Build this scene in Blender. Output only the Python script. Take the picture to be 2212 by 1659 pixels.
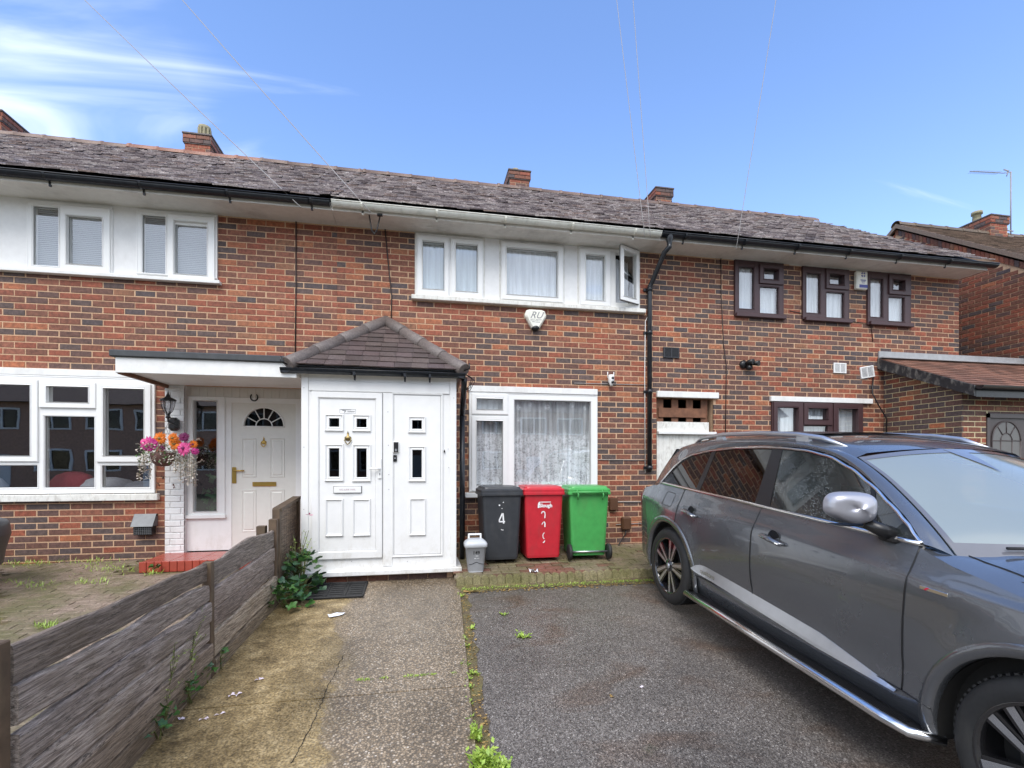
import bpy, math, random
from mathutils import Vector, Matrix
for o in list(bpy.data.objects): bpy.data.objects.remove(o, do_unlink=True)
S = bpy.context.scene
C = S.collection
R = math.radians
rnd = random.Random(7)

# ------------------------------------------------------------------ camera
PSI = R(10.8); F = 1060.0; CX = 1106.0; YH = 1000.0; D = 6.64; CZ = 1.15
cam_d = bpy.data.cameras.new('camera'); cam = bpy.data.objects.new('camera', cam_d); C.objects.link(cam)
cam.location = (0, -D, CZ); cam.rotation_euler = (R(90), 0, -PSI)
cam_d.sensor_width = 36; cam_d.lens = F/2212*36; cam_d.shift_y = (YH-829.5)/2212
cam_d.clip_start = 0.05; cam_d.clip_end = 3000
S.camera = cam

# ------------------------------------------------------------------ sky, sun, exposure
SUN_EL, SUN_AZ = 52.0, 200.0      # azimuth measured from +Y clockwise: sun behind the camera, a little to the right
w = bpy.data.worlds.new('World'); S.world = w; w.use_nodes = True
nt = w.node_tree; nt.nodes.clear()
def N(t, **k):
    n = nt.nodes.new(t)
    for a, b in k.items(): setattr(n, a, b)
    return n
out = N('ShaderNodeOutputWorld'); bg = N('ShaderNodeBackground'); nt.links.new(bg.outputs[0], out.inputs[0])
sky = N('ShaderNodeTexSky', sky_type='NISHITA'); sky.sun_disc = False
sky.sun_elevation = R(SUN_EL); sky.sun_rotation = R(SUN_AZ); sky.air_density = 1.0; sky.dust_density = 0.6; sky.ozone_density = 2.0
tint = N('ShaderNodeMix', data_type='RGBA', blend_type='MULTIPLY'); tint.inputs[0].default_value = 1
tint.inputs[7].default_value = (0.90, 1.0, 1.18, 1)
nt.links.new(sky.outputs[0], tint.inputs[6])
tc = N('ShaderNodeTexCoord'); sep = N('ShaderNodeSeparateXYZ'); nt.links.new(tc.outputs['Generated'], sep.inputs[0])
def M(op, a, b=None, c=None, cl=False):
    n = N('ShaderNodeMath', operation=op); n.use_clamp = cl
    for i, v in enumerate((a, b, c)):
        if v is None: continue
        if isinstance(v, (int, float)): n.inputs[i].default_value = v
        else: nt.links.new(v, n.inputs[i])
    return n.outputs[0]
# clouds live on a plane high above: direction divided by its height
zc = M('MAXIMUM', sep.outputs[2], 0.04)
u_ = M('DIVIDE', sep.outputs[0], M('ADD', zc, 0.25)); v_ = M('DIVIDE', sep.outputs[1], M('ADD', zc, 0.25))
cmb = N('ShaderNodeCombineXYZ'); nt.links.new(u_, cmb.inputs[0]); nt.links.new(v_, cmb.inputs[1])
mp = N('ShaderNodeMapping'); mp.inputs['Rotation'].default_value = (0, 0, R(-46)); mp.inputs['Scale'].default_value = (1.0, 4.6, 1)
mp.inputs['Location'].default_value = (5.3, 3.1, 0)
nt.links.new(cmb.outputs[0], mp.inputs[0])
nz = N('ShaderNodeTexNoise'); nz.inputs['Scale'].default_value = 1.3; nz.inputs['Detail'].default_value = 6; nz.inputs['Roughness'].default_value = .5; nz.inputs['Distortion'].default_value = .9
nt.links.new(mp.outputs[0], nz.inputs['Vector'])
# cover: thin streaks to the left of the house, clear to the right, broad cloud over the street behind
left = M('MINIMUM', M('MULTIPLY_ADD', u_, -1.9, -0.16), 0.60)
back = M('MULTIPLY', M('SUBTRACT', 0.22, sep.outputs[1]), 1.8, cl=True)
cover = M('ADD', M('MAXIMUM', left, 0.0), M('MULTIPLY', back, 1.25))
cl = M('MULTIPLY_ADD', nz.outputs[0], 1.0, M('MULTIPLY', cover, 0.42))
clr = N('ShaderNodeMapRange'); clr.inputs[1].default_value = 0.665; clr.inputs[2].default_value = 1.04; clr.interpolation_type = 'SMOOTHSTEP'
nt.links.new(cl, clr.inputs[0])
mx = N('ShaderNodeMix', data_type='RGBA'); nt.links.new(M('MULTIPLY', clr.outputs[0], 0.8), mx.inputs[0])
hz = M('POWER', M('SUBTRACT', 1.0, M('MAXIMUM', sep.outputs[2], 0.0)), 4.0)
hc = N('ShaderNodeMix', data_type='RGBA', blend_type='ADD'); nt.links.new(hz, hc.inputs[0]); nt.links.new(tint.outputs[2], hc.inputs[6]); hc.inputs[7].default_value = (1.1, .75, 0, 1)
nt.links.new(hc.outputs[2], mx.inputs[6]); mx.inputs[7].default_value = (5.3, 5.6, 6.0, 1)
nt.links.new(mx.outputs[2], bg.inputs[0]); bg.inputs[1].default_value = 0.138
sd = bpy.data.lights.new('sun', 'SUN'); sd.energy = 1.25; sd.angle = R(35); sd.color = (1, .955, .9)
sun = bpy.data.objects.new('sun', sd); C.objects.link(sun)
a_, e_ = R(SUN_AZ), R(SUN_EL)
sdir = Vector((math.sin(a_)*math.cos(e_), math.cos(a_)*math.cos(e_), math.sin(e_)))
sun.rotation_euler = sdir.to_track_quat('Z', 'Y').to_euler(); sun.location = (0, -8, 12)
S.view_settings.view_transform = 'Standard'; S.view_settings.look = 'None'; S.view_settings.gamma = 1
S.view_settings.use_curve_mapping = False; S.view_settings.exposure = 1.14
S.render.engine = 'CYCLES'

# ------------------------------------------------------------------ measuring: a point of the photograph onto a known plane of the place
_c, _s = math.cos(PSI), math.sin(PSI)
def wall(px, py, dist=D):
    a = (px-CX)/F; Z = dist/(_c-a*_s)
    return (a*Z*_c+Z*_s, CZ-(py-YH)/F*Z)
def wx(px, dist=D): return wall(px, 0, dist)[0]
def rect(x0, yt, yb, x1, dist=D):          # left edge at x0 from yt to yb, right edge at x1 -> (s0, s1, z0, z1)
    return (wx(x0, dist), wx(x1, dist), wall(x0, yb, dist)[1], wall(x0, yt, dist)[1])
def side(px, py, X):                        # plane X = const -> (Y, z)
    a = (px-CX)/F; Z = X/(a*_c+_s)
    return (Z*(_c-a*_s)-D, CZ-(py-YH)/F*Z)
G0, GM = -.634, .075
def gz(Y): return G0 + GM*max(Y+D, 0)      # the drives fall from the house to the street
def gnd(px, py, g0=G0):
    a = (px-CX)/F; b = (py-YH)/F; Z = (CZ-g0)/(b+GM*(_c-a*_s))
    return (a*Z*_c+Z*_s, Z*(_c-a*_s)-D)

# ------------------------------------------------------------------ mesh builder
class MB:
    def __init__(s): s.v = []; s.f = []; s.c = []; s.cur = None; s.sm = []
    def face(s, idx, smooth=False): s.f.append(tuple(idx)); s.c.append(s.cur); s.sm.append(smooth)
    def pts(s, P): n = len(s.v); s.v += [tuple(p) for p in P]; return list(range(n, n+len(P)))
    def quad(s, a, b, c, d, smooth=False): s.face(s.pts([a, b, c, d]), smooth)
    def poly(s, P): s.face(s.pts(P))
    def box(s, x0, x1, y0, y1, z0, z1, b=0.0):
        if b <= 0:
            i = s.pts([(x0,y0,z0),(x1,y0,z0),(x1,y1,z0),(x0,y1,z0),(x0,y0,z1),(x1,y0,z1),(x1,y1,z1),(x0,y1,z1)])
            for q in ((0,3,2,1),(4,5,6,7),(0,1,5,4),(1,2,6,5),(2,3,7,6),(3,0,4,7)): s.face([i[k] for k in q])
        else:
            b = min(b, abs(x1-x0)*.45, abs(y1-y0)*.45, abs(z1-z0)*.45)
            X, Y, Z = (x0, x1), (y0, y1), (z0, z1); V = {}
            for i in (0,1):
                for j in (0,1):
                    for k in (0,1):
                        dx, dy, dz = (b,-b)[i], (b,-b)[j], (b,-b)[k]
                        V[i,j,k] = s.pts([(X[i],Y[j]+dy,Z[k]+dz),(X[i]+dx,Y[j],Z[k]+dz),(X[i]+dx,Y[j]+dy,Z[k])])
            def fc(L, flip): s.face(L[::-1] if flip else L)
            for i in (0,1): fc([V[i,0,0][0],V[i,0,1][0],V[i,1,1][0],V[i,1,0][0]], i==1)
            for j in (0,1): fc([V[0,j,0][1],V[1,j,0][1],V[1,j,1][1],V[0,j,1][1]], j==1)
            for k in (0,1): fc([V[0,0,k][2],V[0,1,k][2],V[1,1,k][2],V[1,0,k][2]], k==1)
            for j in (0,1):
                for k in (0,1): fc([V[0,j,k][1],V[0,j,k][2],V[1,j,k][2],V[1,j,k][1]], (j+k)%2==0)
            for i in (0,1):
                for k in (0,1): fc([V[i,0,k][0],V[i,0,k][2],V[i,1,k][2],V[i,1,k][0]], (i+k)%2==1)
            for i in (0,1):
                for j in (0,1): fc([V[i,j,0][0],V[i,j,0][1],V[i,j,1][1],V[i,j,1][0]], (i+j)%2==0)
            for i in (0,1):
                for j in (0,1):
                    for k in (0,1): fc([V[i,j,k][0],V[i,j,k][1],V[i,j,k][2]], (i+j+k)%2==0)
        return s
    def tube(s, P, r, n=8, cap=True, smooth=True):
        P = [Vector(p) for p in P]; rr = r if isinstance(r, (list, tuple)) else [r]*len(P); rings = []
        up = None
        for k, p in enumerate(P):
            t = (P[min(k+1, len(P)-1)]-P[max(k-1, 0)]).normalized()
            if up is None: up = Vector((0,0,1)) if abs(t.z) < .9 else Vector((1,0,0))
            a = t.cross(up)
            if a.length < 1e-4: a = t.cross(Vector((0,1,0)))
            a.normalize(); b = a.cross(t).normalized(); up = b
            rings.append(s.pts([p + a*math.cos(2*math.pi*q/n)*rr[k] + b*math.sin(2*math.pi*q/n)*rr[k] for q in range(n)]))
        for k in range(len(P)-1):
            for q in range(n): s.face([rings[k][q], rings[k][(q+1)%n], rings[k+1][(q+1)%n], rings[k+1][q]], smooth)
        if cap: s.face(rings[0][::-1]); s.face(rings[-1])
        return s
    def lathe(s, prof, c=(0,0,0), n=20, axis='z', smooth=True, arc=None):
        rings = []; full = arc is None; m = n if full else n+1
        for r, h in prof:
            L = []
            for q in range(m):
                a = 2*math.pi*q/n if full else arc[0]+(arc[1]-arc[0])*q/n
                x, y = r*math.cos(a), r*math.sin(a)
                L.append({'z': (x,y,h), 'y': (x,h,y), 'x': (h,x,y)}[axis])
            rings.append(s.pts([(p[0]+c[0], p[1]+c[1], p[2]+c[2]) for p in L]))
        for k in range(len(prof)-1):
            for q in range(n if full else n): s.face([rings[k][q], rings[k][(q+1)%m], rings[k+1][(q+1)%m], rings[k+1][q]], smooth)
        return s
    def prism(s, P, a0, a1, axis='y'):      # 2D outline, extruded; outline in the two other axes
        f = {'y': lambda p, a: (p[0], a, p[1]), 'x': lambda p, a: (a, p[0], p[1]), 'z': lambda p, a: (p[0], p[1], a)}[axis]
        A = s.pts([f(p, a0) for p in P]); B = s.pts([f(p, a1) for p in P]); n = len(P)
        s.face(A); s.face(B[::-1])
        for k in range(n): s.face([A[k], B[k], B[(k+1)%n], A[(k+1)%n]])
        return s
    def ring(s, r, prof):                    # mitred frame: r = (x0,x1,z0,z1), prof = [(inset, y)]
        x0, x1, z0, z1 = r; rings = []
        for i, y in prof: rings.append(s.pts([(x0+i,y,z0+i),(x1-i,y,z0+i),(x1-i,y,z1-i),(x0+i,y,z1-i)]))
        for k in range(len(prof)-1):
            for q in range(4): s.face([rings[k][q], rings[k][(q+1)%4], rings[k+1][(q+1)%4], rings[k+1][q]])
        return s
    def grid(s, fn, nu, nv, smooth=True):
        I = [s.pts([fn(u/nu, v/nv) for v in range(nv+1)]) for u in range(nu+1)]
        for u in range(nu):
            for v in range(nv): s.face([I[u][v], I[u+1][v], I[u+1][v+1], I[u][v+1]], smooth)
        return s
def wpos(o):
    p = Vector(o.location); q = o.parent
    while q: p += Vector(q.location); q = q.parent
    return p
def mesh_of(name, mb, mat, off=(0,0,0)):
    me = bpy.data.meshes.new(name)
    ox, oy, oz = off
    me.from_pydata([(x-ox, y-oy, z-oz) for x, y, z in mb.v], [], mb.f)
    if any(mb.sm): me.polygons.foreach_set('use_smooth', mb.sm)
    if mat: 
        for m in (mat if isinstance(mat, (list, tuple)) else [mat]): me.materials.append(m)
    tinted = mat is not None and not isinstance(mat, (list, tuple)) and any(k in mat.name for k in ('tile', 'brick_face', 'board'))
    if tinted or any(c is not None for c in mb.c):
        at = me.color_attributes.new('tint', 'FLOAT_COLOR', 'CORNER'); L = []
        for f, c in zip(mb.f, mb.c):
            c = c or (1.0,1.0,1.0); L += [c[0], c[1], c[2], 1.0]*len(f)
        at.data.foreach_set('color', L)
    me.update(); return me
def obj(name, mb, mat, parent=None, local=False, loc=None):
    off = (0,0,0)
    if parent is not None and not local: off = wpos(parent)
    elif parent is None and loc is not None: off = loc
    me = mesh_of(name, mb, mat, off)
    o = bpy.data.objects.new(name, me); C.objects.link(o)
    if parent is not None: o.parent = parent
    elif loc is not None: o.location = loc
    return o
def inst(name, me, parent, loc):
    o = bpy.data.objects.new(name, me); C.objects.link(o); o.parent = parent
    o.location = Vector(loc)-wpos(parent) if parent is not None else loc
    return o
def thing(name, label, cat, loc=(0,0,0), group=None):
    o = bpy.data.objects.new(name, None); C.objects.link(o); o.location = loc; o.empty_display_size = .1
    o['label'] = label; o['category'] = cat
    if group: o['group'] = group
    return o
def tag(o, label, cat, group=None):
    o['label'] = label; o['category'] = cat
    if group: o['group'] = group
    return o
def struct(o): o['kind'] = 'structure'; return o
def stuff(o): o['kind'] = 'stuff'; return o
def text_mb(body, size, shear=0.0, bold=0.0):
    cu = bpy.data.curves.new('lettering', 'FONT'); cu.body = body; cu.size = size; cu.shear = shear; cu.offset = bold
    cu.align_x = 'CENTER'; cu.align_y = 'CENTER'; cu.extrude = .0006; cu.resolution_u = 3
    t = bpy.data.objects.new('t', cu); C.objects.link(t)
    dg = bpy.context.evaluated_depsgraph_get(); me = t.evaluated_get(dg).to_mesh()
    mb = MB(); V = [tuple(v.co) for v in me.vertices]; Fs = [tuple(p.vertices) for p in me.polygons]
    t.evaluated_get(dg).to_mesh_clear(); bpy.data.objects.remove(t); bpy.data.curves.remove(cu)
    return V, Fs
def put_text(mb, body, size, x, y, z, **k):           # lettering that faces -Y
    V, Fs = text_mb(body, size, **k); n = len(mb.v)
    mb.v += [(x+a, y-c, z+b) for a, b, c in V]
    for f in Fs: mb.face([n+i for i in f])
def strokes(mb, P, w, y, n=None):                      # a painted stroke: ribbon in the XZ plane
    for k in range(len(P)-1):
        a, b = Vector((P[k][0], 0, P[k][1])), Vector((P[k+1][0], 0, P[k+1][1])); t = (b-a).normalized(); q = Vector((-t.z, 0, t.x))*w/2
        a -= t*w*.2; b += t*w*.2
        mb.quad(*[(p.x, y, p.z) for p in (a-q, b-q, b+q, a+q)])

# ------------------------------------------------------------------ materials
def mat(name):
    m = bpy.data.materials.new(name); m.use_nodes = True; t = m.node_tree
    return m, t, t.nodes['Principled BSDF']
def lk(t, a, b): t.links.new(a, b)
def coords(t, scale=(1,1,1), obj_space=False, rot=(0,0,0)):
    n = t.nodes
    if obj_space: src = n.new('ShaderNodeTexCoord').outputs['Object']
    else: src = n.new('ShaderNodeNewGeometry').outputs['Position']
    mp = n.new('ShaderNodeMapping'); mp.inputs['Scale'].default_value = scale; mp.inputs['Rotation'].default_value = rot; lk(t, src, mp.inputs[0]); return mp.outputs[0]
def noise(t, vec, sc, det=4, ro=.55, dist=0):
    x = t.nodes.new('ShaderNodeTexNoise'); x.inputs['Scale'].default_value = sc; x.inputs['Detail'].default_value = det
    x.inputs['Roughness'].default_value = ro; x.inputs['Distortion'].default_value = dist; lk(t, vec, x.inputs['Vector']); return x.outputs[0]
def ramp(t, f, stops, interp='LINEAR'):
    x = t.nodes.new('ShaderNodeValToRGB'); x.color_ramp.interpolation = interp; e = x.color_ramp.elements
    while len(e) < len(stops): e.new(.5)
    for k, (p, c) in enumerate(stops):
        e[k].position = p; e[k].color = (c[0], c[1], c[2], 1) if isinstance(c, (tuple, list)) else (c, c, c, 1)
    lk(t, f, x.inputs[0]); return x.outputs[0]
def mixc(t, f, a, b, bt='MIX'):
    x = t.nodes.new('ShaderNodeMix'); x.data_type = 'RGBA'; x.blend_type = bt
    for i, v in ((0, f), (6, a), (7, b)):
        if isinstance(v, (int, float)): x.inputs[i].default_value = v
        elif isinstance(v, (tuple, list)): x.inputs[i].default_value = (v[0], v[1], v[2], 1)
        else: lk(t, v, x.inputs[i])
    return x.outputs[2]
def bump(t, b, h, strength=.3, dist=.01):
    x = t.nodes.new('ShaderNodeBump'); x.inputs['Strength'].default_value = strength; x.inputs['Distance'].default_value = dist
    lk(t, h, x.inputs['Height']); lk(t, x.outputs[0], b.inputs['Normal']); return x
def simple(name, col, rough=.5, metal=0, var=.12, sc=14, bp=0, dirt=None, dsc=3, spec=None, coat=0, grime=None):
    m, t, b = mat(name); v = coords(t)
    n1 = noise(t, v, sc, 5)
    c = mixc(t, 1, (col[0], col[1], col[2]), ramp(t, n1, [(.25, 1-var), (.75, 1+var)]), 'MULTIPLY')
    if dirt:
        f = ramp(t, noise(t, coords(t, (1,1,.45)), dsc, 6, .65), [(.5, 0.0), (.78, .6)])
        c = mixc(t, f, c, dirt)
    if grime:                                  # splashed dirt low down
        sx = t.nodes.new('ShaderNodeSeparateXYZ'); lk(t, v, sx.inputs[0]); h = t.nodes.new('ShaderNodeMapRange'); h.inputs[1].default_value = .42; h.inputs[2].default_value = -.08; lk(t, sx.outputs[2], h.inputs[0])
        gn = noise(t, coords(t, (1,1,.6)), 9, 7, .75); gm_ = t.nodes.new('ShaderNodeMath'); gm_.operation = 'MULTIPLY'; lk(t, h.outputs[0], gm_.inputs[0]); lk(t, ramp(t, gn, [(.48, 0.0), (.74, .8)]), gm_.inputs[1])
        c = mixc(t, gm_.outputs[0], c, grime)
    lk(t, c, b.inputs['Base Color'])
    b.inputs['Roughness'].default_value = rough; b.inputs['Metallic'].default_value = metal
    if coat: b.inputs['Coat Weight'].default_value = coat; b.inputs['Coat Roughness'].default_value = .04
    if bp: bump(t, b, n1, bp, .004)
    return m
MT = {}
MT['upvc'] = simple('white_upvc', (.82,.82,.805), .30, var=.02, dirt=(.76,.755,.73), dsc=5, grime=(.50,.47,.39))
MT['cream_upvc'] = simple('cream_door_paint', (.74,.73,.68), .35, var=.03)
MT['white_paint'] = simple('white_masonry_paint', (.78,.78,.76), .55, var=.05, dirt=(.55,.53,.48), dsc=4, bp=.1)
MT['panel_white'] = simple('rendered_white_panel', (.80,.80,.79), .6, var=.04, dirt=(.62,.61,.59), dsc=3)
MT['old_white'] = simple('flaking_white_paint', (.74,.73,.68), .6, var=.1, dirt=(.30,.26,.2), dsc=22)
MT['soffit'] = simple('painted_soffit_board', (.73,.71,.67), .55, var=.06, dirt=(.36,.33,.3), dsc=3)
MT['ribbed'] = simple('cream_ribbed_board', (.62,.60,.56), .5, var=.04)
MT['black_gutter'] = simple('black_plastic_gutter', (.012,.014,.018), .28, var=.3, dirt=(.05,.05,.05), dsc=20)
MT['white_gutter'] = simple('aged_white_gutter', (.80,.79,.70), .4, var=.06, dirt=(.42,.4,.3), dsc=9)
MT['felt'] = simple('slate_grey_roof_edge', (.05,.055,.06), .6, var=.2, dirt=(.09,.09,.09))
MT['brown_upvc'] = simple('dark_brown_upvc', (.062,.030,.032), .42, var=.1)
MT['brown_door'] = simple('dark_brown_door', (.075,.058,.056), .4, var=.1)
MT['black'] = simple('black_plastic', (.012,.012,.013), .35, var=.2)
MT['rubber'] = simple('black_rubber', (.018,.018,.018), .65, var=.25, sc=40, dirt=(.05,.048,.042), dsc=9)
MT['gold'] = simple('polished_brass', (.62,.42,.12), .28, metal=1, var=.06)
MT['aged_brass'] = simple('aged_brass', (.24,.18,.08), .4, metal=1, var=.3)
MT['chrome'] = simple('satin_chrome', (.82,.82,.82), .16, metal=1, var=.04)
MT['silver'] = simple('silver_trim', (.55,.56,.58), .3, metal=.85, var=.06)
MT['dark_void'] = simple('dark_interior', (.012,.011,.010), .9, var=.2)
MT['white_plastic'] = simple('white_plastic', (.82,.82,.80), .35, var=.03)
MT['cream_plastic'] = simple('cream_alarm_plastic', (.80,.79,.70), .35, var=.04, dirt=(.5,.48,.36), dsc=30)
MT['grey_ink'] = simple('grey_print', (.22,.22,.23), .6)
MT['black_ink'] = simple('black_print', (.02,.02,.02), .6)
MT['blue_ink'] = simple('blue_print', (.07,.08,.30), .5)
MT['pink_ink'] = simple('faded_pink_print', (.42,.28,.32), .6)
MT['red_badge'] = simple('red_enamel', (.55,.02,.05), .3)
MT['white_mark'] = simple('white_paint_mark', (.85,.85,.85), .6, var=.08)
MT['bin_black'] = simple('charcoal_bin_plastic', (.035,.038,.043), .42, var=.12, dirt=(.07,.07,.07), dsc=7)
MT['bin_red'] = simple('red_bin_plastic', (.52,.022,.035), .38, var=.10, dirt=(.34,.05,.05), dsc=7)
MT['bin_green'] = simple('green_bin_plastic', (.065,.35,.085), .38, var=.10, dirt=(.10,.26,.08), dsc=7)
MT['bin_grey'] = simple('grey_caddy_plastic', (.34,.35,.37), .42, var=.06, dirt=(.25,.25,.25), dsc=12)
MT['grey_light'] = simple('pale_grey_lid_plastic', (.52,.54,.56), .35, var=.05)
MT['redpaint'] = simple('red_painted_step', (.36,.065,.042), .25, var=.12, dirt=(.25,.05,.03), dsc=6)
MT['brownbox'] = simple('brown_meter_box', (.10,.045,.022), .5, var=.1)
MT['galv'] = simple('lead_flashing', (.36,.37,.38), .5, var=.12, dirt=(.2,.2,.2))
MT['stone_cap'] = simple('weathered_pot', (.30,.27,.17), .8, var=.25, sc=30)
MT['wire'] = simple('grey_wire', (.30,.28,.27), .6)
MT['wire_dark'] = simple('dark_wire', (.04,.025,.022), .6)
MT['flash'] = simple('mortar_fillet', (.50,.42,.28), .85, var=.15)
MT['vent_metal'] = simple('dull_lead_cowl', (.16,.165,.17), .5, var=.15, metal=.3)
MT['paper'] = simple('crumpled_white_paper', (.85,.87,.92), .7, var=.04)
MT['petal_white'] = simple('pale_petal', (.80,.70,.76), .6, var=.1)
MT['terracotta'] = simple('brown_basket', (.12,.055,.045), .7, var=.3, sc=60)
MT['cushion'] = simple('grey_cushion', (.30,.31,.34), .9, var=.1)
MT['redcloth'] = simple('dark_red_cloth', (.22,.02,.03), .9, var=.1)
MT['lens'] = simple('clear_lantern_glass', (.55,.55,.57), .1, var=.02)
MT['green_int'] = simple('indoor_plant_leaf', (.03,.12,.03), .5, var=.4, sc=9)

# brick faces take the colour of their own firing from the mesh; grain and wear from noise
def brick_mat(name, use_tint=True, wet=.0):
    m, t, b = mat(name); v = coords(t)
    a = t.nodes.new('ShaderNodeAttribute'); a.attribute_name = 'tint'
    n1 = noise(t, v, 26, 6, .65); n2 = noise(t, v, 150, 3, .6); n3 = noise(t, v, 1.1, 4, .6)
    c = mixc(t, 1, a.outputs[0], ramp(t, n1, [(.28, .52), (.55, 1.05), (.8, 1.6)]), 'MULTIPLY')
    c = mixc(t, 1, c, ramp(t, n2, [(.3, .8), (.7, 1.18)]), 'MULTIPLY')
    c = mixc(t, ramp(t, noise(t, v, 9, 6, .7), [(.60, 0.0), (.74, .28)]), c, (.42, .24, .15))
    c = mixc(t, 1, c, ramp(t, n3, [(.3, .86), (.7, 1.10)]), 'MULTIPLY')
    lk(t, c, b.inputs['Base Color']); b.inputs['Roughness'].default_value = .72
    bump(t, b, n2, .35, .003); return m
MT['brick'] = brick_mat('brick_face')
def mortar(name, c0, c1):
    m, t, b = mat(name); v = coords(t)
    c = ramp(t, noise(t, v, 3.2, 6, .7), [(.3, c0), (.7, c1)])
    c = mixc(t, 1, c, ramp(t, noise(t, v, 90, 3), [(.3, .72), (.7, 1.2)]), 'MULTIPLY')
    lk(t, c, b.inputs['Base Color']); b.inputs['Roughness'].default_value = .9; return m
MT['mortar'] = mortar('pointing_mortar', (.48,.30,.185), (.66,.44,.28))
MT['mortar_pale'] = mortar('pale_yellow_mortar', (.62,.52,.30), (.74,.64,.40))
MT['whitebrick'] = simple('white_painted_brick', (.77,.77,.76), .5, var=.05, dirt=(.5,.5,.48), dsc=9, bp=.15)

def tile_mat(name, base, lich, wet=.3):
    m, t, b = mat(name); v = coords(t)
    a = t.nodes.new('ShaderNodeAttribute'); a.attribute_name = 'tint'
    n1 = noise(t, v, 17, 7, .72)
    c = mixc(t, ramp(t, n1, [(.50, 0.0), (.66, .35)]), base, lich)
    c = mixc(t, 1, c, a.outputs[0], 'MULTIPLY')
    c = mixc(t, 1, c, ramp(t, noise(t, v, 70, 4, .7), [(.3, .55), (.7, 1.4)]), 'MULTIPLY')
    lk(t, c, b.inputs['Base Color']); 
    lk(t, ramp(t, noise(t, v, 11, 4), [(.35, wet), (.7, .6)]), b.inputs['Roughness'])
    bump(t, b, n1, .5, .006); return m
MT['tile'] = tile_mat('wet_plain_tile', (.105,.090,.085), (.34,.32,.31))
MT['tile_brown'] = tile_mat('brown_plain_tile', (.19,.095,.065), (.20,.15,.12), .5)
MT['tile_slate'] = tile_mat('grey_concrete_tile', (.095,.073,.067), (.14,.115,.11), .4)
MT['tile_grey'] = tile_mat('mossy_grey_tile', (.20,.14,.105), (.24,.22,.15), .6)
MT['ridge'] = tile_mat('ridge_tile', (.20,.13,.10), (.30,.24,.19), .5)
MT['ridge_grey'] = tile_mat('porch_ridge_tile', (.14,.115,.105), (.22,.19,.17), .5)

def asphalt():
    m, t, b = mat('wet_asphalt'); v = coords(t)
    vo = t.nodes.new('ShaderNodeTexVoronoi'); vo.inputs['Scale'].default_value = 130; lk(t, v, vo.inputs['Vector'])
    g = ramp(t, vo.outputs['Color'], [(.1, (.055,.047,.040)), (.5, (.135,.118,.103)), (.82, (.24,.215,.19)), (.98, (.50,.46,.41))])
    big = ramp(t, noise(t, v, 1.1, 5, .6), [(.3, .72), (.7, 1.25)])
    c = mixc(t, 1, g, big, 'MULTIPLY')
    stain = ramp(t, noise(t, coords(t, (1,1.6,1), rot=(0,0,.5)), 1.25, 4, .55, .8), [(.56, 0.0), (.72, .6)])
    c = mixc(t, stain, c, mixc(t, 1, c, (.72,.50,.36), 'MULTIPLY'))
    moss = ramp(t, noise(t, v, 2.1, 5, .6), [(.68, 0.0), (.76, .5)])
    c = mixc(t, moss, c, (.06,.07,.03))
    lk(t, c, b.inputs['Base Color'])
    lk(t, ramp(t, noise(t, v, .8, 4), [(.35, .24), (.7, .5)]), b.inputs['Roughness'])
    bump(t, b, vo.outputs['Distance'], .75, .006); return m
MT['asphalt'] = asphalt()
def aggregate():
    m, t, b = mat('exposed_aggregate_concrete'); v = coords(t)
    vo = t.nodes.new('ShaderNodeTexVoronoi'); vo.inputs['Scale'].default_value = 72; lk(t, v, vo.inputs['Vector'])
    peb = ramp(t, vo.outputs['Color'], [(.1, (.13,.095,.06)), (.45, (.32,.235,.15)), (.75, (.48,.37,.25)), (.97, (.70,.61,.50))])
    c = mixc(t, ramp(t, vo.outputs['Distance'], [(.25, 0.0), (.6, .8)]), peb, (.10,.082,.06))
    # algae: the walked strip by the fence is ochre and its border runs irregularly down the path
    sx = t.nodes.new('ShaderNodeSeparateXYZ'); lk(t, v, sx.inputs[0])
    e = t.nodes.new('ShaderNodeMath'); e.operation = 'MULTIPLY_ADD'; e.inputs[1].default_value = .10; e.inputs[2].default_value = .82; lk(t, sx.outputs[1], e.inputs[0])
    a = t.nodes.new('ShaderNodeMath'); a.operation = 'ADD'; lk(t, sx.outputs[0], a.inputs[0]); lk(t, e.outputs[0], a.inputs[1])
    nn = t.nodes.new('ShaderNodeMath'); nn.operation = 'MULTIPLY_ADD'; nn.inputs[1].default_value = .55; lk(t, noise(t, v, 2.6, 6, .65), nn.inputs[0]); lk(t, a.outputs[0], nn.inputs[2])
    f = ramp(t, nn.outputs[0], [(.205, 1.0), (.235, .35), (.33, 0.0)])
    och = mixc(t, 1, ramp(t, noise(t, v, 7, 6, .7), [(.3, (.11,.075,.033)), (.52, (.29,.21,.10)), (.75, (.52,.40,.22))]), ramp(t, noise(t, v, 75, 3), [(.35, .45), (.65, 1.35)]), 'MULTIPLY')
    c = mixc(t, f, c, och)
    damp = ramp(t, noise(t, v, 1.7, 4), [(.35, .72), (.6, 1.12)])
    c = mixc(t, 1, c, damp, 'MULTIPLY')
    lk(t, c, b.inputs['Base Color'])
    lk(t, ramp(t, noise(t, v, 1.3, 4), [(.35, .22), (.65, .5)]), b.inputs['Roughness'])
    bump(t, b, vo.outputs['Distance'], .6, .006); return m
MT['aggregate'] = aggregate()
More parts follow.
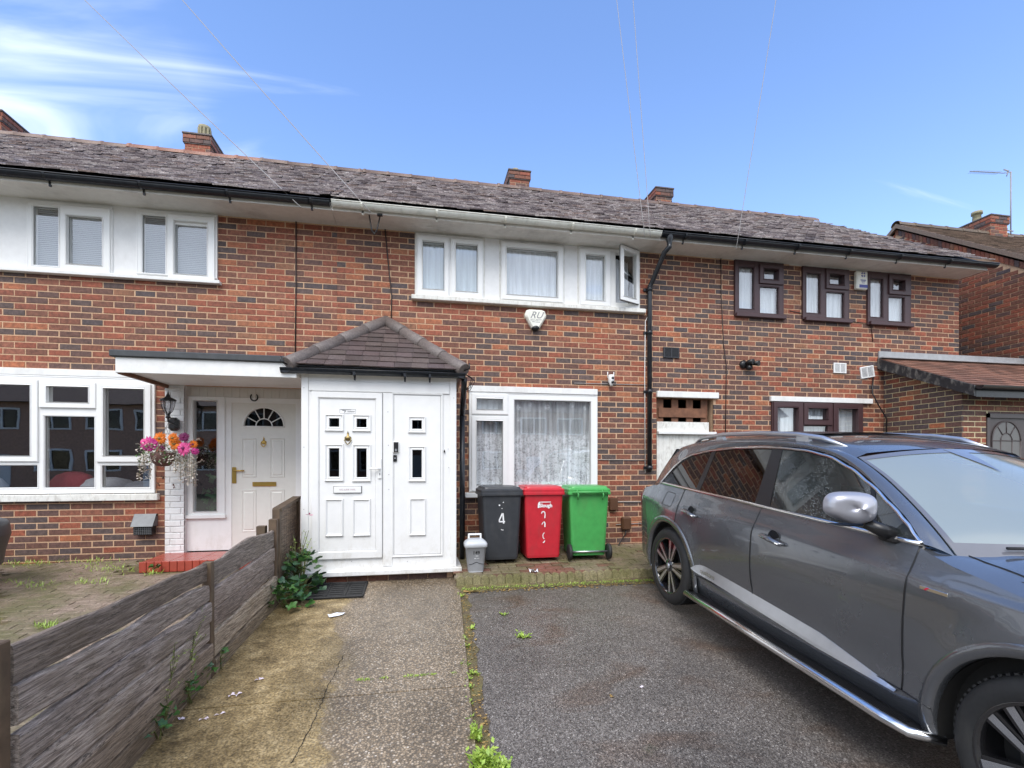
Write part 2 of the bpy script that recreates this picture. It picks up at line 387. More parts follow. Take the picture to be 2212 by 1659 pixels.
def mossy(name, a0, a1, g):
    m, t, b = mat(name); v = coords(t)
    at = t.nodes.new('ShaderNodeAttribute'); at.attribute_name = 'tint'
    c = ramp(t, noise(t, v, 14, 6, .7), [(.3, a0), (.7, a1)])
    c = mixc(t, ramp(t, noise(t, v, 2.1, 6, .7), [(.42, 0.0), (.62, .85)]), c, g)
    c = mixc(t, 1, c, ramp(t, noise(t, v, 80, 3), [(.3, .6), (.7, 1.35)]), 'MULTIPLY')
    lk(t, c, b.inputs['Base Color']); b.inputs['Roughness'].default_value = .55
    bump(t, b, noise(t, v, 60, 5, .7), .6, .008); return m
MT['paver'] = mossy('mossy_block_paver', (.17,.12,.085), (.34,.26,.20), (.12,.115,.045))
MT['paver_red'] = mossy('damp_red_paver', (.17,.07,.05), (.26,.12,.085), (.09,.085,.04))
MT['slab'] = mossy('mossy_damp_slab', (.15,.115,.08), (.30,.23,.15), (.125,.12,.045))
MT['edging'] = mossy('mossy_concrete_edging', (.20,.17,.09), (.36,.31,.18), (.17,.16,.06))
MT['soil'] = mossy('damp_soil_and_moss', (.06,.042,.026), (.15,.11,.065), (.17,.15,.05))
MT['ground'] = mossy('ground_earth', (.05,.045,.03), (.09,.08,.05), (.05,.07,.02))
def timber():
    m, t, b = mat('weathered_board')
    v = coords(t, (1,1,1), True)
    mp = t.nodes.new('ShaderNodeMapping'); mp.inputs['Scale'].default_value = (12, 1.7, 24); lk(t, t.nodes.new('ShaderNodeNewGeometry').outputs['Position'], mp.inputs[0]); g = mp.outputs[0]
    at = t.nodes.new('ShaderNodeAttribute'); at.attribute_name = 'tint'
    n1 = noise(t, g, 2.4, 8, .72, 1.2); n2 = noise(t, coords(t, (60,3.2,75)), 2.2, 5, .7, .3)
    c = ramp(t, n1, [(.3, (.085,.065,.055)), (.44, (.24,.20,.175)), (.56, (.40,.35,.315)), (.72, (.56,.50,.46))])
    c = mixc(t, 1, c, ramp(t, n2, [(.35, .5), (.5, 1.0), (.7, 1.35)]), 'MULTIPLY')
    c = mixc(t, ramp(t, noise(t, coords(t), 3.1, 5, .6), [(.5, 0.0), (.7, .35)]), c, (.22,.17,.11))
    sp = ramp(t, noise(t, coords(t, (10,1.3,20)), 2.0, 4, .6, .6), [(.485, 0.0), (.497, .8), (.503, .8), (.515, 0.0)])
    c = mixc(t, sp, c, (.035,.026,.02))
    kn = t.nodes.new('ShaderNodeTexVoronoi'); kn.inputs['Scale'].default_value = 1.0; lk(t, coords(t, (4,2.2,8)), kn.inputs['Vector'])
    c = mixc(t, ramp(t, kn.outputs['Distance'], [(.05, .8), (.11, 0.0)]), c, (.05,.035,.025))
    c = mixc(t, 1, c, at.outputs[0], 'MULTIPLY')
    lk(t, c, b.inputs['Base Color']); b.inputs['Roughness'].default_value = .6
    bump(t, b, n1, .8, .012); return m
MT['timber'] = timber()
MT['post'] = simple('brown_fence_post', (.10,.065,.04), .65, var=.45, sc=9, dirt=(.16,.12,.07), dsc=8)
MT['oldplank'] = simple('old_pallet_wood', (.17,.075,.04), .75, var=.4, sc=12)
def glass(name, tintc=(.97,.98,.98), refl=.12, rough=.01, drops=0.0, body=0.0, bodyc=(.6,.7,.72), solid=True):
    m = bpy.data.materials.new(name); m.use_nodes = True; t = m.node_tree; t.nodes.clear()
    o = t.nodes.new('ShaderNodeOutputMaterial'); mx = t.nodes.new('ShaderNodeMixShader'); tr = t.nodes.new('ShaderNodeBsdfTransparent'); gl = t.nodes.new('ShaderNodeBsdfGlossy')
    tr.inputs[0].default_value = (*tintc, 1); gl.inputs['Roughness'].default_value = rough
    lw = t.nodes.new('ShaderNodeLayerWeight'); lw.inputs[0].default_value = .5
    pw = t.nodes.new('ShaderNodeMath'); pw.operation = 'POWER'; pw.inputs[1].default_value = 4; lk(t, lw.outputs['Facing'], pw.inputs[0])
    ad = t.nodes.new('ShaderNodeMath'); ad.operation = 'MULTIPLY_ADD'; ad.inputs[1].default_value = .9; ad.inputs[2].default_value = refl; ad.use_clamp = True
    ge = t.nodes.new('ShaderNodeNewGeometry'); iv = t.nodes.new('ShaderNodeMath'); iv.operation = 'SUBTRACT'; iv.inputs[0].default_value = 1; lk(t, ge.outputs['Backfacing'], iv.inputs[1])
    mu_ = t.nodes.new('ShaderNodeMath'); mu_.operation = 'MULTIPLY'
    lk(t, pw.outputs[0], ad.inputs[0]); lk(t, ad.outputs[0], mu_.inputs[0])
    if solid: lk(t, iv.outputs[0], mu_.inputs[1])
    else: mu_.inputs[1].default_value = 1
    lk(t, mu_.outputs[0], mx.inputs[0])
    src = tr.outputs[0]
    if drops or body:
        df = t.nodes.new('ShaderNodeBsdfDiffuse'); df.inputs[0].default_value = (*bodyc, 1); m2 = t.nodes.new('ShaderNodeMixShader')
        if drops:
            v = coords(t); vo = t.nodes.new('ShaderNodeTexVoronoi'); vo.inputs['Scale'].default_value = 95; lk(t, v, vo.inputs['Vector'])
            f = ramp(t, vo.outputs['Distance'], [(.16, drops), (.30, body)])
            f2 = mixc(t, ramp(t, noise(t, v, 3.5, 3), [(.42, 0.0), (.55, 1.0)]), (body,)*3, f)
            lk(t, f2, m2.inputs[0])
        else: m2.inputs[0].default_value = body
        lk(t, tr.outputs[0], m2.inputs[1]); lk(t, df.outputs[0], m2.inputs[2]); src = m2.outputs[0]
    lk(t, src, mx.inputs[1]); lk(t, gl.outputs[0], mx.inputs[2]); lk(t, mx.outputs[0], o.inputs[0])
    bn = t.nodes.new('ShaderNodeBump'); bn.inputs['Strength'].default_value = .05; bn.inputs['Distance'].default_value = .02
    lk(t, noise(t, coords(t), 1.6, 2), bn.inputs['Height']); lk(t, bn.outputs[0], gl.inputs['Normal'])
    return m
MT['glass'] = glass('window_glass', refl=.24)
MT['glass_dark'] = glass('dark_door_glass', (.35,.35,.33), .05)
MT['car_tint'] = glass('tinted_wet_car_glass', (.035,.035,.04), .10, drops=.18, bodyc=(.45,.45,.47), solid=False)
MT['car_clear'] = glass('wet_car_side_glass', (.42,.47,.46), .08, drops=.55, body=.04, bodyc=(.55,.6,.6), solid=False)
MT['car_screen'] = glass('sky_sheen_windscreen', (.5,.58,.56), .16, rough=.10, body=.36, bodyc=(.66,.76,.74), solid=False)  # milky diffuse body paints in the pale sky mirrored by the screen
def fabric(name, col, fold=26, lace=False, tr=.25):
    m, t, b = mat(name); v = coords(t)
    sx = t.nodes.new('ShaderNodeSeparateXYZ'); lk(t, v, sx.inputs[0])
    vv = coords(t, (1,1,.06))
    f = noise(t, vv, fold, 3, .5)
    c = mixc(t, 1, col, ramp(t, f, [(.3, .72), (.7, 1.12)]), 'MULTIPLY')
    lk(t, c, b.inputs['Base Color']); b.inputs['Roughness'].default_value = .9
    if lace:
        # lace: dense roses towards the hem, small sprigs higher up
        vo = t.nodes.new('ShaderNodeTexVoronoi'); vo.inputs['Scale'].default_value = 12; vo.feature = 'F1'; lk(t, coords(t, (1,0,1)), vo.inputs['Vector'])
        ringf = ramp(t, vo.outputs['Distance'], [(.10, 1.0), (.20, .1), (.32, .9), (.55, 0.0)])
        fine = ramp(t, noise(t, coords(t, (1,0,1)), 42, 4, .7), [(.42, 0.0), (.56, 1.0)])
        h = t.nodes.new('ShaderNodeMapRange'); h.inputs[1].default_value = 1.62; h.inputs[2].default_value = 1.30; lk(t, sx.outputs[2], h.inputs[0])
        hem = ramp(t, h.outputs[0], [(0, 0.0), (.5, .75), (1, 1.0)])
        a = mixc(t, 1, mixc(t, .5, ringf, fine), hem, 'MULTIPLY')
        vs = t.nodes.new('ShaderNodeTexVoronoi'); vs.inputs['Scale'].default_value = 5.2; vs.inputs['Randomness'].default_value = .25; lk(t, coords(t, (1,0,.9)), vs.inputs['Vector'])
        sp = ramp(t, vs.outputs['Distance'], [(.13, .55), (.22, 0.0)])
        sp = mixc(t, 1, sp, ramp(t, noise(t, coords(t, (1,0,1)), 60, 2), [(.45, .2), (.6, 1.0)]), 'MULTIPLY')
        tot = mixc(t, 1, a, sp, 'ADD')
        al = mixc(t, 1, ramp(t, f, [(.3, .42), (.7, .66)]), tot, 'ADD')
        lk(t, al, b.inputs['Alpha'])
    return m
MT['net'] = fabric('net_curtain', (.72,.75,.78), 24)
MT['lace'] = fabric('lace_net_curtain', (.90,.91,.94), 20, lace=True)
MT['blind'] = simple('grey_blind', (.32,.35,.38), .8, var=.04, sc=3)
MT['curtain_blue'] = fabric('pale_blue_curtain', (.58,.66,.70), 18)
MT['paint'], t_, b_ = mat('dark_grey_metallic_paint')
v_ = coords(t_); n_ = noise(t_, v_, 600, 2)
lk(t_, mixc(t_, 1, (.165,.174,.188), ramp(t_, n_, [(.3, .8), (.7, 1.25)]), 'MULTIPLY'), b_.inputs['Base Color'])
b_.inputs['Metallic'].default_value = .7; b_.inputs['Coat Weight'].default_value = 1; b_.inputs['Coat Roughness'].default_value = .03
vo_ = t_.nodes.new('ShaderNodeTexVoronoi'); vo_.inputs['Scale'].default_value = 120; lk(t_, v_, vo_.inputs['Vector'])
lk(t_, ramp(t_, noise(t_, v_, 2.5, 5, .6), [(.35, .22), (.7, .30)]), b_.inputs['Roughness'])
bp_ = bump(t_, b_, ramp(t_, vo_.outputs['Distance'], [(.10, 1.0), (.2, 0.0)]), .03, .002)
MT['mirror_cap'] = simple('satin_mirror_cap', (.42,.42,.46), .32, metal=.5, var=.04)
MT['seat'] = simple('grey_seat_leather', (.10,.10,.105), .6)
MT['frit'] = simple('glossy_screen_edge', (.13,.13,.145), .12, var=.05, coat=1)  # base grey lightened to paint in sky reflected along the glass edge
MT['clad'] = simple('lower_body_cladding', (.05,.05,.053), .42, var=.08)
MT['alloy_black'] = simple('gloss_black_alloy', (.012,.012,.013), .12, var=.1, coat=1)
MT['alloy_face'] = simple('machined_alloy_face', (.5,.51,.53), .25, metal=.8, var=.06)
MT['disc'] = simple('brake_disc', (.10,.09,.08), .5, metal=.5, var=.3)
def leafm(name, c0, c1):
    m, t, b = mat(name); v = coords(t)
    lk(t, ramp(t, noise(t, v, 22, 4), [(.3, c0), (.7, c1)]), b.inputs['Base Color']); b.inputs['Roughness'].default_value = .4
    b.inputs['Subsurface Weight'].default_value = 0.0
    return m
MT['leaf'] = leafm('green_leaf', (.035,.10,.025), (.10,.23,.05))
MT['leaf_blue'] = leafm('dark_green_leaf', (.03,.08,.045), (.075,.16,.075))
MT['weed'] = leafm('bright_weed', (.19,.32,.045), (.42,.54,.09))
MT['stem'] = simple('plant_stem', (.14,.15,.05), .7)
MT['variegated'] = leafm('cream_leaf', (.42,.36,.28), (.80,.74,.66))
MT['orange'] = simple('orange_petal', (.85,.22,.01), .5, var=.25, sc=40)
MT['magenta'] = simple('magenta_petal', (.55,.03,.24), .5, var=.3, sc=40)
MT['pinkf'] = simple('pink_petal', (.78,.10,.32), .5, var=.3, sc=40)
MT['purple'] = simple('purple_petal', (.20,.01,.10), .5, var=.3, sc=40)
MT['dead_leaf'] = simple('fallen_leaf', (.34,.22,.07), .6, var=.4, sc=30)

# ------------------------------------------------------------------ building blocks
def sub_rect(r, holes):                    # rectangle minus rectangles -> list of rectangles
    L = [r]
    for h in holes:
        o = []
        for (a, b, c, d) in L:
            if h[1] <= a or h[0] >= b or h[3] <= c or h[2] >= d: o.append((a,b,c,d)); continue
            if h[0] > a: o.append((a, h[0], c, d))
            if h[1] < b: o.append((h[1], b, c, d))
            m0, m1 = max(a, h[0]), min(b, h[1])
            if h[2] > c: o.append((m0, m1, c, h[2]))
            if h[3] < d: o.append((m0, m1, h[3], d))
        L = o
    return L
DARK, PLUM, BRN, RED, ORG, YEL = (.100,.070,.064), (.132,.070,.057), (.185,.074,.046), (.275,.078,.042), (.37,.125,.058), (.27,.12,.065)
PAL = [DARK, (.110,.072,.064), (.088,.064,.064), PLUM, (.145,.068,.050), BRN, (.215,.078,.046), (.24,.075,.043), RED, (.31,.09,.048), (.27,.10,.06), ORG, (.36,.135,.065), YEL]
def pick(wt):
    x = rnd.random()*sum(wt)
    for i, k in enumerate(wt):
        x -= k
        if x <= 0: return i
    return 0
W_LEFT = [6,6,4,9,9,11,12,12,12,6,6,3,2,1]
W_MID = [6,5,4,8,8,10,11,12,12,9,7,7,5,2]
W_RIGHT = [10,9,8,13,12,10,8,8,7,4,5,1.5,1,.6]
W_YARD = [14,12,10,12,10,5,2,2,3,1,1,.6,.6,.8]
def brick_mb(mb, a0, a1, z0, z1, dep=.006, fn=None, b=.0035):
    # one brick: proud face with worn arrises
    P = lambda a, d, z: fn(a, d, z)
    o = [P(a0,dep-b,z0),P(a1,dep-b,z0),P(a1,dep-b,z1),P(a0,dep-b,z1)]; i_ = [P(a0+b,dep,z0+b),P(a1-b,dep,z0+b),P(a1-b,dep,z1-b),P(a0+b,dep,z1-b)]
    k = [P(a0,-.02,z0),P(a1,-.02,z0),P(a1,-.02,z1),P(a0,-.02,z1)]
    I = mb.pts(i_); O = mb.pts(o); K = mb.pts(k)
    mb.face(I)
    for q in range(4):
        mb.face([O[q], O[(q+1)%4], I[(q+1)%4], I[q]]); mb.face([K[q], K[(q+1)%4], O[(q+1)%4], O[q]])
def on_screen(p):
    X = p[0]*_c-(p[1]+D)*_s; Z = p[0]*_s+(p[1]+D)*_c
    if Z < .2: return False, 9e9
    x = CX+F*X/Z; y = YH-(p[2]-CZ)*F/Z
    return (-5 < x < 2217 and -5 < y < 1664), Z
def brickwork(wallobj, r, holes, fn, wt, n_ind=300, cover=(), bw=.225, ch=.075, jt=.0112, phase=0.0, z_ph=0.0, mat_='brick', name='brick', zmin=None, tintf=None, dep=.004):
    s0, s1, z0, z1 = r; full = []; rest = []
    row = int(math.floor((z0-z_ph)/ch))
    while row*ch+z_ph < z1:
        za = row*ch+z_ph+jt/2; zb = za+ch-jt; k = int(math.floor((s0-phase)/bw))-1
        off = phase + (bw/2 if row % 2 else 0)
        while k*bw+off < s1:
            a = k*bw+off+jt/2+rnd.uniform(-.004,.004); b = k*bw+off+bw-jt/2+rnd.uniform(-.004,.004); k += 1
            cl = (max(a, s0), min(b, s1), max(za, z0), min(zb, z1))
            if cl[1]-cl[0] < .03 or cl[3]-cl[2] < .02: continue
            parts = sub_rect(cl, holes)
            c = pick(wt); 
            if tintf: c = tintf((a+b)/2, (za+zb)/2, c)
            whole = len(parts) == 1 and parts[0] == (a, b, za, zb)
            for p in parts:
                if p[1]-p[0] < .025 or p[3]-p[2] < .015: continue
                m = fn((p[0]+p[1])/2, 0, (p[2]+p[3])/2); vis, Z = on_screen(m)
                cov = any(h[0] < (p[0]+p[1])/2 < h[1] and h[2] < (p[2]+p[3])/2 < h[3] for h in cover)
                (full if whole and vis and not cov else rest).append((Z, p, c))
        row += 1
    full.sort(key=lambda q: q[0]); ind = full[:n_ind]; rest += full[n_ind:]
    mes = {}
    for Z, p, c in ind:
        cx, cz = (p[0]+p[1])/2, (p[2]+p[3])/2
        if c not in mes:
            mb = MB(); mb.cur = PAL[c]; o0 = Vector(fn(0, 0, 0)); hw, hh = (bw-jt)/2, (ch-jt)/2
            brick_mb(mb, -hw, hw, -hh, hh, dep, lambda a, d, z: tuple(Vector(fn(a, d, z))-o0))
            mes[c] = mesh_of(name, mb, MT[mat_])
        inst(name, mes[c], wallobj, fn(cx, rnd.uniform(-.002,.0015), cz))
    if rest:
        mb = MB()
        for Z, p, c in rest:
            k = rnd.uniform(.85, 1.15); mb.cur = tuple(min(v*k, 1) for v in PAL[c])
            brick_mb(mb, p[0], p[1], p[2], p[3], dep+rnd.uniform(-.002,.0015), fn)
        stuff(obj(name+'s', mb, MT[mat_], wallobj))
def front(Y): return lambda a, d, z: (a, Y-d, z)
def leftface(X): return lambda a, d, z: (X-d, a, z)
def rings_mb(mb, L):                        # list of (rect, y)
    Rg = [mb.pts([(r[0],y,r[2]),(r[1],y,r[2]),(r[1],y,r[3]),(r[0],y,r[3])]) for r, y in L]
    for k in range(len(Rg)-1):
        for q in range(4): mb.face([Rg[k][q], Rg[k][(q+1)%4], Rg[k+1][(q+1)%4], Rg[k+1][q]])
def ins(r, d): return (r[0]+d, r[1]-d, r[2]+d, r[3]-d)
def sash_mb(mb, ro, ri, yb, yf):
    rings_mb(mb, [(ro, yb), (ro, yf+.004), (ins(ro,.005), yf), (ins(ri,-.016), yf), (ins(ri,-.012), yf+.004), (ins(ri,0), yf-.008), (ri, yb)])
def slab_mb(mb, r, holes, y0, y1):
    for a, b, c, d in sub_rect(r, holes): mb.box(a, b, y0, y1, c, d)
def window(house, r, panes, Y=0.0, frame='upvc', sash='upvc', back='net', sill=None, back_d=.05, label=None, gm='glass', name='window', dfr=.03):
    """panes: list of (glass rect, sash outer rect or None, backing or None)"""
    mb = MB(); slab_mb(mb, r, [p[0] for p in panes], Y-dfr, Y+.05)
    rings_mb(mb, [(r, Y-dfr+.001), (ins(r,.004), Y-dfr-.004), (ins(r,.014), Y-dfr-.004), (ins(r,.018), Y-dfr-.001)])
    wd = obj(name, mb, MT[frame], house)
    if label: wd['label'] = label
    for p in panes:
        g, so = p[0], p[1]; bk = p[2] if len(p) > 2 else back
        if so:
            m = MB(); sash_mb(m, so, g, Y-dfr, Y-dfr-.024); obj('sash', m, MT[sash], wd)
        else:
            m = MB(); rings_mb(m, [(ins(g,-.014), Y-dfr-.001), (ins(g,-.010), Y-dfr-.005), (g, Y-dfr+.008)]); obj('glazing_bead', m, MT[frame], wd)
        m = MB(); m.box(g[0]-.004, g[1]+.004, Y-.004, Y+.004, g[2]-.004, g[3]+.004); obj('pane', m, MT[gm], wd)
        m = MB(); rings_mb(m, [(ins(g,.0), Y-.0045), (ins(g,.005), Y-.0045)]); obj('gasket', m, MT['black'], wd)
        if bk:
            m = MB(); w_ = g[1]-g[0]; nn = max(6, int(w_/.016)); ph = rnd.random()*6
            if bk in ('net', 'lace', 'curtain_blue'):
                fn = lambda u, v: (g[0]-.03+(w_+.06)*u, Y+back_d+.012*math.sin(u*w_*95+ph+1.5*math.sin(u*w_*20)), g[2]-.03+(g[3]-g[2]+.06)*v)
                m.grid(fn, nn, 1); obj('net_curtain', m, MT[bk], wd)
            elif bk == 'blind':
                zz = g[3]+.02
                while zz > g[2]-.02: m.quad((g[0]-.02,Y+back_d-.006,zz-.024),(g[1]+.02,Y+back_d-.006,zz-.024),(g[1]+.02,Y+back_d+.006,zz),(g[0]-.02,Y+back_d+.006,zz)); zz -= .0225
                obj('blind', m, MT['blind'], wd)
    if sill:
        m = MB(); m.box(sill[0], sill[1], Y-sill[4], Y+.02, sill[2], sill[3], .006); obj('sill', m, MT[sill[5] if len(sill) > 5 else 'white_paint'], wd)
    return wd

# ------------------------------------------------------------------ ground, drives, road
mb = MB(); X0, X1 = -150, 150
mb.quad((X0,-400,G0-.03),(X1,-400,G0-.03),(X1,-D,G0-.03),(X0,-D,G0-.03)); mb.quad((X0,-D,G0-.03),(X1,-D,G0-.03),(X1,40,G0-.03+GM*3),(X0,40,G0-.03+GM*3))
mb.f[-1] = mb.f[-1]; struct(obj('ground', mb, MT['ground']))
def sheet(name, P, m, lift=0.0, n=1):       # P outline of (x, y); follows the slope
    mb = MB(); mb.poly([(x, y, gz(y)+lift) for x, y in P]); return struct(obj(name, mb, MT[m]))
PE = lambda d: (.30+.049*(d-2.5))            # the joint between path and asphalt, by distance from the camera
FE = lambda d: (-1.50+.035*(d-3))            # the line of the fence
Yd = lambda d: d-D
road = MB(); road.box(-60, 60, -16, -9.6, -.75, -.70); struct(obj('road', road, MT['asphalt']))
sheet('asphalt_driveway', [(PE(0)+.03, -D), (PE(5.4)+.03, Yd(5.43)), (8.6, Yd(5.43)), (8.6, -D)], 'asphalt', -.012)
mb = MB(); mb.quad((-1.6,-9.5,G0-.012),(8.6,-9.5,G0-.012),(8.6,-D,G0-.012),(-1.6,-D,G0-.012)); struct(obj('pavement', mb, MT['asphalt']))
# concrete path: two slabs with a joint, edge proud of the asphalt
jd = 3.35
path = MB()
def pslab(d0, d1):
    A = [(FE(d0)+.0, Yd(d0)), (PE(d0), Yd(d0)), (PE(d1), Yd(d1)), (FE(d1)+.0, Yd(d1))]
    t = path.pts([(x, y, gz(y)+.010) for x, y in A]); u = path.pts([(x+dx, y, gz(y)-.04) for (x, y), dx in zip(A, (0,.012,.012,0))])
    path.face(t)
    for q in range(4): path.face([t[q], u[q], u[(q+1)%4], t[(q+1)%4]])
pslab(0.3, jd-.006); pslab(jd+.006, 5.86)
struct(obj('concrete_path', path, MT['aggregate']))
mb = MB(); mb.quad((-1.7,-9.5,G0+.004),(.3,-9.5,G0+.004),(.3,Yd(.3),G0+.004),(-1.7,Yd(.3),G0+.004)); struct(obj('path_verge', mb, MT['aggregate']))
# ground beds at the joint and by the edging: soil strip with moss
mb = MB(); n = 40
for k in range(n):
    d0, d1 = 1.9+(5.42-1.9)*k/n, 1.9+(5.42-1.9)*(k+1)/n
    w0, w1 = (.035+.03*math.sin(k*1.7)*math.sin(k*.6)), (.035+.03*math.sin((k+1)*1.7)*math.sin((k+1)*.6))
    mb.quad((PE(d0)+.005,Yd(d0),gz(Yd(d0))-.007),(PE(d0)+.05+w0,Yd(d0),gz(Yd(d0))-.008),(PE(d1)+.05+w1,Yd(d1),gz(Yd(d1))-.008),(PE(d1)+.005,Yd(d1),gz(Yd(d1))-.007))
struct(obj('soil_joint', mb, MT['soil']))
mb = MB(); n = 50
for k in range(n):
    x0, x1 = .42+(3.9-.42)*k/n, .42+(3.9-.42)*(k+1)/n; h = lambda x: -.07-.045*abs(math.sin(x*3.1)*math.sin(x*1.3+1))
    y0 = Yd(5.40)
    mb.quad((x0,y0+h(x0),gz(y0+h(x0))-.008),(x1,y0+h(x1),gz(y0+h(x1))-.008),(x1,y0+.03,gz(y0)+.042),(x0,y0+.03,gz(y0)+.042))
struct(obj('mossy_bed', mb, MT['soil']))
# slab behind the edging, laid with old pavers
mb = MB(); mb.quad((.42,Yd(5.44),gz(Yd(5.44))+.089),(8.6,Yd(5.44),gz(Yd(5.44))+.089),(8.6,.02,gz(0)+.109),(.42,.02,gz(0)+.109))
forecourt = struct(obj('paved_strip', mb, MT['slab']))
palp = [(.9,.85,.8),(1,1,1),(.75,.7,.66),(1.1,1.0,.9)]
def paver_mesh(w, l, h, m, name='paver'):
    b = MB(); b.box(-w/2, w/2, -l/2, l/2, -h, 0, .004); return mesh_of(name, b, MT[m])
pm = [paver_mesh(.212, .102, .03, 'slab'), paver_mesh(.212, .102, .03, 'paver_red')]
row = 0; y = Yd(5.49)
while y < -.02:
    x = .50+(row % 2)*.11
    while x < 3.9:
        if not (x < .45 and y > -.3):
            mi = 1 if (1.25 < x < 1.75 and y < -.75 and rnd.random() < .85) or rnd.random() < .12 else 0
            o = inst('paver', pm[mi], forecourt, (x, y, gz(y)+.089+.02*(y+1.4)/1.4+.012+rnd.uniform(-.003,.004))); o.rotation_euler = (math.atan(GM), rnd.uniform(-.01,.01), rnd.uniform(-.02,.02))
        x += .22
    y += .11; row += 1
# left forecourt in block paving (herringbone reads as rows from here)
GL = .134
def gl(Y): return gz(Y)+GL
mb = MB(); mb.quad((-9,-D,gl(-D)-.02),(-1.5,-D,gl(-D)-.02),(-1.38,.0,gl(0)-.02),(-9,.0,gl(0)-.02)); mb.quad((-9,-9.5,gl(-D)-.02),(-1.6,-9.5,gl(-D)-.02),(-1.5,-D,gl(-D)-.02),(-9,-D,gl(-D)-.02))
lp = struct(obj('block_paving', mb, MT['soil']))
pv = paver_mesh(.198, .098, .03, 'paver'); cand = []
row = 0; y = -4.6
while y < -.04:
    x = -6.2+(row % 2)*.1
    while x < FE(y+D)-.16:
        if not (x > -3.2 and y > -.65):
            vis, Z = on_screen((x, y, gl(y)))
            if vis: cand.append((Z, x, y))
        x += .202
    y += .102; row += 1
cand.sort(); rest = MB()
for k, (Z, x, y) in enumerate(cand):
    if k < 300:
        o = inst('paver', pv, lp, (x, y, gl(y)+.0+rnd.uniform(-.003,.003))); o.rotation_euler = (math.atan(GM), 0, rnd.uniform(-.02,.02))
    else:
        z = gl(y)+rnd.uniform(-.003,.003)
        rest.box(x-.098, x+.098, y-.048, y+.048, z-.02, z)
stuff(obj('pavers', rest, MT['paver'], lp))

# ------------------------------------------------------------------ the terrace: three houses in one row
SL, SR, SE = -1.03, 3.28, 8.85
EZ, EY = 4.33, -.47; PT = .655; RY = EY+3.56; RZ = EZ+3.56*PT
def slope_pt(s, r, up=0.0):                 # r: distance up the slope measured in plan
    L = math.hypot(1, PT); return (s, EY+r-up*PT/L, EZ+r*PT+up/L)
ca = math.cos(math.atan(PT)); ang = math.atan(PT)
def roof(house, s0, s1, n_ind=300, vis=(0, 0)):
    mb = MB()
    a, b_, c_, d_ = [(s, y, z) for s, y, z in ((s0,EY+.03,EZ-.03),(s1,EY+.03,EZ-.03),(s1,RY,RZ-.05),(s0,RY,RZ-.05))]
    mb.quad(a, b_, c_, d_); mb.quad((s0,RY,RZ-.05),(s1,RY,RZ-.05),(s1,2*RY-EY,EZ-.03),(s0,2*RY-EY,EZ-.03))
    rf = obj('roof', mb, MT['felt'], house)
    gauge = .104; tw = .167; nrow = int(3.56/ca/gauge); tints = [(.45,.42,.45),(.65,.62,.66),(.9,.87,.9),(1.25,1.2,1.2),(1.7,1.65,1.68),(.78,.68,.64),(2.4,2.35,2.42)]
    P = []
    for k in range(nrow+1):
        x = s0+(tw/2 if k % 2 else 0)-tw
        while x < s1:
            a, b2 = max(x+.002, s0), min(x+tw-.002, s1); x += tw
            if b2-a < .04: continue
            r = k*gauge*ca; p = slope_pt((a+b2)/2, r); v, Z = on_screen(p)
            P.append((Z if v else 99+Z, a, b2, k, abs((b2-a)-(tw-.004)) < 1e-6))
    P.sort(); ind = 0; rest = MB(); mes = {}
    def tmb(m, a, b2, r, l1, l2, o=(0,0,0)):   # tile as a thin slab, bottom edge lifted
        ln = .165*ca; th = .015
        q = [Vector(slope_pt(a, r, l1)), Vector(slope_pt(b2, r, l1+l2)), Vector(slope_pt(b2, r+ln, -.004+l2*.2)), Vector(slope_pt(a, r+ln, -.004))]
        n = [v+Vector((0,-PT*ca,ca))*th for v in q]; o = Vector(o)
        lo = m.pts([v-o for v in q]); hi = m.pts([v-o for v in n]); m.face(hi); cc = m.cur
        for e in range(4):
            m.cur = tuple(min(v*4.4, 5) for v in cc) if e == 0 else cc  # pale lower edge: lichen, with the wet edge's glint painted into the tint
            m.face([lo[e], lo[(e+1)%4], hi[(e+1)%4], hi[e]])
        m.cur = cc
    for Z, a, b2, k, fl in P:
        r = k*gauge*ca; t = tints[pick([5,8,9,6,5,5,3])]
        if fl and ind < n_ind and Z < 99:
            key = (t, rnd.randrange(3))
            if key not in mes:
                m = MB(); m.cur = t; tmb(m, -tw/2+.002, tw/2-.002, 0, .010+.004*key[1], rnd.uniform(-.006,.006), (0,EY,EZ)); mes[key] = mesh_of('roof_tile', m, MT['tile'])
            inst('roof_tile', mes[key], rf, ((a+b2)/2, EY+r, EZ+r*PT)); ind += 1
        else:
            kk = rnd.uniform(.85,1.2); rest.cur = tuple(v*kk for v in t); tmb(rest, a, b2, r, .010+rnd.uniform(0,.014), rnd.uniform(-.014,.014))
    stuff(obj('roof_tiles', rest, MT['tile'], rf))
    # ridge: half-round tiles
    x = s0; ms = []
    for ti in ((1,1,1),(1.5,1.1,.95),(.8,.8,.8)):
        m = MB(); m.cur = ti
        m.lathe([(.105, 0), (.11, .02), (.11, .05), (.100, .055), (.100, .43)], n=8, axis='x', arc=(math.pi*.0, math.pi)); ms.append(mesh_of('ridge_tile', m, MT['ridge']))
    while x < s1-.03:
        x = min(x, s1-.40) if s1 > 8 else x
        i = 1 if (s0 < -5 and -5.4 < x < -3.0) else (0 if rnd.random() < .6 else 2)
        inst('ridge_tile', ms[i], rf, (x, RY, RZ-.02+rnd.uniform(-.008,.008))); x = x+.43 if x < s1-.405 or s1 < 8 else s1
    return rf
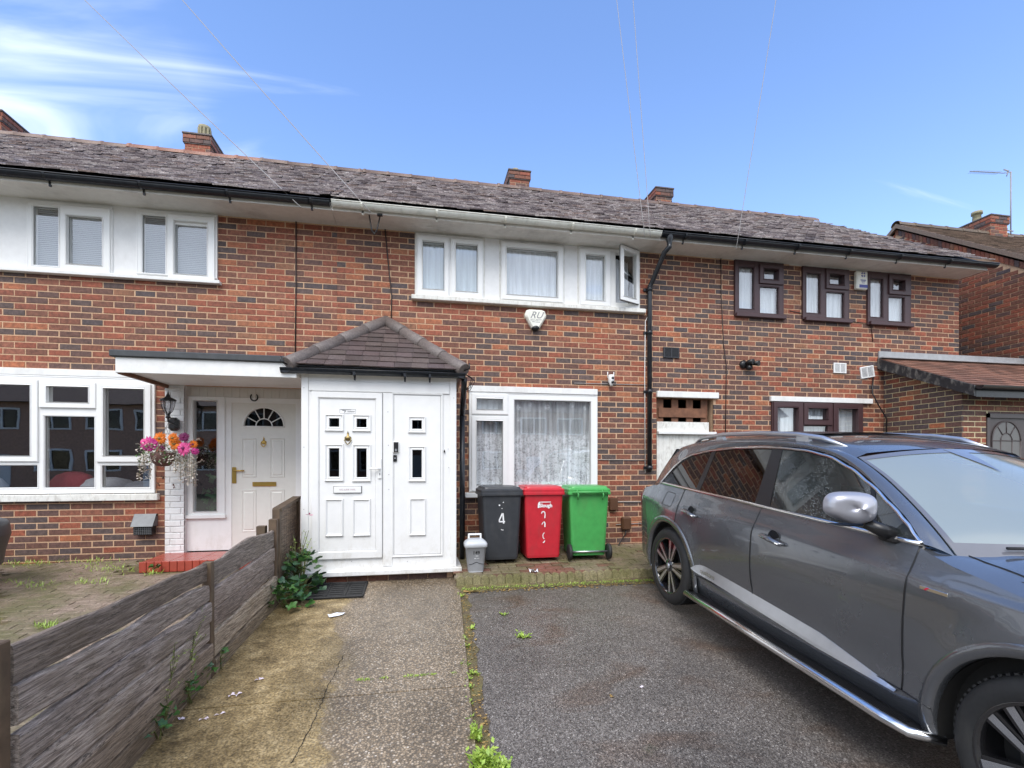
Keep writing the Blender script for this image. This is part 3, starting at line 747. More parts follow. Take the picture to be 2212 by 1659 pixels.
def chimney(house, x0, x1, zt, y0, pot, zpot=0, w=.62):
    zt += .10
    mb = MB(); y1 = y0+w
    mb.box(x0+.04, x1-.04, y0+.04, y1-.04, RZ-1.3, zt-.10); 
    st = obj('chimney', mb, MT['mortar'], house)
    f = MB(); 
    wt = [6,4,3,8,8,12,14,12,10,5,3,1,1,0]
    def courses(fn, a0, a1, z0, z1):
        r = 0; z = z1
        while z > z0:
            a = a0-(.11 if r % 2 else 0)
            while a < a1:
                p = (max(a+.004,a0), min(a+.221,a1))
                if p[1]-p[0] > .03: f.cur = PAL[pick(wt)]; brick_mb(f, p[0], p[1], z-.069, z-.004, .006, fn)
                a += .225
            z -= .075; r += 1
    zb = RZ-.6
    courses(front(y0+.04), x0+.04, x1-.04, zb, zt-.19); courses(leftface(x0+.04), y0+.04, y1-.04, zb, zt-.19); courses(lambda a,d,z: (x1-.04+d, a, z), y0+.04, y1-.04, zb, zt-.19)
    courses(front(y0+.015), x0+.015, x1-.015, zt-.19, zt-.04); courses(leftface(x0+.015), y0+.015, y1-.015, zt-.19, zt-.04); courses(lambda a,d,z: (x1-.015+d, a, z), y0+.015, y1-.015, zt-.19, zt-.04)
    stuff(obj('bricks', f, MT['brick'], st))
    c = MB(); c.box(x0+.02, x1-.02, y0+.02, y1-.02, zt-.2, zt-.03); c.box(x0, x1, y0, y1, zt-.035, zt, .008); obj('chimney_cap', c, MT['tile_slate'], st)
    if pot:
        px, pr, ph, kind = pot; m = MB()
        if kind == 'fluted':
            m.lathe([(pr,0),(pr*1.05,.03),(pr*.95,.06),(pr*.95,ph-.06),(pr*1.05,ph-.05),(pr*1.05,ph),(pr*.7,ph),(pr*.7,ph-.2)], (px,y0+w/2,zt), 16)
            for q in range(10):
                a = 2*math.pi*q/10; m.box(px+pr*math.cos(a)-.014, px+pr*math.cos(a)+.014, y0+w/2+pr*math.sin(a)-.014, y0+w/2+pr*math.sin(a)+.014, zt+.05, zt+ph-.05)
        else:
            m.lathe([(pr,0),(pr*.9,ph*.7),(pr*1.25,ph*.72),(pr*1.2,ph),(0,ph)], (px,y0+w/2,zt), 16)
        obj('chimney_pot', m, MT['stone_cap'], st)
    return st
GZ = 4.285                                   # gutter rim
def gutter(house, s0, s1, m, name='gutter', step=.9):
    mb = MB(); prof = [(.056*math.cos(a), .056*math.sin(a)) for a in [math.pi*(1+k/8) for k in range(9)]]
    A = mb.pts([(s0, EY+.02+p, GZ+q) for p, q in prof]); B = mb.pts([(s1, EY+.02+p, GZ+q) for p, q in prof])
    A2 = mb.pts([(s0, EY+.02+p*.9, GZ+q*.9) for p, q in prof]); B2 = mb.pts([(s1, EY+.02+p*.9, GZ+q*.9) for p, q in prof])
    for k in range(8): mb.face([A[k],A[k+1],B[k+1],B[k]], True); mb.face([A2[k],A2[k+1],B2[k+1],B2[k]], True)
    for e in (0, 8): mb.face([A[e],B[e],B2[e],A2[e]])
    mb.face(A); mb.face(B)
    mb.tube([(s0,EY+.02-.056,GZ),(s1,EY+.02-.056,GZ)], .0065, 6)
    g = obj(name, mb, MT[m], house); x = s0+.35
    while x < s1-.1:
        k = MB(); k.prism([(EY+.02+.062*math.cos(math.pi*(1+q/8)), GZ+.062*math.sin(math.pi*(1+q/8))) for q in range(9)], x-.013, x+.013, 'x'); k.box(x-.011,x+.011,-.405,-.385,GZ-.10,GZ); obj('gutter_bracket', k, MT[m], g); x += step+rnd.uniform(-.05,.05)
    return g
def eaves(house, s0, s1, sof='soffit', fas='white_paint', boards=True):
    mb = MB(); mb.box(s0, s1, -.405, -.385, 4.205, 4.30); obj('fascia', mb, MT[fas], house)
    sp = MB()
    if boards:
        for k in range(4):
            y0 = -.384+.0965*k; sp.box(s0, s1, y0, y0+.0945, 4.212, 4.232)
    else: sp.box(s0, s1, -.384, .002, 4.212, 4.232)
    so = obj('soffit', sp, MT[sof], house); mb = MB()
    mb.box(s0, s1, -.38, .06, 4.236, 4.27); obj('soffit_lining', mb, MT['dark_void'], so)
def house(name, label, s0, s1, holes, wt, cover=(), cat='house', phase=0.0, mort='mortar', tintf=None, grp=None, z_ph=0.0):
    h = thing(name, label, cat, ((s0+s1)/2, 0, 0), grp)
    mb = MB(); slab_mb(mb, (s0, s1, -.20, 4.24), holes, 0.0, .2)
    wl = obj('brick_wall', mb, MT[mort], h)
    brickwork(wl, (s0, s1, -.10, 4.22), holes, front(0), wt, 300, cover, phase=phase, tintf=tintf, z_ph=z_ph)
    mb = MB(); mb.box(s0+.01, s1-.01, 1.3, 2*RY-EY-.5, -.4, 4.2); mb.box(s0+.005, s1-.005, .2, 1.3, 2.25, 2.35); mb.box(s0, s0+.02, .2, 1.3, -.2, 4.2); mb.box(s1-.02, s1, .2, 1.3, -.2, 4.2); mb.box(s0, s1, .2, 1.3, 4.19, 4.21)
    obj('inner_walls', mb, MT['dark_void'], h)
    return h

# ---- left house
def cluster(s, z): return math.sin(s*1.7+.6)*math.sin(z*2.1-.4)+.6*math.sin(s*4.1+z*3.3)
def left_t(s, z, c):
    q = cluster(s, z)+(1.2 if s > -2.3 and z > 2.3 else 0)
    if q > .7 and rnd.random() < .35: return rnd.choice([8,9,10,11,12])
    if q < -.5 and rnd.random() < .4: return rnd.choice([0,1,3,4,6])
    if z < .3 and rnd.random() < .5: return rnd.choice([3,4,5,1])
    return c
def mid_t(s, z, c):
    q = cluster(s+3, z)+(1.0 if s < .3 and z > 2.4 else 0)-(.6 if z < 2 else 0)
    if q > .6 and rnd.random() < .35: return rnd.choice([8,9,10,11,12])
    if q < -.4 and rnd.random() < .4: return rnd.choice([0,1,3,4,5,6])
    return c
rA = rect(61,434,584,246); rB = rect(297,454,593,471)
rBandL = (-8.0, wx(471), wall(100,588)[1], 4.215)
rBay = (-6.4, wx(337), wall(170,1066)[1], wall(100,812)[1]); zlintL = wall(100,801)[1]
S_P0, S_P1 = -3.02, -2.81
rPorchL = (S_P1, -1.2, -.1, 2.10)
holesL = [(rBandL[0], rBandL[1], rBandL[2]-.02, 4.3), (rBay[0], rBay[1], rBay[2], zlintL), (S_P0, -1.2, -.2, 2.10)]
hl = house('terraced_house', 'left terraced house with flat white canopy and cream door beside a wide white window', -8.0, SL, holesL, W_LEFT, cat='house', phase=.03, tintf=left_t,
           cover=[(-3.2,-1.2,2.0,2.4)])
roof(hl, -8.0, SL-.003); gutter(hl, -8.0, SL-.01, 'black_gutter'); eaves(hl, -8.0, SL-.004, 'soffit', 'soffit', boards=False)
x0, _z = wall(392, 298, 9.85); x1 = wx(457.5, 9.85)
chimney(hl, x0, x1, wall(392, 294, 9.85)[1], 9.85-D, (wx(436,10.1), .10, .34, 'fluted'), w=.75)
chimney(hl, wx(-70,9.85), wx(5,9.85), wall(5,248,9.85)[1], 9.85-D, None, w=.9)
# first-floor white band with two windows
wb = MB(); slab_mb(wb, (rBandL[0], rBandL[1], rBandL[2]-.02, 4.212), [rA, rB], -.012, .05); 
bd = obj('white_panel', wb, MT['panel_white'], hl)
m = MB(); m.box(rBandL[0], rBandL[1], -.03, -.0125, wall(100,428)[1], 4.21); obj('head_board', m, MT['soffit'], bd)
m = MB(); m.box(rBandL[0], wx(479), -.075, .0, rBandL[2]-.03, rBandL[2]+.012, .005); obj('sill', m, MT['white_paint'], bd)
def G(x0, yt, yb, x1, d=D): return rect(x0, yt, yb, x1, d)
window(hl, rA, [(G(75,447,574,130), None, 'blind'), (G(150,469,573,227), G(137,447,588,243), 'blind')], label='wide upstairs window with grey blind')
window(hl, rB, [(G(310,466,591,360), None, 'blind'), (G(380,480,594,451), G(367,466,606,467), 'blind')])
for (a, b, yt, yb) in ((150, 226, 460, 468), (379, 449, 480, 486)):
    r = G(a, yt, yb, b); m = MB(); m.box(r[0], r[1], -.02, .03, r[2], r[3]); obj('blind_headrail', m, MT['white_plastic'], hl)
# ground-floor window
zt = rBay[3]
bay = window(hl, rBay, [(G(-120,828,984,73), G(-135,816,997,88), None), (G(-120,1005,1054,85), None, None), (G(107.5,835,869,197.5), G(91,825.5,881,212.5), None),
      (G(100,899,1053,207.5), None, None), (G(229,839.5,984.5,316), G(214,828,998,330), None), (G(223,1005.5,1053,326), None, None)], label='large ground floor window with dark room behind', sill=(-6.4, wx(346), wall(170,1082)[1], wall(170,1067.5)[1], .07, 'old_white'))
m = MB(); m.box(-6.4, wx(337)+.01, -.035, .02, rBay[3]+.002, zlintL+.02, .004); obj('white_lintel', m, MT['white_paint'], hl)
for (x, z, sx, sz, mt) in ((-3.85,.80,.38,.17,'cushion'), (-4.2,.84,.25,.2,'redcloth'), (-5.15,.80,.25,.2,'cushion'), (-3.45,.78,.25,.14,'cushion')):
    m = MB(); m.lathe([(0.001,-1),(.5,-.9),(.85,-.6),(1,-.1),(.95,.4),(.7,.8),(.3,1),(0.001,1.02)], (0,0,0), 16); m.v = [(x+a*sx, .36+b*.18, z+c*sz) for a, b, c in m.v]; obj('cushion', m, MT[mt], hl)
# white painted brick pier and the recessed entrance
pm_ = MB(); pm_.box(S_P0, S_P1, .001, .2, -.1, 2.0985)
pier = obj('white_pier', pm_, MT['whitebrick'], hl)
old = PAL[:]; PAL[:] = [(1,1,1)]*len(PAL)
brickwork(pier, (S_P0, S_P1, .02, 2.07), [], front(-.001), W_LEFT, 60, mat_='whitebrick', phase=S_P0+.06, dep=.009, bw=.12 if False else .225)
PAL[:] = old
YR = .10; d2 = D+YR
zdoor_b = .06
ent = MB(); eF = (S_P1, -1.24, zdoor_b, wall(450,858,d2)[1])
gS = G(421,866,1105,472,d2); dL = G(502,870,1200,640,d2); dL = (dL[0], dL[1], zdoor_b+.03, dL[3])
slab_mb(ent, eF, [gS, dL], YR-.03, YR+.04)
ef = obj('door_frame', ent, MT['upvc'], hl)
m = MB(); sash_mb(m, G(409,857,1113,489,d2), gS, YR-.03, YR-.05); obj('sidelight_frame', m, MT['upvc'], ef)
m = MB(); m.box(gS[0], gS[1], YR-.004, YR+.004, gS[2], gS[3]); obj('sidelight_pane', m, MT['glass'], ef)
r = G(400,1112,1120,491,d2); m = MB(); m.box(r[0], r[1], YR-.07, YR-.03, r[2], r[3], .004); obj('sidelight_sill', m, MT['upvc'], ef)
m = MB(); r = (S_P1, -1.24, eF[3]+.002, 2.0985); k = r[0]
while k < r[1]: m.box(k, min(k+.045, r[1]), YR-.03-.004*(int(k*22) % 2), YR+.02, r[2], r[3]); k += .0465
obj('ribbed_panel', m, MT['ribbed'], ef)
# indoor plant leaves behind the sidelight
m = MB()
for k in range(70):
    x, z = rnd.uniform(gS[0], gS[1]), gS[2]+abs(rnd.gauss(0,.22)); y = rnd.uniform(.2,.5); a = rnd.uniform(0,6.28); L = rnd.uniform(.04,.10)
    m.quad((x,y,z),(x+L*.5*math.cos(a)-.02,y+.01,z+L*.4),(x+L*math.cos(a),y,z+L*math.sin(a)),(x+L*.5*math.cos(a)+.02,y-.01,z-L*.2))
obj('houseplant', m, MT['green_int'], ef)
# six-panel door with a fanlight
cxF, czF = wall(571, 921, d2); fr = wall(571, 882, d2)[1]-czF
dm = MB(); slab_mb(dm, dL, [(cxF-fr, cxF+fr, czF, czF+fr)], YR-.02, YR+.03)
arc = [(cxF+fr*math.cos(math.pi*k/18), czF+fr*math.sin(math.pi*k/18)) for k in range(19)]
for k in range(18):                          # spandrels round the arch
    (a, b), (c, d) = arc[k], arc[k+1]; xe = cxF+fr if k < 9 else cxF-fr
    dm.quad((a,YR-.02,b),(c,YR-.02,d),(c if k not in (8,9) else c,YR-.02,czF+fr),(a,YR-.02,czF+fr)); dm.quad((a,YR-.02,b),(c,YR-.02,d),(c,YR+.01,d),(a,YR+.01,b))
dr = obj('front_door', dm, MT['cream_upvc'], hl)
m = MB(); m.prism([(cxF+(fr)*math.cos(math.pi*k/18), czF+.006+(fr-.004)*math.sin(math.pi*k/18)) for k in range(19)], YR+.004, YR+.01); obj('fanlight_pane', m, MT['glass_dark'], dr)
m = MB(); m.tube([(cxF+(fr+.012)*math.cos(math.pi*k/24), YR-.022, czF+(fr+.012)*math.sin(math.pi*k/24)) for k in range(25)], .009, 6); m.tube([(cxF-fr-.02,YR-.022,czF-.006),(cxF+fr+.02,YR-.022,czF-.006)], .009, 6)
for a in (30, 62, 90, 118, 150): m.tube([(cxF+.42*fr*math.cos(R(a)),YR-.01,czF+.42*fr*math.sin(R(a))),(cxF+fr*math.cos(R(a)),YR-.01,czF+fr*math.sin(R(a)))], .007, 6)
m.tube([(cxF+.42*fr*math.cos(math.pi*k/12),YR-.01,czF+.42*fr*math.sin(math.pi*k/12)) for k in range(13)], .007, 6)
obj('fanlight_bars', m, MT['upvc'], dr)
for x0_, x1_ in ((523,555),(584,616)):
    for yt, yb in ((947,1031),(1058,1149)):
        r = G(x0_, yt, yb, x1_, d2); m = MB(); rings_mb(m, [(r, YR-.021), (ins(r,.008), YR-.028), (ins(r,.018), YR-.022), (ins(r,.026), YR-.022), (ins(r,.04), YR-.028)]); i2 = ins(r,.04)
        m.quad((i2[0],YR-.028,i2[2]),(i2[1],YR-.028,i2[2]),(i2[1],YR-.028,i2[3]),(i2[0],YR-.028,i2[3])); obj('door_panel', m, MT['cream_upvc'], dr)
r = G(547,1041,1050.5,598,d2); m = MB(); m.box(r[0], r[1], YR-.034, YR-.02, r[2], r[3], .004); m.box(r[0]+.015, r[1]-.015, YR-.040, YR-.03, r[2]+.01, r[3]-.01, .003); obj('letterbox', m, MT['gold'], dr)
r = G(503,1009,1044,512,d2); m = MB(); m.box(r[0], r[1], YR-.032, YR-.02, r[2], r[3], .004); m.tube([((r[0]+r[1])/2,YR-.05,r[3]-.045),(r[1]+.10,YR-.05,r[3]-.045)], .009, 8); m.tube([((r[0]+r[1])/2,YR-.03,r[3]-.045),((r[0]+r[1])/2,YR-.052,r[3]-.045)], .009, 8); obj('door_handle', m, MT['gold'], dr)
def knocker(x, y, z, sc, mt, par):
    m = MB(); m.lathe([(.001,.06),(.010,.055),(.012,.02),(.034,.01),(.036,-.01),(.02,-.03)], (x,y,z), 12); m.v = [(a, y+(b-y)*.45, c) for a, b, c in m.v]
    m.tube([(x-.026,y-.012,z-.0),(x-.034,y-.016,z-.03),(x-.012,y-.02,z-.06),(x,y-.02,z-.07),(x+.012,y-.02,z-.06),(x+.034,y-.016,z-.03),(x+.026,y-.012,z)], .006, 6)
    m.tube([(x,y-.01,z+.05),(x,y-.012,z+.075)], [.006,.002], 6); m.v = [(x+(a-x)*sc, b, z+(c-z)*sc) for a, b, c in m.v]; return obj('door_knocker', m, MT[mt], par)
kx, kz = wall(571, 955, d2); knocker(kx, YR-.02, kz, .9, 'gold', dr)
# horseshoe over the door
hx, hz = wall(551, 857, d2); m = MB(); m.tube([(hx-.042*math.cos(R(a)), YR-.038, hz-.012+.045*(-math.sin(R(a)))*1.0) for a in range(-50, 231, 20)], .008, 6); tag(obj('horseshoe', m, MT['black'], loc=(hx,YR-.04,hz)), 'small dark horseshoe fixed above the cream front door', 'horseshoe')
# canopy
YC = 5.68-D; cz0 = 2.08
m = MB(); m.box(-3.02, -1.30, YC, -.001, cz0+.02, 2.215); cnp = obj('canopy', m, MT['panel_white'], hl)
m = MB(); m.box(-3.03, -1.30, YC-.02, YC-.001, cz0-.008, 2.23, .003); m.box(-3.035, -3.021, YC-.001, 0, cz0-.008, 2.23); obj('fascia_board', m, MT['white_paint'], cnp)
m = MB(); m.box(-3.075, -1.30, YC-.05, -.0, 2.232, 2.30, .008); obj('roof_edge', m, MT['felt'], cnp)
m = MB(); m.box(-3.019, -2.98, YC, -.001, cz0-.02, cz0+.019); obj('edge_batten', m, MT['oldplank'], cnp)
# red tiled step
stp = MB(); YS = 6.08-D; stp.box(-3.02, -1.42, YS+.003, .06, -.2, .045)
stO = obj('doorstep', stp, MT['redpaint'], hl); x = -3.02; m0 = MB(); m0.box(-.036, .036, -.012, .012, -.06, .058, .004); me_ = mesh_of('tile', m0, MT['redpaint'])
while x < -1.6: inst('tile', me_, stO, (x+.038, YS-.006, .0)); x += .0765
m0 = MB(); m0.box(-.14, .14, -.14, .14, -.01, .008, .003); me_ = mesh_of('tile', m0, MT['redpaint'])
for i in range(5):
    for j in range(2): inst('tile', me_, stO, (-2.87+.285*i, YS+.135+.285*j, .048))

# ---- middle house
sC = (wx(899), wx(1044)); rC = rect(899,505,639,1044); rDm = rect(1081,522,649,1216); rE = rect(1249,534,660,1379)
zband = wall(899,640)[1]; bandM = (wx(897), wx(1380), zband, 4.3)
rLw = rect(1013,847,1062,1289); zlM = wall(1013,833.5)[1]
holesM = [bandM, (rLw[0]-.005, rLw[1]+.0, rLw[2], zlM)]
PX0, PX1, YP = -1.264, .431, 5.755-D         # porch
hm = house('terraced_house', 'middle terraced house with white gutter, large lace curtained window and three white upstairs windows', SL, SR, holesM, W_MID, cover=[(PX0,PX1,-1,2.5)], phase=.09, tintf=mid_t)
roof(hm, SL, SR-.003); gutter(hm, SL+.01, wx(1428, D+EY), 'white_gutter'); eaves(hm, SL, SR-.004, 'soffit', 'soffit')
chimney(hm, wx(1098,9.85), wx(1148,9.85), wall(1098,373,9.85)[1], 9.85-D, (wx(1114,10.1), .07, .16, 'fluted'), w=.6)
wb = MB(); slab_mb(wb, (bandM[0], bandM[1], zband-.01, 4.211), [rC, rDm, rE], -.012, .05); bd = obj('white_panel', wb, MT['panel_white'], hm)
m = MB(); m.box(wx(889), wx(1390), -.085, .0, wall(889,649)[1], wall(889,639.5)[1], .006); obj('sill', m, MT['old_white'], bd)
for r in (rC, rDm, rE):
    m = MB(); rings_mb(m, [(ins(r,-.018), -.013), (ins(r,-.014), -.019), (ins(r,-.002), -.019), (ins(r,.0), -.012)]); obj('window_trim', m, MT['old_white'], bd)
window(hm, rC, [(G(913,523,626,959), G(901.5,510.5,639,969), 'curtain_blue'), (G(984,529,631,1030.5), G(974,518,644,1042), 'curtain_blue')])
window(hm, rDm, [(G(1093,537,638,1203), G(1083,525,648,1214), 'net')])
wE = window(hm, rE, [(G(1263,552,650,1304), G(1251,538,660,1316), 'net'), (G(1328,548,655,1370), None, None)], label='upstairs window beside the drainpipe with its right casement swung open')
# its right pane is an open casement: clear the fixed glass again and hang the sash at an angle
for ch in list(wE.children):
    if ch.name.split('.')[0] in ('pane', 'gasket', 'glazing_bead'):
        cx_ = sum(v.co.x for v in ch.data.vertices)/len(ch.data.vertices)+hm.location.x
        if cx_ > wx(1322): bpy.data.objects.remove(ch, do_unlink=True)
hx_ = wx(1377); zc0, zc1 = wall(1377,664)[1]+.025, wall(1377,549)[1]+.02; cw = .385; phi = R(24)
def hinge(mb):
    out = MB(); out.f, out.c, out.sm = mb.f, mb.c, mb.sm
    out.v = [(hx_-(cw-a)*math.cos(phi)+(b)*math.sin(phi)*0, -.05-(cw-a)*math.sin(phi)+b, c) for a, b, c in mb.v]; return out
ro = (0, cw, zc0, zc1); ri = ins(ro, .062)
m = MB(); sash_mb(m, ro, ri, .035, -.012); rings_mb(m, [(ro, .035), (ri, .035)]); m.box(0, cw, -.0, .03, zc0, zc0+.002); m.box(0,.002,-.0,.03,zc0,zc1); oc = obj('open_casement', hinge(m), MT['upvc'], wE)
m = MB(); m.box(ri[0], ri[1], .008, .014, ri[2], ri[3]); obj('pane', hinge(m), MT['glass'], wE)
m = MB(); m.grid(lambda u, v: (ri[0]+.0+(cw-.12)*u, .30+.015*math.sin(u*30), ri[2]+(ri[3]-ri[2])*v), 16, 1); obj('net_curtain', hinge(m), MT['net'], wE)
# lounge window
wl_ = window(hm, rLw, [(G(1028.5,861,885,1085), G(1018,851,895,1096), 'net'), (G(1028.5,909,1048,1085), G(1018,899,1060,1096), 'lace'), (G(1110,864,1049,1275), None, 'lace')],
       label='large ground floor window with floral lace curtain above the bins', sill=(wx(1004), wx(1299), wall(1004,1074.5)[1], wall(1004,1064)[1], .09, 'white_paint'))
m = MB(); m.box(wx(1013)-.005, wx(1288)+.005, -.045, .02, rLw[3]+.002, zlM, .004); obj('white_lintel', m, MT['white_paint'], hm)
# ---- right house
rF = rect(1585,562,682,1690); rG = rect(1731,576,690,1831); rH = rect(1871,587,702,1964)
rK = rect(1665,868,1010,1861); rPass = (wx(1418), wx(1541), -.2, wall(1418,858)[1])
holesR = [rF, rG, rH, rK, rPass, (wx(1585)+.02, wx(1690)-.02, rF[3]-.01, rF[3]+.02)]
def right_t(s, z, c):
    near_win = (5.0 < s < 8.3 and 2.9 < z < 4.2)
    if near_win and rnd.random() < .4: return rnd.choice([0,1,13,3,4])
    if z < 2.1 and rnd.random() < .35: return rnd.choice([8,9,10,7])
    return c
hr = house('terraced_house', 'right terraced house with dark brown framed windows, behind the parked car', SR, SE, holesR, W_RIGHT, phase=.2, tintf=right_t)
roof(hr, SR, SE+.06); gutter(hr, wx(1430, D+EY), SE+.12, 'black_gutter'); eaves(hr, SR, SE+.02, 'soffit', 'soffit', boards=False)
chimney(hr, wx(1416,9.85), wx(1457,9.85), wall(1416,411,9.85)[1], 9.85-D, None, w=.7)
m = MB(); m.prism([(-.0,-.2),(-.0,4.22),(-.40,4.22),(-.40,4.3),(EY,4.33),(RY,RZ),(2*RY-EY-.2,EZ),(2*RY-EY-.6,-.2)], SE-.02, SE); obj('gable_wall', m, MT['mortar'], hr)
m = MB(); m.prism([(EY-.02,EZ-.03),(EY-.02,EZ+.03),(RY,RZ+.04),(RY,RZ-.03)], SE+.0, SE+.07); obj('verge', m, MT['flash'], hr)
def fan(g, x0, x1): pass
for r, gl_, so_, gl2 in ((rF, G(1594,577,667,1626), G(1637,564,612,1688), None), (rG, G(1739,591,676,1769), G(1780,581,626,1829), None), (rH, G(1876.5,602,685,1904), G(1915,595,636,1962), None)):
    pass
window(hr, rF, [(G(1594,577,667,1626), None, 'net'), (G(1645,583,605,1676), G(1637,573,614,1688), 'blind'), (G(1639,620,677,1679), None, 'net')], frame='brown_upvc', sash='brown_upvc',
       sill=(wx(1586), wx(1693), wall(1586,685)[1], wall(1586,676.5)[1], .07, 'brown_upvc'))
window(hr, rG, [(G(1739,591,676,1769), None, 'net'), (G(1786,595,616,1817), G(1780,583,625,1829), 'blind'), (G(1782,632,686,1820), None, 'lace' if False else 'net')], frame='brown_upvc', sash='brown_upvc',
       sill=(wx(1735), wx(1835), wall(1735,694)[1], wall(1735,686)[1], .07, 'brown_upvc'))
window(hr, rH, [(G(1877,602,685,1904), None, 'net'), (G(1922,607,628,1948), G(1915,595,637,1962), 'blind'), (G(1916,642,694,1950), None, 'net')], frame='brown_upvc', sash='brown_upvc',
       sill=(wx(1874), wx(1967), wall(1874,703)[1], wall(1874,695)[1], .07, 'brown_upvc'))
for a, b, yt, yb in ((1583,1690,552,561.5),):
    m = MB(); r = G(a, yt, yb, b); m.box(r[0], r[1], -.03, .02, r[2], r[3], .004); obj('head_board', m, MT['soffit'], hr)
m = MB(); m.box(wx(1705), wx(1963), -.03, .02, rG[3]+.004, 4.211, .004); obj('head_board', m, MT['soffit'], hr)
r = rK
window(hr, rK, [(G(1674,880,1002,1719), G(1667,869,1010,1730), 'net'), (G(1740,882,906,1783), G(1732,871,918,1793), 'net'), (G(1733,920,1002,1785), None, 'net'), (G(1805,883,1004,1847), G(1796,872,1012,1858), 'net')], frame='brown_upvc', sash='brown_upvc', back_d=.06)
for a, b, yt, yb in ((1662,1881,856,867), (1417,1549.5,845,858)):
    m = MB(); r = G(a, yt, yb, b); m.box(r[0], r[1], -.045, .02, r[2], r[3], .004); obj('white_lintel', m, MT['white_paint'], hr)
# side passage: pallet in the opening, white boarded door under it
pz = lambda y: wall(1419, y, D+.05)[1]
ps = (wx(1419,D+.05), wx(1529,D+.05))
pal_ = thing('pallet', 'old brown wooden pallet wedged in the dark opening above the white passage door', 'pallet', (ps[0],.05,pz(911)))
wpl = (ps[1]-ps[0])
for k in range(4):
    a = ps[0]+wpl*(.0+.29*k); m = MB(); m.box(a, a+wpl*.13, .06, .08, pz(911), pz(860), .002); obj('slat', m, MT['oldplank'], pal_)
for yt, yb in ((881,901),):
    m = MB(); m.box(ps[0]+.02, ps[1]-.04, .035, .058, pz(yb), pz(yt), .003); obj('plank', m, MT['oldplank'], pal_)
m = MB(); m.box(ps[0]+.0, ps[1]+.01, .2, 1.25, -.2, 2.2); 
bdv = MB(); bdv.box(rPass[0], rPass[1], .9, .95, -.2, 2.2); obj('passage_back', bdv, MT['dark_void'], hr)
m = MB(); m.box(ps[0]-.01, ps[1]+.0, .02, .05, pz(932), pz(911), .004); bo = obj('white_board', m, MT['old_white'], hr)
m = MB(); m.box(ps[0]-.01, wx(1546,D), -.03, .05, pz(938), pz(932)-.002, .003); obj('ledge', m, MT['white_paint'], hr)
m = MB(); k = ps[0]-.01; 
while k < ps[1]: m.box(k, min(k+.098, ps[1]), .03, .06, -.1, pz(938)-.003, .002); k += .1
obj('passage_door', m, MT['old_white'], hr)
m = MB(); m.box(ps[1]+.002, rPass[1]-.005, .1, .19, -.1, pz(938)); obj('door_post', m, MT['white_paint'], hr)
mb = MB(); rv = []
# drainpipe with swan neck
dp = MB(); xg = wx(1446, D+EY+.02); xp = wx(1403, D-.05)
dp.lathe([(.05,.02),(.05,-.03),(.034,-.07),(.034,-.1)], (xg,EY+.02,GZ-.05), 14)
dp.tube([(xg,EY+.02,GZ-.14),(xg,EY+.02,GZ-.18),(xg-.05,EY+.06,GZ-.24),(xp+.03,-.08,GZ-.52),(xp,-.055,GZ-.60),(xp,-.055,GZ-.7),(xp,-.055,1.02)], .034, 14)
for z in (GZ-.66, 3.0, 2.15, 1.05): dp.tube([(xp,-.055,z),(xp,-.055,z+.06)], .042, 14); dp.box(xp-.075,xp+.01,-.03,-.0,z+.01,z+.05)
pd = obj('drainpipe', dp, MT['black_gutter'], hr); pd['label'] = 'black drainpipe with bent neck'
m = MB(); m.tube([(xp+.05,-.02,3.4),(xp-.05,-.02,3.2),(xp-.06,-.02,2.4),(xp-.052,-.02,1.0)], .006, 6); obj('cable', m, MT['white_plastic'], hr)

# ------------------------------------------------------------------ white entrance porch
dP = D+YP; YB = YP
def GP(x0, yt, yb, x1): return rect(x0, yt, yb, x1, dP)
pz_sill = wall(830,1229,dP)[1]; pz_top = wall(652,806,dP)[1]; gyP = gz(YP)+.01
po = thing('entrance_porch', 'white plastic entrance porch with grey tiled pyramid roof and panelled double front', 'porch', ((PX0+PX1)/2, YP, gyP))
m = MB(); m.box(PX0+.03, PX1-.03, YP+.035, -.002, -.25, pz_sill-.055); base = obj('brick_base', m, MT['mortar'], po)
zb0, zb1 = gyP-.03, pz_sill-.055
pb = thing  # bricks of the plinth: front and the right flank
x = PX0+.03; hgt = zb1-gyP; k = 0; ms = {}
m0 = {}
for c in (5,6,3,1,7): 
    q = MB(); q.cur = tuple(v*.7 for v in PAL[c]); brick_mb(q, -.107, .107, 0, .078, .008, lambda a, d, z: (a, -d, z)); m0[c] = mesh_of('brick', q, MT['brick'])
    q = MB(); q.cur = tuple(v*.7 for v in PAL[c]); brick_mb(q, -.095, .095, 0, .078, .008, lambda a, d, z: (d, a, z)); ms[c] = mesh_of('brick', q, MT['brick'])
for rw in range(2):
    x = PX0+.14+(.1 if rw else 0)
    while x < PX1-.08: inst('brick', m0[rnd.choice([5,6,3,1,7])], base, (x, YP+.03, zb1-.082-.086*rw)); x += .224
    y = YP+.15
    while y < -.1: inst('brick', ms[rnd.choice([5,6,3,1,7])], base, (PX1-.03, y, zb1-.082-.086*rw)); y += .2
m = MB(); m.box(PX0-.06, PX1+.065, YP-.065, -.003, pz_sill-.055, pz_sill+.0, .007); obj('sill', m, MT['upvc'], po)
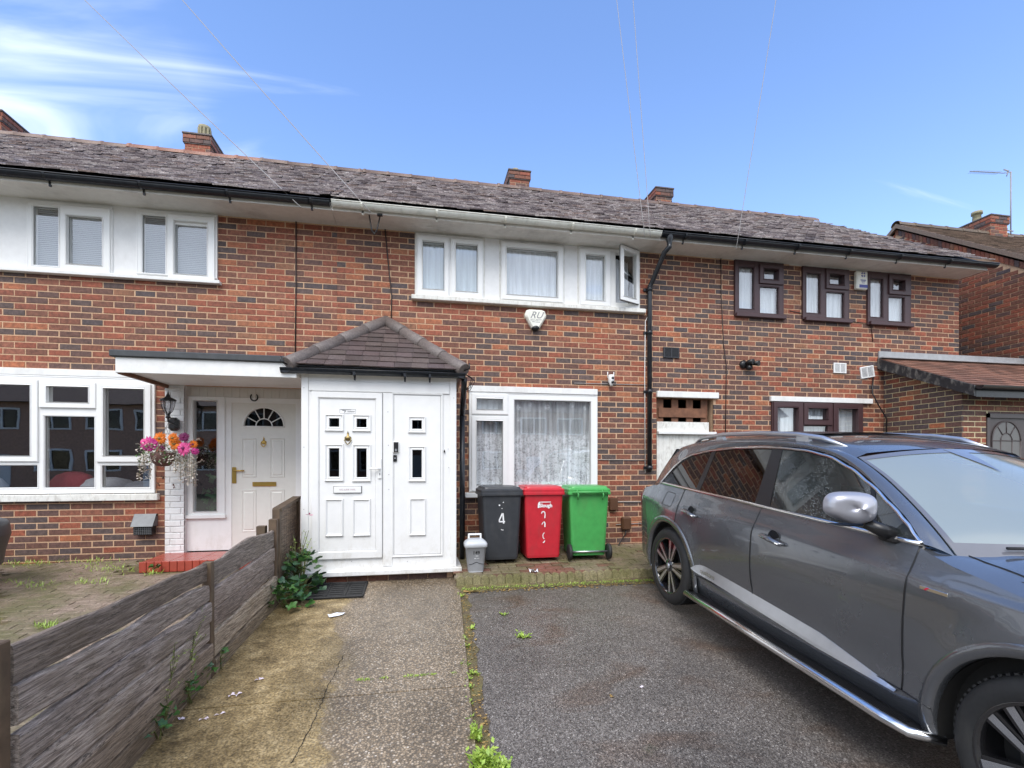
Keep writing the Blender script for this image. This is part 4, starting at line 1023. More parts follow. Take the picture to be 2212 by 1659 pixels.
# frames of the front
zs, zt_ = pz_sill+.001, pz_top
lf = GP(674,846,1209,826); lf_g = [GP(712,904,922,733), GP(771,905,923,792), GP(712,968.7,1030,733), GP(771,969,1031,792)]
rg = [GP(890.5,908,926.5,911), GP(891,972,1031.5,911)]
rp = GP(849,851,1201,954)
m = MB(); slab_mb(m, (PX0, PX1, zs, zt_), [lf, rp], YP+.0, YP+.07); pf = obj('front_frame', m, MT['upvc'], po)
m = MB()
r1 = (PX0, PX0+.075, zs, zt_); m.box(PX0-.004, PX0+.07, YP-.012, YP-.0005, zs, zt_, .004); m.box(PX1-.07, PX1+.004, YP-.012, YP-.0005, zs, zt_, .004)
tb = GP(667,822,844,975); m.box(PX0+.075, PX1-.075, YP-.016, YP-.0005, tb[2], tb[3], .005); mu = GP(827,848,1209,847.5); m.box(mu[0], mu[1], YP-.012, YP-.0005, zs+.03, tb[2]-.003, .005)
obj('frame_trim', m, MT['upvc'], pf)
for Xs in (PX0, PX1):                          # side walls of the porch: frame, glass, board
    m = MB(); e = -1 if Xs == PX0 else 1; a, b = (Xs, Xs+.06) if Xs == PX0 else (Xs-.06, Xs)
    m.box(a, b, YP+.0705, -.001, zs, zs+.75); m.box(a, b, YP+.0705, -.001, zt_-.12, zt_); m.box(a, b, YP+.0705, YP+.16, zs+.75, zt_-.12); m.box(a, b, -.09, -.001, zs+.75, zt_-.12)
    sf = obj('side_frame', m, MT['upvc'], po); m = MB(); m.box((a+b)/2-.004, (a+b)/2+.004, YP+.16, -.09, zs+.75, zt_-.12); obj('side_pane', m, MT['glass'], sf)
m = MB(); m.box(PX0+.07, PX1-.07, YP+.5, YP+.52, zs, zt_-.01); obj('inner_screen', m, MT['dark_void'], po)
# door leaf
sashr = lf; inn = GP(690.5,861,1191,811)
m = MB(); slab_mb(m, inn, lf_g, YP-.012, YP+.03); dr = obj('front_door', m, MT['upvc'], po); dr['label'] = 'white panelled front door'
m = MB(); rings_mb(m, [(sashr,YP+.0),(sashr,YP-.026),(ins(sashr,.006),YP-.03),(ins(inn,-.014),YP-.03),(ins(inn,-.004),YP-.018),(inn,YP-.013)]); obj('door_sash', m, MT['upvc'], dr)
m = MB(); slab_mb(m, rp, rg, YP-.006, YP+.03); rings_mb(m, [(rp,YP-.0),(rp,YP-.016),(ins(rp,-.01),YP-.018),(ins(rp,-.016),YP-.006)]); sp_ = obj('side_panel', m, MT['upvc'], po)
def mould(r, par, y, glassr=None):
    m = MB(); L = [(r,y-.0005),(ins(r,.003),y-.018),(ins(r,.010),y-.022),(ins(r,.026),y-.004)]
    if glassr: L += [(ins(glassr,-.008),y-.012),(ins(glassr,-.003),y-.010),(glassr,y+.012)]
    rings_mb(m, L)
    if not glassr: i2 = ins(r,.026); m.quad((i2[0],y-.004,i2[2]),(i2[1],y-.004,i2[2]),(i2[1],y-.004,i2[3]),(i2[0],y-.004,i2[3]))
    return obj('panel_moulding', m, MT['upvc'], par)
def grow(r, a, b): return (r[0]-a, r[1]+a, r[2]-b, r[3]+b)
def seal(r, y, par, o=.0045):
    m = MB(); rings_mb(m, [(ins(r,-o), y), (ins(r, .001), y)]); obj('seal', m, MT['grey_ink'], par)
seal(lf, YP-.0008, pf); seal(inn, YP-.0138, dr, .003); seal(rp, YP-.0008, pf, .004); seal(ins(rp,-.010+.022), YP-.0068, sp_, .003)
for g in lf_g: mould(grow(g,.050,.050), dr, YP-.012, g); m = MB(); m.box(g[0],g[1],YP+.004,YP+.008,g[2],g[3]); obj('pane', m, MT['glass_dark'], dr)
for g in rg: mould(grow(g,.046,.048), sp_, YP-.006, g); m = MB(); m.box(g[0],g[1],YP+.008,YP+.012,g[2],g[3]); obj('pane', m, MT['glass_dark'], sp_)
mould(GP(703,1077,1159,742), dr, YP-.012); mould(GP(762,1077,1158,801), dr, YP-.012); mould(GP(884,1076,1157,920), sp_, YP-.006)
r = GP(722,1051,1064.5,781); m = MB(); m.box(r[0]-.006, r[1]+.006, YP-.0125-.003, YP-.0125, r[2]-.006, r[3]+.004); lb0 = obj('letterbox_surround', m, MT['black'], dr)
m = MB(); m.box(r[0], r[1], YP-.034, YP-.016, r[2], r[3], .003); lb = obj('letterbox', m, MT['white_plastic'], dr)
m = MB(); put_text(m, 'NO JUNK MAIL', .026, (r[0]+r[1])/2, YP-.0345, (r[2]+r[3])/2); obj('lettering', m, MT['pink_ink'], dr)
kx, kz = wall(752, 946, dP); knocker(kx, YP-.012, kz, 1.05, 'aged_brass', dr)
r = GP(817.5,990,1034,824.5); m = MB(); m.box(r[0], r[1], YP-.046, YP-.030, r[2], r[3], .006); zz = wall(820,1012,dP)[1]
m.tube([((r[0]+r[1])/2,YP-.04,zz),((r[0]+r[1])/2,YP-.07,zz),(wx(799,dP),YP-.07,zz)], .010, 8); obj('door_handle', m, MT['white_plastic'], dr)
m = MB(); m.box((r[0]+r[1])/2-.004, (r[0]+r[1])/2+.004, YP-.048, YP-.0455, zz-.075, zz-.05); obj('keyhole', m, MT['black'], dr)
# sticker above the small panes: grey box outline, a dark tick mark and a word that cannot be read
r = GP(734,884,893.5,769); m = MB(); rings_mb(m, [(r,YP-.0125),(r,YP-.0135),(ins(r,.003),YP-.0135)]); x_, z_ = r[0], (r[2]+r[3])/2
strokes(m, [(x_+.03,z_+.012),(x_+.065,z_+.008),(x_+.05,z_-.012)], .007, YP-.0136)
for q in range(6): a = x_+.085+q*.013; strokes(m, [(a,z_-.008),(a+.004,z_+.004),(a+.008,z_-.006),(a+.011,z_+.003)], .003, YP-.0136)
m.box(r[0]+.01, r[1]-.05, YP-.0138, YP-.0134, r[3]-.008, r[3]-.004); obj('sticker_print', m, MT['grey_ink'], dr)
# doorbells
r = GP(849.5,954,978,862); m = MB(); m.box(r[0],r[1],YP-.034,YP-.0065,r[2],r[3],.006); bl = tag(obj('doorbell', m, MT['white_plastic'], loc=(r[0],YP,r[2])), 'larger black video doorbell beside the white porch door', 'doorbell')
q = ins(r,.006); m = MB(); m.box(q[0],q[1],YP-.038,YP-.0345,q[2],q[3],.003); obj('bell_face', m, MT['black'], bl)
m = MB(); m.lathe([(.013,0),(.013,-.003),(.009,-.003),(.009,0)], ((r[0]+r[1])/2,YP-.038,r[2]+.03), 14, 'y'); obj('bell_button', m, MT['silver'], bl)
r = GP(849.5,983,997,857.5); m = MB(); m.box(r[0],r[1],YP-.024,YP-.0065,r[2],r[3],.005); b2 = tag(obj('doorbell', m, MT['black'], loc=(r[0],YP,r[2])), 'smaller black bell push below the video doorbell on the porch', 'doorbell')
m = MB(); m.lathe([(.007,0),(.007,-.003),(.0,-.003)], ((r[0]+r[1])/2,YP-.024,(r[2]+r[3])/2), 10, 'y'); obj('bell_button', m, MT['silver'], b2)
x_, z_ = wall(960,975,dP); m = MB(); m.lathe([(.001,.02),(.006,.012),(.010,-.012),(.0,-.014)], (x_,YP-.013,z_), 8); obj('vent_cap', m, MT['black'], pf)
m = MB()
for px, py in ((1133+0,0),): pass
for px, py in ((657,838),(657,966),(657,1100),(838,890),(839,962),(840,1025),(840,1057),(968,970),(969,1010),(980,860),(661,1150),(880,1212),(760,1212),(700,834),(930,834)):
    x_, z_ = wall(px, py, dP); m.lathe([(.0045,0),(.004,-.003),(.0,-.004)], (x_,YP-.0125,z_), 7, 'y')
stuff(obj('screw_heads', m, MT['grey_ink'], pf))
# eaves, gutter and roof of the porch
OV = .13; ez = wall(830,801,dP-OV)[1]+.025; apx = wall(838,699,D)
AX, AZ = (PX0+PX1)/2, 2.985
m = MB(); m.box(PX0-.05, PX1+.05, YP-.05, -.002, pz_top-.002, pz_top+.085, .004); fb = obj('fascia', m, MT['upvc'], po)
def pgut(P, nm='gutter'):
    g = MB(); g.tube(P, .044, 10); return obj(nm, g, MT['black_gutter'], po)
gzp = ez-.03
m = MB()
prof = [(.05*math.cos(math.pi*(1+k/8)), .05*math.sin(math.pi*(1+k/8))) for k in range(9)]
x0g, x1g = PX0-.19, PX1+.10
A = m.pts([(x0g, YP-.10+p, gzp+q) for p, q in prof]); B = m.pts([(x1g, YP-.10+p, gzp+q) for p, q in prof])
for k in range(8): m.face([A[k],A[k+1],B[k+1],B[k]], True)
m.face(A); m.face(B); m.tube([(x0g,YP-.15,gzp),(x1g,YP-.15,gzp)], .006, 6)
for Xg in (x0g+.05, x1g-.05):
    A = m.pts([(Xg+p, YP-.14, gzp+q) for p, q in prof]); B = m.pts([(Xg+p, -.02, gzp+q) for p, q in prof])
    for k in range(8): m.face([A[k],A[k+1],B[k+1],B[k]], True)
    m.face(A); m.face(B)
g_ = obj('gutter', m, MT['black_gutter'], po)
for xx in (wx(875,dP), wx(768,dP), wx(928,dP)):
    m = MB(); m.box(xx-.012, xx+.012, YP-.155, YP-.045, gzp-.058, gzp-.02); m.box(xx-.01,xx+.01,YP-.07,YP-.052,gzp-.10,gzp-.03); obj('gutter_bracket', m, MT['black_gutter'], g_)
m = MB(); xd = PX1+.10; m.tube([(xd,YP-.10+.12,gzp-.02),(xd,YP+.06,gzp-.10),(xd+.01,YP+.30,gzp-.28),(xd+.01,YP+.42,gzp-.42)], .034, 10); m.tube([(xd+.01,YP+.42,gzp-.40),(xd+.01,YP+.42,-.05)], .034, 10); obj('downpipe', m, MT['black_gutter'], po)
m = MB()
for k in range(3): m.tube([(xd+.0,YP+.02,gzp+.03),(xd+.08+.02*k,YP-.03,gzp-.02-.02*k),(xd+.07,YP+.05,gzp-.10-.03*k),(xd+.02,YP+.12,gzp-.14)], .005, 6)
obj('cable', m, MT['black'], po)
ex0, ex1, eyf = PX0-.12, PX1+.085, YP-OV
m = MB(); m.poly([(ex0,eyf,ez),(ex1,eyf,ez),(AX,-.0,AZ)]); m.poly([(ex0,eyf,ez),(AX,0,AZ),(ex0,0,ez)]); m.poly([(ex1,eyf,ez),(ex1,0,ez),(AX,0,AZ)]); m.poly([(ex0,eyf,ez),(ex0,0,ez),(ex1,0,ez),(ex1,eyf,ez)])
pr = obj('roof', m, MT['felt'], po)
# front slope: rows of tiles between the two hips
nrow = 10; e0 = Vector((0, eyf, ez)); up = Vector((0, -eyf, AZ-ez)); L = up.length; nrm = Vector((0, -(AZ-ez), -eyf)).normalized()
for k in range(nrow):
    f0, f1 = k/nrow, min((k+1.25)/nrow, 1.0); a0 = ex0+(AX-ex0)*f0; a1 = ex1+(AX-ex1)*f0; x = a0+.01-(0.08 if k % 2 else 0); w_ = .185
    while x < a1-.02:
        l, r_ = max(x, a0+.01), min(x+w_-.003, a1-.01); x += w_
        if r_-l < .03: continue
        q = MB(); kk = rnd.uniform(.75,1.2); q.cur = (kk, kk*rnd.uniform(.93,1), kk*rnd.uniform(.93,1))
        lf_ = .012+rnd.uniform(0,.006); li, ri2 = max(l, ex0+(AX-ex0)*f1), min(r_, ex1+(AX-ex1)*f1)
        if ri2-li < .01: li = ri2 = (l+r_)/2
        b0, b1 = e0+up*f0, e0+up*f1
        lo = [Vector((l,b0.y,b0.z))+nrm*lf_, Vector((r_,b0.y,b0.z))+nrm*(lf_+rnd.uniform(-.004,.004)), Vector((ri2,b1.y,b1.z))+nrm*.002, Vector((li,b1.y,b1.z))+nrm*.002]
        hi = [v+nrm*.014 for v in lo]; I = q.pts(lo); J = q.pts(hi); q.face(J)
        for e in range(4): q.face([I[e], I[(e+1)%4], J[(e+1)%4], J[e]])
        obj('roof_tile', q, MT['tile_slate'], pr)
for sgn, ex in ((0, ex0), (1, ex1)):            # flanks
    q = MB()
    for k in range(nrow):
        f0, f1 = k/nrow, (k+1)/nrow; kk = rnd.uniform(.8,1.1); q.cur = (kk,kk,kk)
        X_ = lambda f: ex+(AX-ex)*f; Z_ = lambda f: ez+(AZ-ez)*f; Yf_ = lambda f: eyf*(1-f)
        o = -.012 if sgn == 0 else .012
        q.quad((X_(f0)+o,Yf_(f0),Z_(f0)+.025),(X_(f0)+o,0,Z_(f0)+.025),(X_(f1),0,Z_(f1)+.008),(X_(f1),Yf_(f1),Z_(f1)+.008)); q.quad((X_(f0)+o,Yf_(f0),Z_(f0)+.025),(X_(f0)+o,0,Z_(f0)+.025),(X_(f0)+o,0,Z_(f0)+.005),(X_(f0)+o,Yf_(f0),Z_(f0)+.005))
    stuff(obj('side_tiles', q, MT['tile_slate'], pr))
for ex in (ex0, ex1):                           # hip tiles
    a, b = Vector((ex,eyf,ez+.01)), Vector((AX,-.03,AZ+.01)); d_ = (b-a); n_ = 4
    for k in range(n_):
        q = MB(); kk = rnd.uniform(.9,1.15); q.cur = (kk,kk,kk); p0, p1 = a+d_*(k/n_), a+d_*((k+1.06)/n_)
        q.tube([p0, p0+(p1-p0)*.02, p1], [.078,.085,.074], 12, cap=True); obj('ridge_tile', q, MT['ridge_grey'], pr)
    q = MB(); sg = -1 if ex == ex0 else 1; q.tube([(ex,eyf,ez+.01),(ex+sg*.06,eyf-.03,ez+.03),(ex+sg*.055,eyf-.03,ez+.09)], .008, 6); obj('hip_iron', q, MT['black'], pr)

# ------------------------------------------------------------------ brown lean-to at the right end
LX = wx(1908); LYF = side(2078, 1000, LX)[0]
lh = thing('lean_to', 'small brick lean-to with brown tiled roof and dark arched glazed door', 'outbuilding', (LX,LYF,0))
zw_t = side(1908,770,LX-.06)[1]; ze = wall(2150,846,LYF+D-.1)[1]
LZT = wall(1905,772)[1]-.04; 
m = MB(); m.prism([(-.001,-.3),(-.001,LZT-.10),(LYF+.009,ze-.02),(LYF+.009,-.3)], LX+.006, LX+.10, 'x'); sw = obj('side_wall', m, MT['mortar_pale'], lh)
zline = lambda y: LZT-.10+(ze-.02-(LZT-.10))*(y/LYF)
f = []; rows = int((LZT+.3)/.075)
cnt = 0; restm = MB(); mes = {}
for rw in range(-2, 36):
    za, zb = rw*.075+.005, rw*.075+.070; a = -.112 if rw % 2 else 0
    t = LYF+a
    while t < -.01:
        l, r_ = max(t+.005, LYF), min(t+.22, -.003); t += .225
        if r_-l < .03 or zb > min(zline(l), zline(r_))+.10: continue
        c = pick(W_YARD); full = abs((r_-l)-.215) < 1e-6
        if full:
            if c not in mes: q = MB(); q.cur = PAL[c]; brick_mb(q, -.1075, .1075, -.0325, .0325, .007, lambda a_, d_, z: (-d_, a_, z)); mes[c] = mesh_of('brick', q, MT['brick'])
            inst('brick', mes[c], sw, (LX+.006, (l+r_)/2, (za+zb)/2))
        else: restm.cur = PAL[c]; brick_mb(restm, l, r_, za, zb, .007, leftface(LX+.006))
obj('cut_bricks', restm, MT['brick'], sw)
dF = D+LYF; rD = rect(2131, 893, 1150, 2240, dF); rDh = (rD[0]-.0, rD[1]+.2, -.3, rD[3])
m = MB(); slab_mb(m, (LX+.10, LX+3.0, -.3, ze-.02), [rDh], LYF+.006, LYF+.2); m.box(LX+.007, LX+.0995, LYF+.006, LYF+.0085, -.3, ze-.02); fw = obj('front_wall', m, MT['mortar_pale'], lh)
brickwork(fw, (LX-.0, LX+3.0, -.1, ze-.03), [rDh], front(LYF+.006), [3,3,1,5,6,8,8,5,6,3,10,2,3,6], 120, phase=LX)
m = MB(); m.box(rDh[0], rDh[1], LYF+.02, LYF+.06, rDh[2], rDh[3]); m.box(rDh[0],rDh[0]+.05,LYF-.01,LYF+.02,rDh[2],rDh[3]); m.box(rDh[0],rDh[1],LYF-.01,LYF+.02,rDh[3]-.06,rDh[3]); ld = obj('arched_door', m, MT['brown_door'], lh)
cx_, cz_ = wall(2176, 952, dF); rr = abs(wx(2176,dF)-wx(2145,dF))
m = MB(); arc = [(cx_+rr*math.cos(math.pi*k/16), cz_+rr*1.08*math.sin(math.pi*k/16)) for k in range(17)]; P = arc+[(cx_-rr, cz_-.5),(cx_+rr, cz_-.5)]
m.prism(P, LYF+.012, LYF+.019); obj('arched_pane', m, simple('obscured_glass', (.13,.125,.12), .3, var=.15, sc=80), ld)
m = MB(); m.tube([(x, LYF+.012, z) for x, z in P+[P[0]]], .012, 6)
for a in (50, 90, 130): m.tube([(cx_+.4*rr*math.cos(R(a)),LYF+.01,cz_+.4*rr*math.sin(R(a))),(cx_+rr*math.cos(R(a)),LYF+.01,cz_+rr*1.08*math.sin(R(a)))], .007, 6)
m.tube([(cx_+.4*rr*math.cos(math.pi*k/10),LYF+.01,cz_+.42*rr*math.sin(math.pi*k/10)) for k in range(11)], .007, 6); m.tube([(cx_-rr,LYF+.01,cz_),(cx_+rr,LYF+.01,cz_)], .007, 6)
for a in (-.4,.4): m.tube([(cx_+a*rr,LYF+.01,cz_),(cx_+a*rr,LYF+.01,cz_-.5)], .007, 6)
obj('glazing_bar', m, MT['brown_door'], ld)
# its roof
RX0, RX1 = LX-.09, LX+3.1; ry0, ry1 = LYF-.22, -.01; rz0, rz1 = ze+.04, LZT
m = MB(); m.quad((RX0,ry0,rz0),(RX1,ry0,rz0),(RX1,ry1,rz1),(RX0,ry1,rz1)); lr = obj('roof', m, MT['felt'], lh)
tl = MB(); nr = 13; ex_ = []
dv = Vector((0, ry1-ry0, rz1-rz0)); nv = Vector((0, -(rz1-rz0), ry1-ry0)).normalized()
tms = {}
for k in range(nr):
    x = RX0+.0-(.08 if k % 2 else 0)
    while x < RX1:
        l, r_ = max(x, RX0), min(x+.163, RX1); x += .166
        if r_-l < .04: continue
        p0 = Vector((0,ry0,rz0))+dv*(k/nr); p1 = Vector((0,ry0,rz0))+dv*min((k+1.3)/nr,1)
        full = r_-l > .16; kk = rnd.choice([.7,.85,1,1.15,1.35])
        if full and k < 12 and l < LX+2.2:
            if (kk,k==0) not in tms:
                q = MB(); q.cur = (kk,kk*.97,kk*.95); w2 = (r_-l)/2; d_ = p1-p0
                lo = [nv*.014+Vector((-w2,0,0)), nv*.014+Vector((w2,0,0)), d_+nv*.001+Vector((w2,0,0)), d_+nv*.001+Vector((-w2,0,0))]; hi = [v+nv*.013 for v in lo]; I = q.pts(lo); J = q.pts(hi); q.face(J)
                for e in range(4): q.face([I[e],I[(e+1)%4],J[(e+1)%4],J[e]])
                tms[(kk,k==0)] = mesh_of('roof_tile', q, MT['tile_brown'])
            inst('roof_tile', tms[(kk,k==0)], lr, ((l+r_)/2, p0.y, p0.z))
        else:
            tl.cur = (kk,kk,kk); lo = [Vector((l,p0.y,p0.z))+nv*.014, Vector((r_,p0.y,p0.z))+nv*.014, Vector((r_,p1.y,p1.z))+nv*.001, Vector((l,p1.y,p1.z))+nv*.001]; hi = [v+nv*.013 for v in lo]; I = tl.pts(lo); J = tl.pts(hi); tl.face(J)
            for e in range(4): tl.face([I[e],I[(e+1)%4],J[(e+1)%4],J[e]])
obj('cut_tiles', tl, MT['tile_brown'], lr)
m = MB(); m.prism([(ry0-.02,rz0-.13),(ry0-.02,rz0+.01),(ry1,rz1+.01),(ry1,rz1-.15)], RX0-.035, RX0-.004, 'x'); obj('bargeboard', m, simple('flaking_black_paint', (.02,.022,.026), .45, var=.3, dirt=(.42,.40,.36), dsc=14), lr)
m = MB(); m.quad((RX0,ry0,rz0-.12),(LX,ry0,rz0-.12),(LX,ry1,rz1-.13),(RX0,ry1,rz1-.13)); obj('verge_soffit', m, MT['black_gutter'], lr)
m = MB(); m.box(RX0, RX1, ry0-.02, ry0, rz0-.14, rz0); obj('fascia', m, MT['black_gutter'], lr)
m = MB(); A = m.pts([(RX0-.02, ry0-.075+p, rz0-.0+q) for p, q in prof]); B = m.pts([(RX1, ry0-.075+p, rz0+q) for p, q in prof])
for k in range(8): m.face([A[k],A[k+1],B[k+1],B[k]], True)
m.face(A); m.face(B); obj('gutter', m, MT['black_gutter'], lr)
m = MB(); m.box(RX0-.02, RX1, -.10, -.008, rz1+.012, rz1+.035, .004); m.box(RX0-.02, RX1, -.03, -.007, rz1+.03, rz1+.13); obj('lead_flashing', m, MT['galv'], lr)

# ------------------------------------------------------------------ taller house beyond, side on
NX = 10.2; ny, nz_ = 2.22, 6.285; npt = .71; nye = -1.2; nze = nz_-(ny-nye)*npt
nb = thing('neighbouring_house', 'separate brick house at the far right, side gable facing the row, aerial on its chimney', 'house', (NX,ny,0))
m = MB(); m.prism([(nye+.25,-.6),(nye+.25,nze-.1),(ny,nz_-.10),(2*ny-nye-.25,nze-.1),(2*ny-nye-.25,-.6)], NX+.006, NX+9, 'x'); gw = obj('gable_wall', m, MT['mortar'], nb)
for o in [gw]: pass
f = MB(); items = []
for rw in range(-8, 90):
    za, zb = rw*.075+.005, rw*.075+.070; t = nye+.25-(.112 if rw % 2 else 0)
    while t < 6.5:
        l, r_ = max(t+.005, nye+.25), t+.22; t += .225
        lim = nz_-.10-abs(((l+r_)/2)-ny)*npt
        if r_-l < .05 or zb > lim-.13: continue
        v, Z = on_screen((NX, (l+r_)/2, za)); items.append((Z if v else 99+Z, l, r_, za, zb, r_-l > .214))
items.sort(); mes = {}; n_i = 0
for Z, l, r_, za, zb, full in items:
    c = pick([5,5,3,9,10,14,14,12,8,6,8,2,2,1])
    if full and n_i < 300 and Z < 99 and l < 2.5 and za > 2.0:
        if c not in mes: q = MB(); q.cur = PAL[c]; brick_mb(q, -.1075, .1075, -.0325, .0325, .007, lambda a_, d_, z: (-d_, a_, z)); mes[c] = mesh_of('brick', q, MT['brick'])
        inst('brick', mes[c], gw, (NX+.006, (l+r_)/2, (za+zb)/2)); n_i += 1
    else: f.cur = PAL[c]; brick_mb(f, l, r_, za, zb, .007, leftface(NX+.006))
stuff(obj('bricks', f, MT['brick'], gw))
vb = MB()                                      # brick-on-edge course under the verge
t = nye+.27
while t < 2*ny-nye-.3:
    zt2 = nz_-.10-abs(t-ny)*npt; vb.cur = PAL[pick([1,1,1,3,5,8,10,12,9,8,8,6,6,4])]; sgn = 1 if t < ny else -1
    P4 = [(t, zt2-.115), (t+.066, zt2-.115+.066*npt*sgn), (t+.066, zt2+.066*npt*sgn-.004), (t, zt2-.004)]
    vb.prism(P4, NX-.012, NX+.05, 'x'); t += .075
stuff(obj('verge_bricks', vb, MT['brick'], gw))
m = MB(); m.quad((NX-.06,nye,nze),(NX+9.2,nye,nze),(NX+9.2,ny,nz_),(NX-.06,ny,nz_)); m.quad((NX-.06,2*ny-nye,nze),(NX+9.2,2*ny-nye,nze),(NX+9.2,ny,nz_),(NX-.06,ny,nz_)); nr_ = obj('roof', m, MT['felt'], nb)
m = MB(); m.prism([(nye,nze-.06),(nye,nze+.02),(ny,nz_+.03),(ny,nz_-.06)], NX-.07, NX-.02, 'x'); m.prism([(2*ny-nye,nze-.06),(2*ny-nye,nze+.02),(ny,nz_+.03),(ny,nz_-.06)], NX-.07, NX-.02, 'x'); obj('verge', m, MT['tile_grey'], nr_)
q = MB(); dv = Vector((0, ny-nye, nz_-nze)); nv = Vector((0, -npt, 1)).normalized(); nr = 40
for k in range(nr):
    x = NX-.06-(.08 if k % 2 else 0)
    while x < NX+7:
        l, r_ = max(x, NX-.06), x+.163; x += .166; p0 = Vector((0,nye,nze))+dv*(k/nr); p1 = Vector((0,nye,nze))+dv*min((k+1.3)/nr,1); kk = rnd.uniform(.6,1.4); q.cur = (kk,kk,kk)
        lo = [Vector((l,p0.y,p0.z))+nv*.016, Vector((r_,p0.y,p0.z))+nv*(.016+rnd.uniform(0,.01)), Vector((r_,p1.y,p1.z))+nv*.001, Vector((l,p1.y,p1.z))+nv*.001]; hi = [v+nv*.013 for v in lo]; I = q.pts(lo); J = q.pts(hi); q.face(J)
        for e in range(4): q.face([I[e],I[(e+1)%4],J[(e+1)%4],J[e]])
stuff(obj('roof_tiles', q, MT['tile_grey'], nr_))
x = NX-.08
while x < NX+8:
    q = MB(); kk = rnd.uniform(.6,1); q.cur = (kk,kk,kk*.9); q.lathe([(.105,0),(.11,.02),(.11,.05),(.1,.055),(.1,.42)], (x,ny,nz_-.02), 8, 'x', arc=(0,math.pi)); obj('ridge_tile', q, MT['tile_grey'], nr_); x += .42
cX0, cX1, cY0, cZ = 12.5, 13.05, ny-.15, 6.60
RZs, RZ = RZ, 6.2
ch = chimney(nb, cX0, cX1, cZ, cY0, (12.62, .085, .22, 'cowl'), w=.75)
RZ = RZs
ae = thing('tv_aerial', 'thin television aerial on a tall mast strapped to the far right chimney', 'aerial', (13.12,cY0+.05,6.2)); am = (13.12, cY0+.05)
m = MB(); m.tube([(am[0],am[1],6.15),(am[0],am[1],7.72)], .014, 6); obj('mast', m, MT['wire'], ae)
m = MB(); m.tube([(am[0]+.02,am[1],7.70),(am[0]-.22,am[1],7.66),(am[0]-1.15,am[1],7.60)], .008, 6); 
for k in range(16): xx = am[0]-.35-.05*k; m.tube([(xx,am[1]-.07,7.65-.004*k),(xx,am[1]+.07,7.65-.004*k)], .003, 4)
obj('boom', m, MT['wire'], ae)
m = MB(); m.tube([(am[0]-.30,am[1]-.16,7.60),(am[0]-.12,am[1]+.05,7.78)], .015, 6); m.tube([(am[0]-.12,am[1],7.60),(am[0]-.08,am[1],7.72)], .010, 6); obj('reflector', m, MT['wire'], ae)
for z in (6.25, 6.37): m = MB(); m.box(am[0]-.08,am[0]+.07,am[1]-.01,am[1]+.01,z,z+.02); obj('bracket', m, MT['wire'], ae)

# ------------------------------------------------------------------ things fixed to the walls
# triangular alarm box
r = rect(1132,670,714,1178); xm, w2, h2 = (r[0]+r[1])/2, (r[1]-r[0])/2, r[3]-r[2]
def tri(k, dx=0):
    P = [(-.55,0),(.55,0),(.85,.05),(1.0,.26),(.97,.36),(.42,.86),(.3,.95),(-.3,.95),(-.42,.86),(-.97,.36),(-1.0,.26),(-.85,.05)]
    return [(xm+a*w2*k, r[3]-h2*(.45+(b-.45)*k)) for a, b in P]
al = MB(); A = al.pts([(x,-.002,z) for x, z in tri(1)]); B = al.pts([(x,-.05,z) for x, z in tri(1)]); E_ = al.pts([(x,-.075,z) for x, z in tri(.82)])
for L1, L2 in ((A,B),(B,E_)):
    for q in range(12): al.face([L1[q],L1[(q+1)%12],L2[(q+1)%12],L2[q]])
al.face(E_); ab = tag(obj('alarm_box', al, MT['cream_plastic'], loc=(xm,0,r[2])), 'cream triangular alarm box marked RU under the middle upstairs windows', 'alarm box')
m = MB(); m.lathe([(0.001,-.085),(.04,-.08),(.058,-.05),(.055,-.01),(.05,0)], (xm,0,0), 16, 'y'); m.v = [(a, b, r[2]+.03+c*.6) for a, b, c in m.v]; obj('strobe', m, MT['black'], ab)
m = MB(); put_text(m, 'RU', .13, xm, -.0755, r[3]-h2*.30, shear=.45); put_text(m, 'SECURITY', .036, xm, -.0755, r[3]-h2*.53); m.box(xm-.055, xm-.015, -.0757, -.0752, r[3]-h2*.635, r[3]-h2*.61); m.box(xm-.008, xm+.055, -.0757, -.0752, r[3]-h2*.64, r[3]-h2*.615); obj('lettering', m, MT['grey_ink'], ab)
# tall alarm box
r = rect(1843,588,627,1867); m = MB(); m.box(r[0], r[1], -.07, -.002, r[2], r[3], .015); ab = tag(obj('alarm_box', m, MT['cream_plastic'], loc=(r[0],0,r[2])), 'tall white alarm box with blue base between the brown upstairs windows', 'alarm box')
w_ = r[1]-r[0]; h_ = r[3]-r[2]; q = (r[0]+.06*w_+.02, r[1]-.06*w_, r[2]+.08*h_, r[2]+.25*h_); m = MB(); m.box(q[0]+.01, q[1], -.0735, -.0705, q[2], q[3], .002); obj('blue_band', m, MT['blue_ink'], ab)
m = MB(); xm = (r[0]+r[1])/2+.01; zc_ = r[3]-.2*h_
for a in range(4): m.prism([(xm+.008*(1 if a in (0,3) else -1)+.03*math.cos(R(a*90+t)), zc_+.008*(1 if a < 2 else -1)+.03*math.sin(R(a*90+t))) for t in (5,25,45,65,85)]+[(xm+.008*(1 if a in (0,3) else -1), zc_+.008*(1 if a < 2 else -1))], -.0725, -.0705)
for k, (f0, f1) in enumerate(((.48,.52),(.42,.45),(.33,.355))): m.box(xm-.05+.012*k, xm+.05-.012*k, -.0725, -.0705, r[2]+f0*h_, r[2]+f1*h_)
obj('printed_mark', m, MT['blue_ink'], ab)
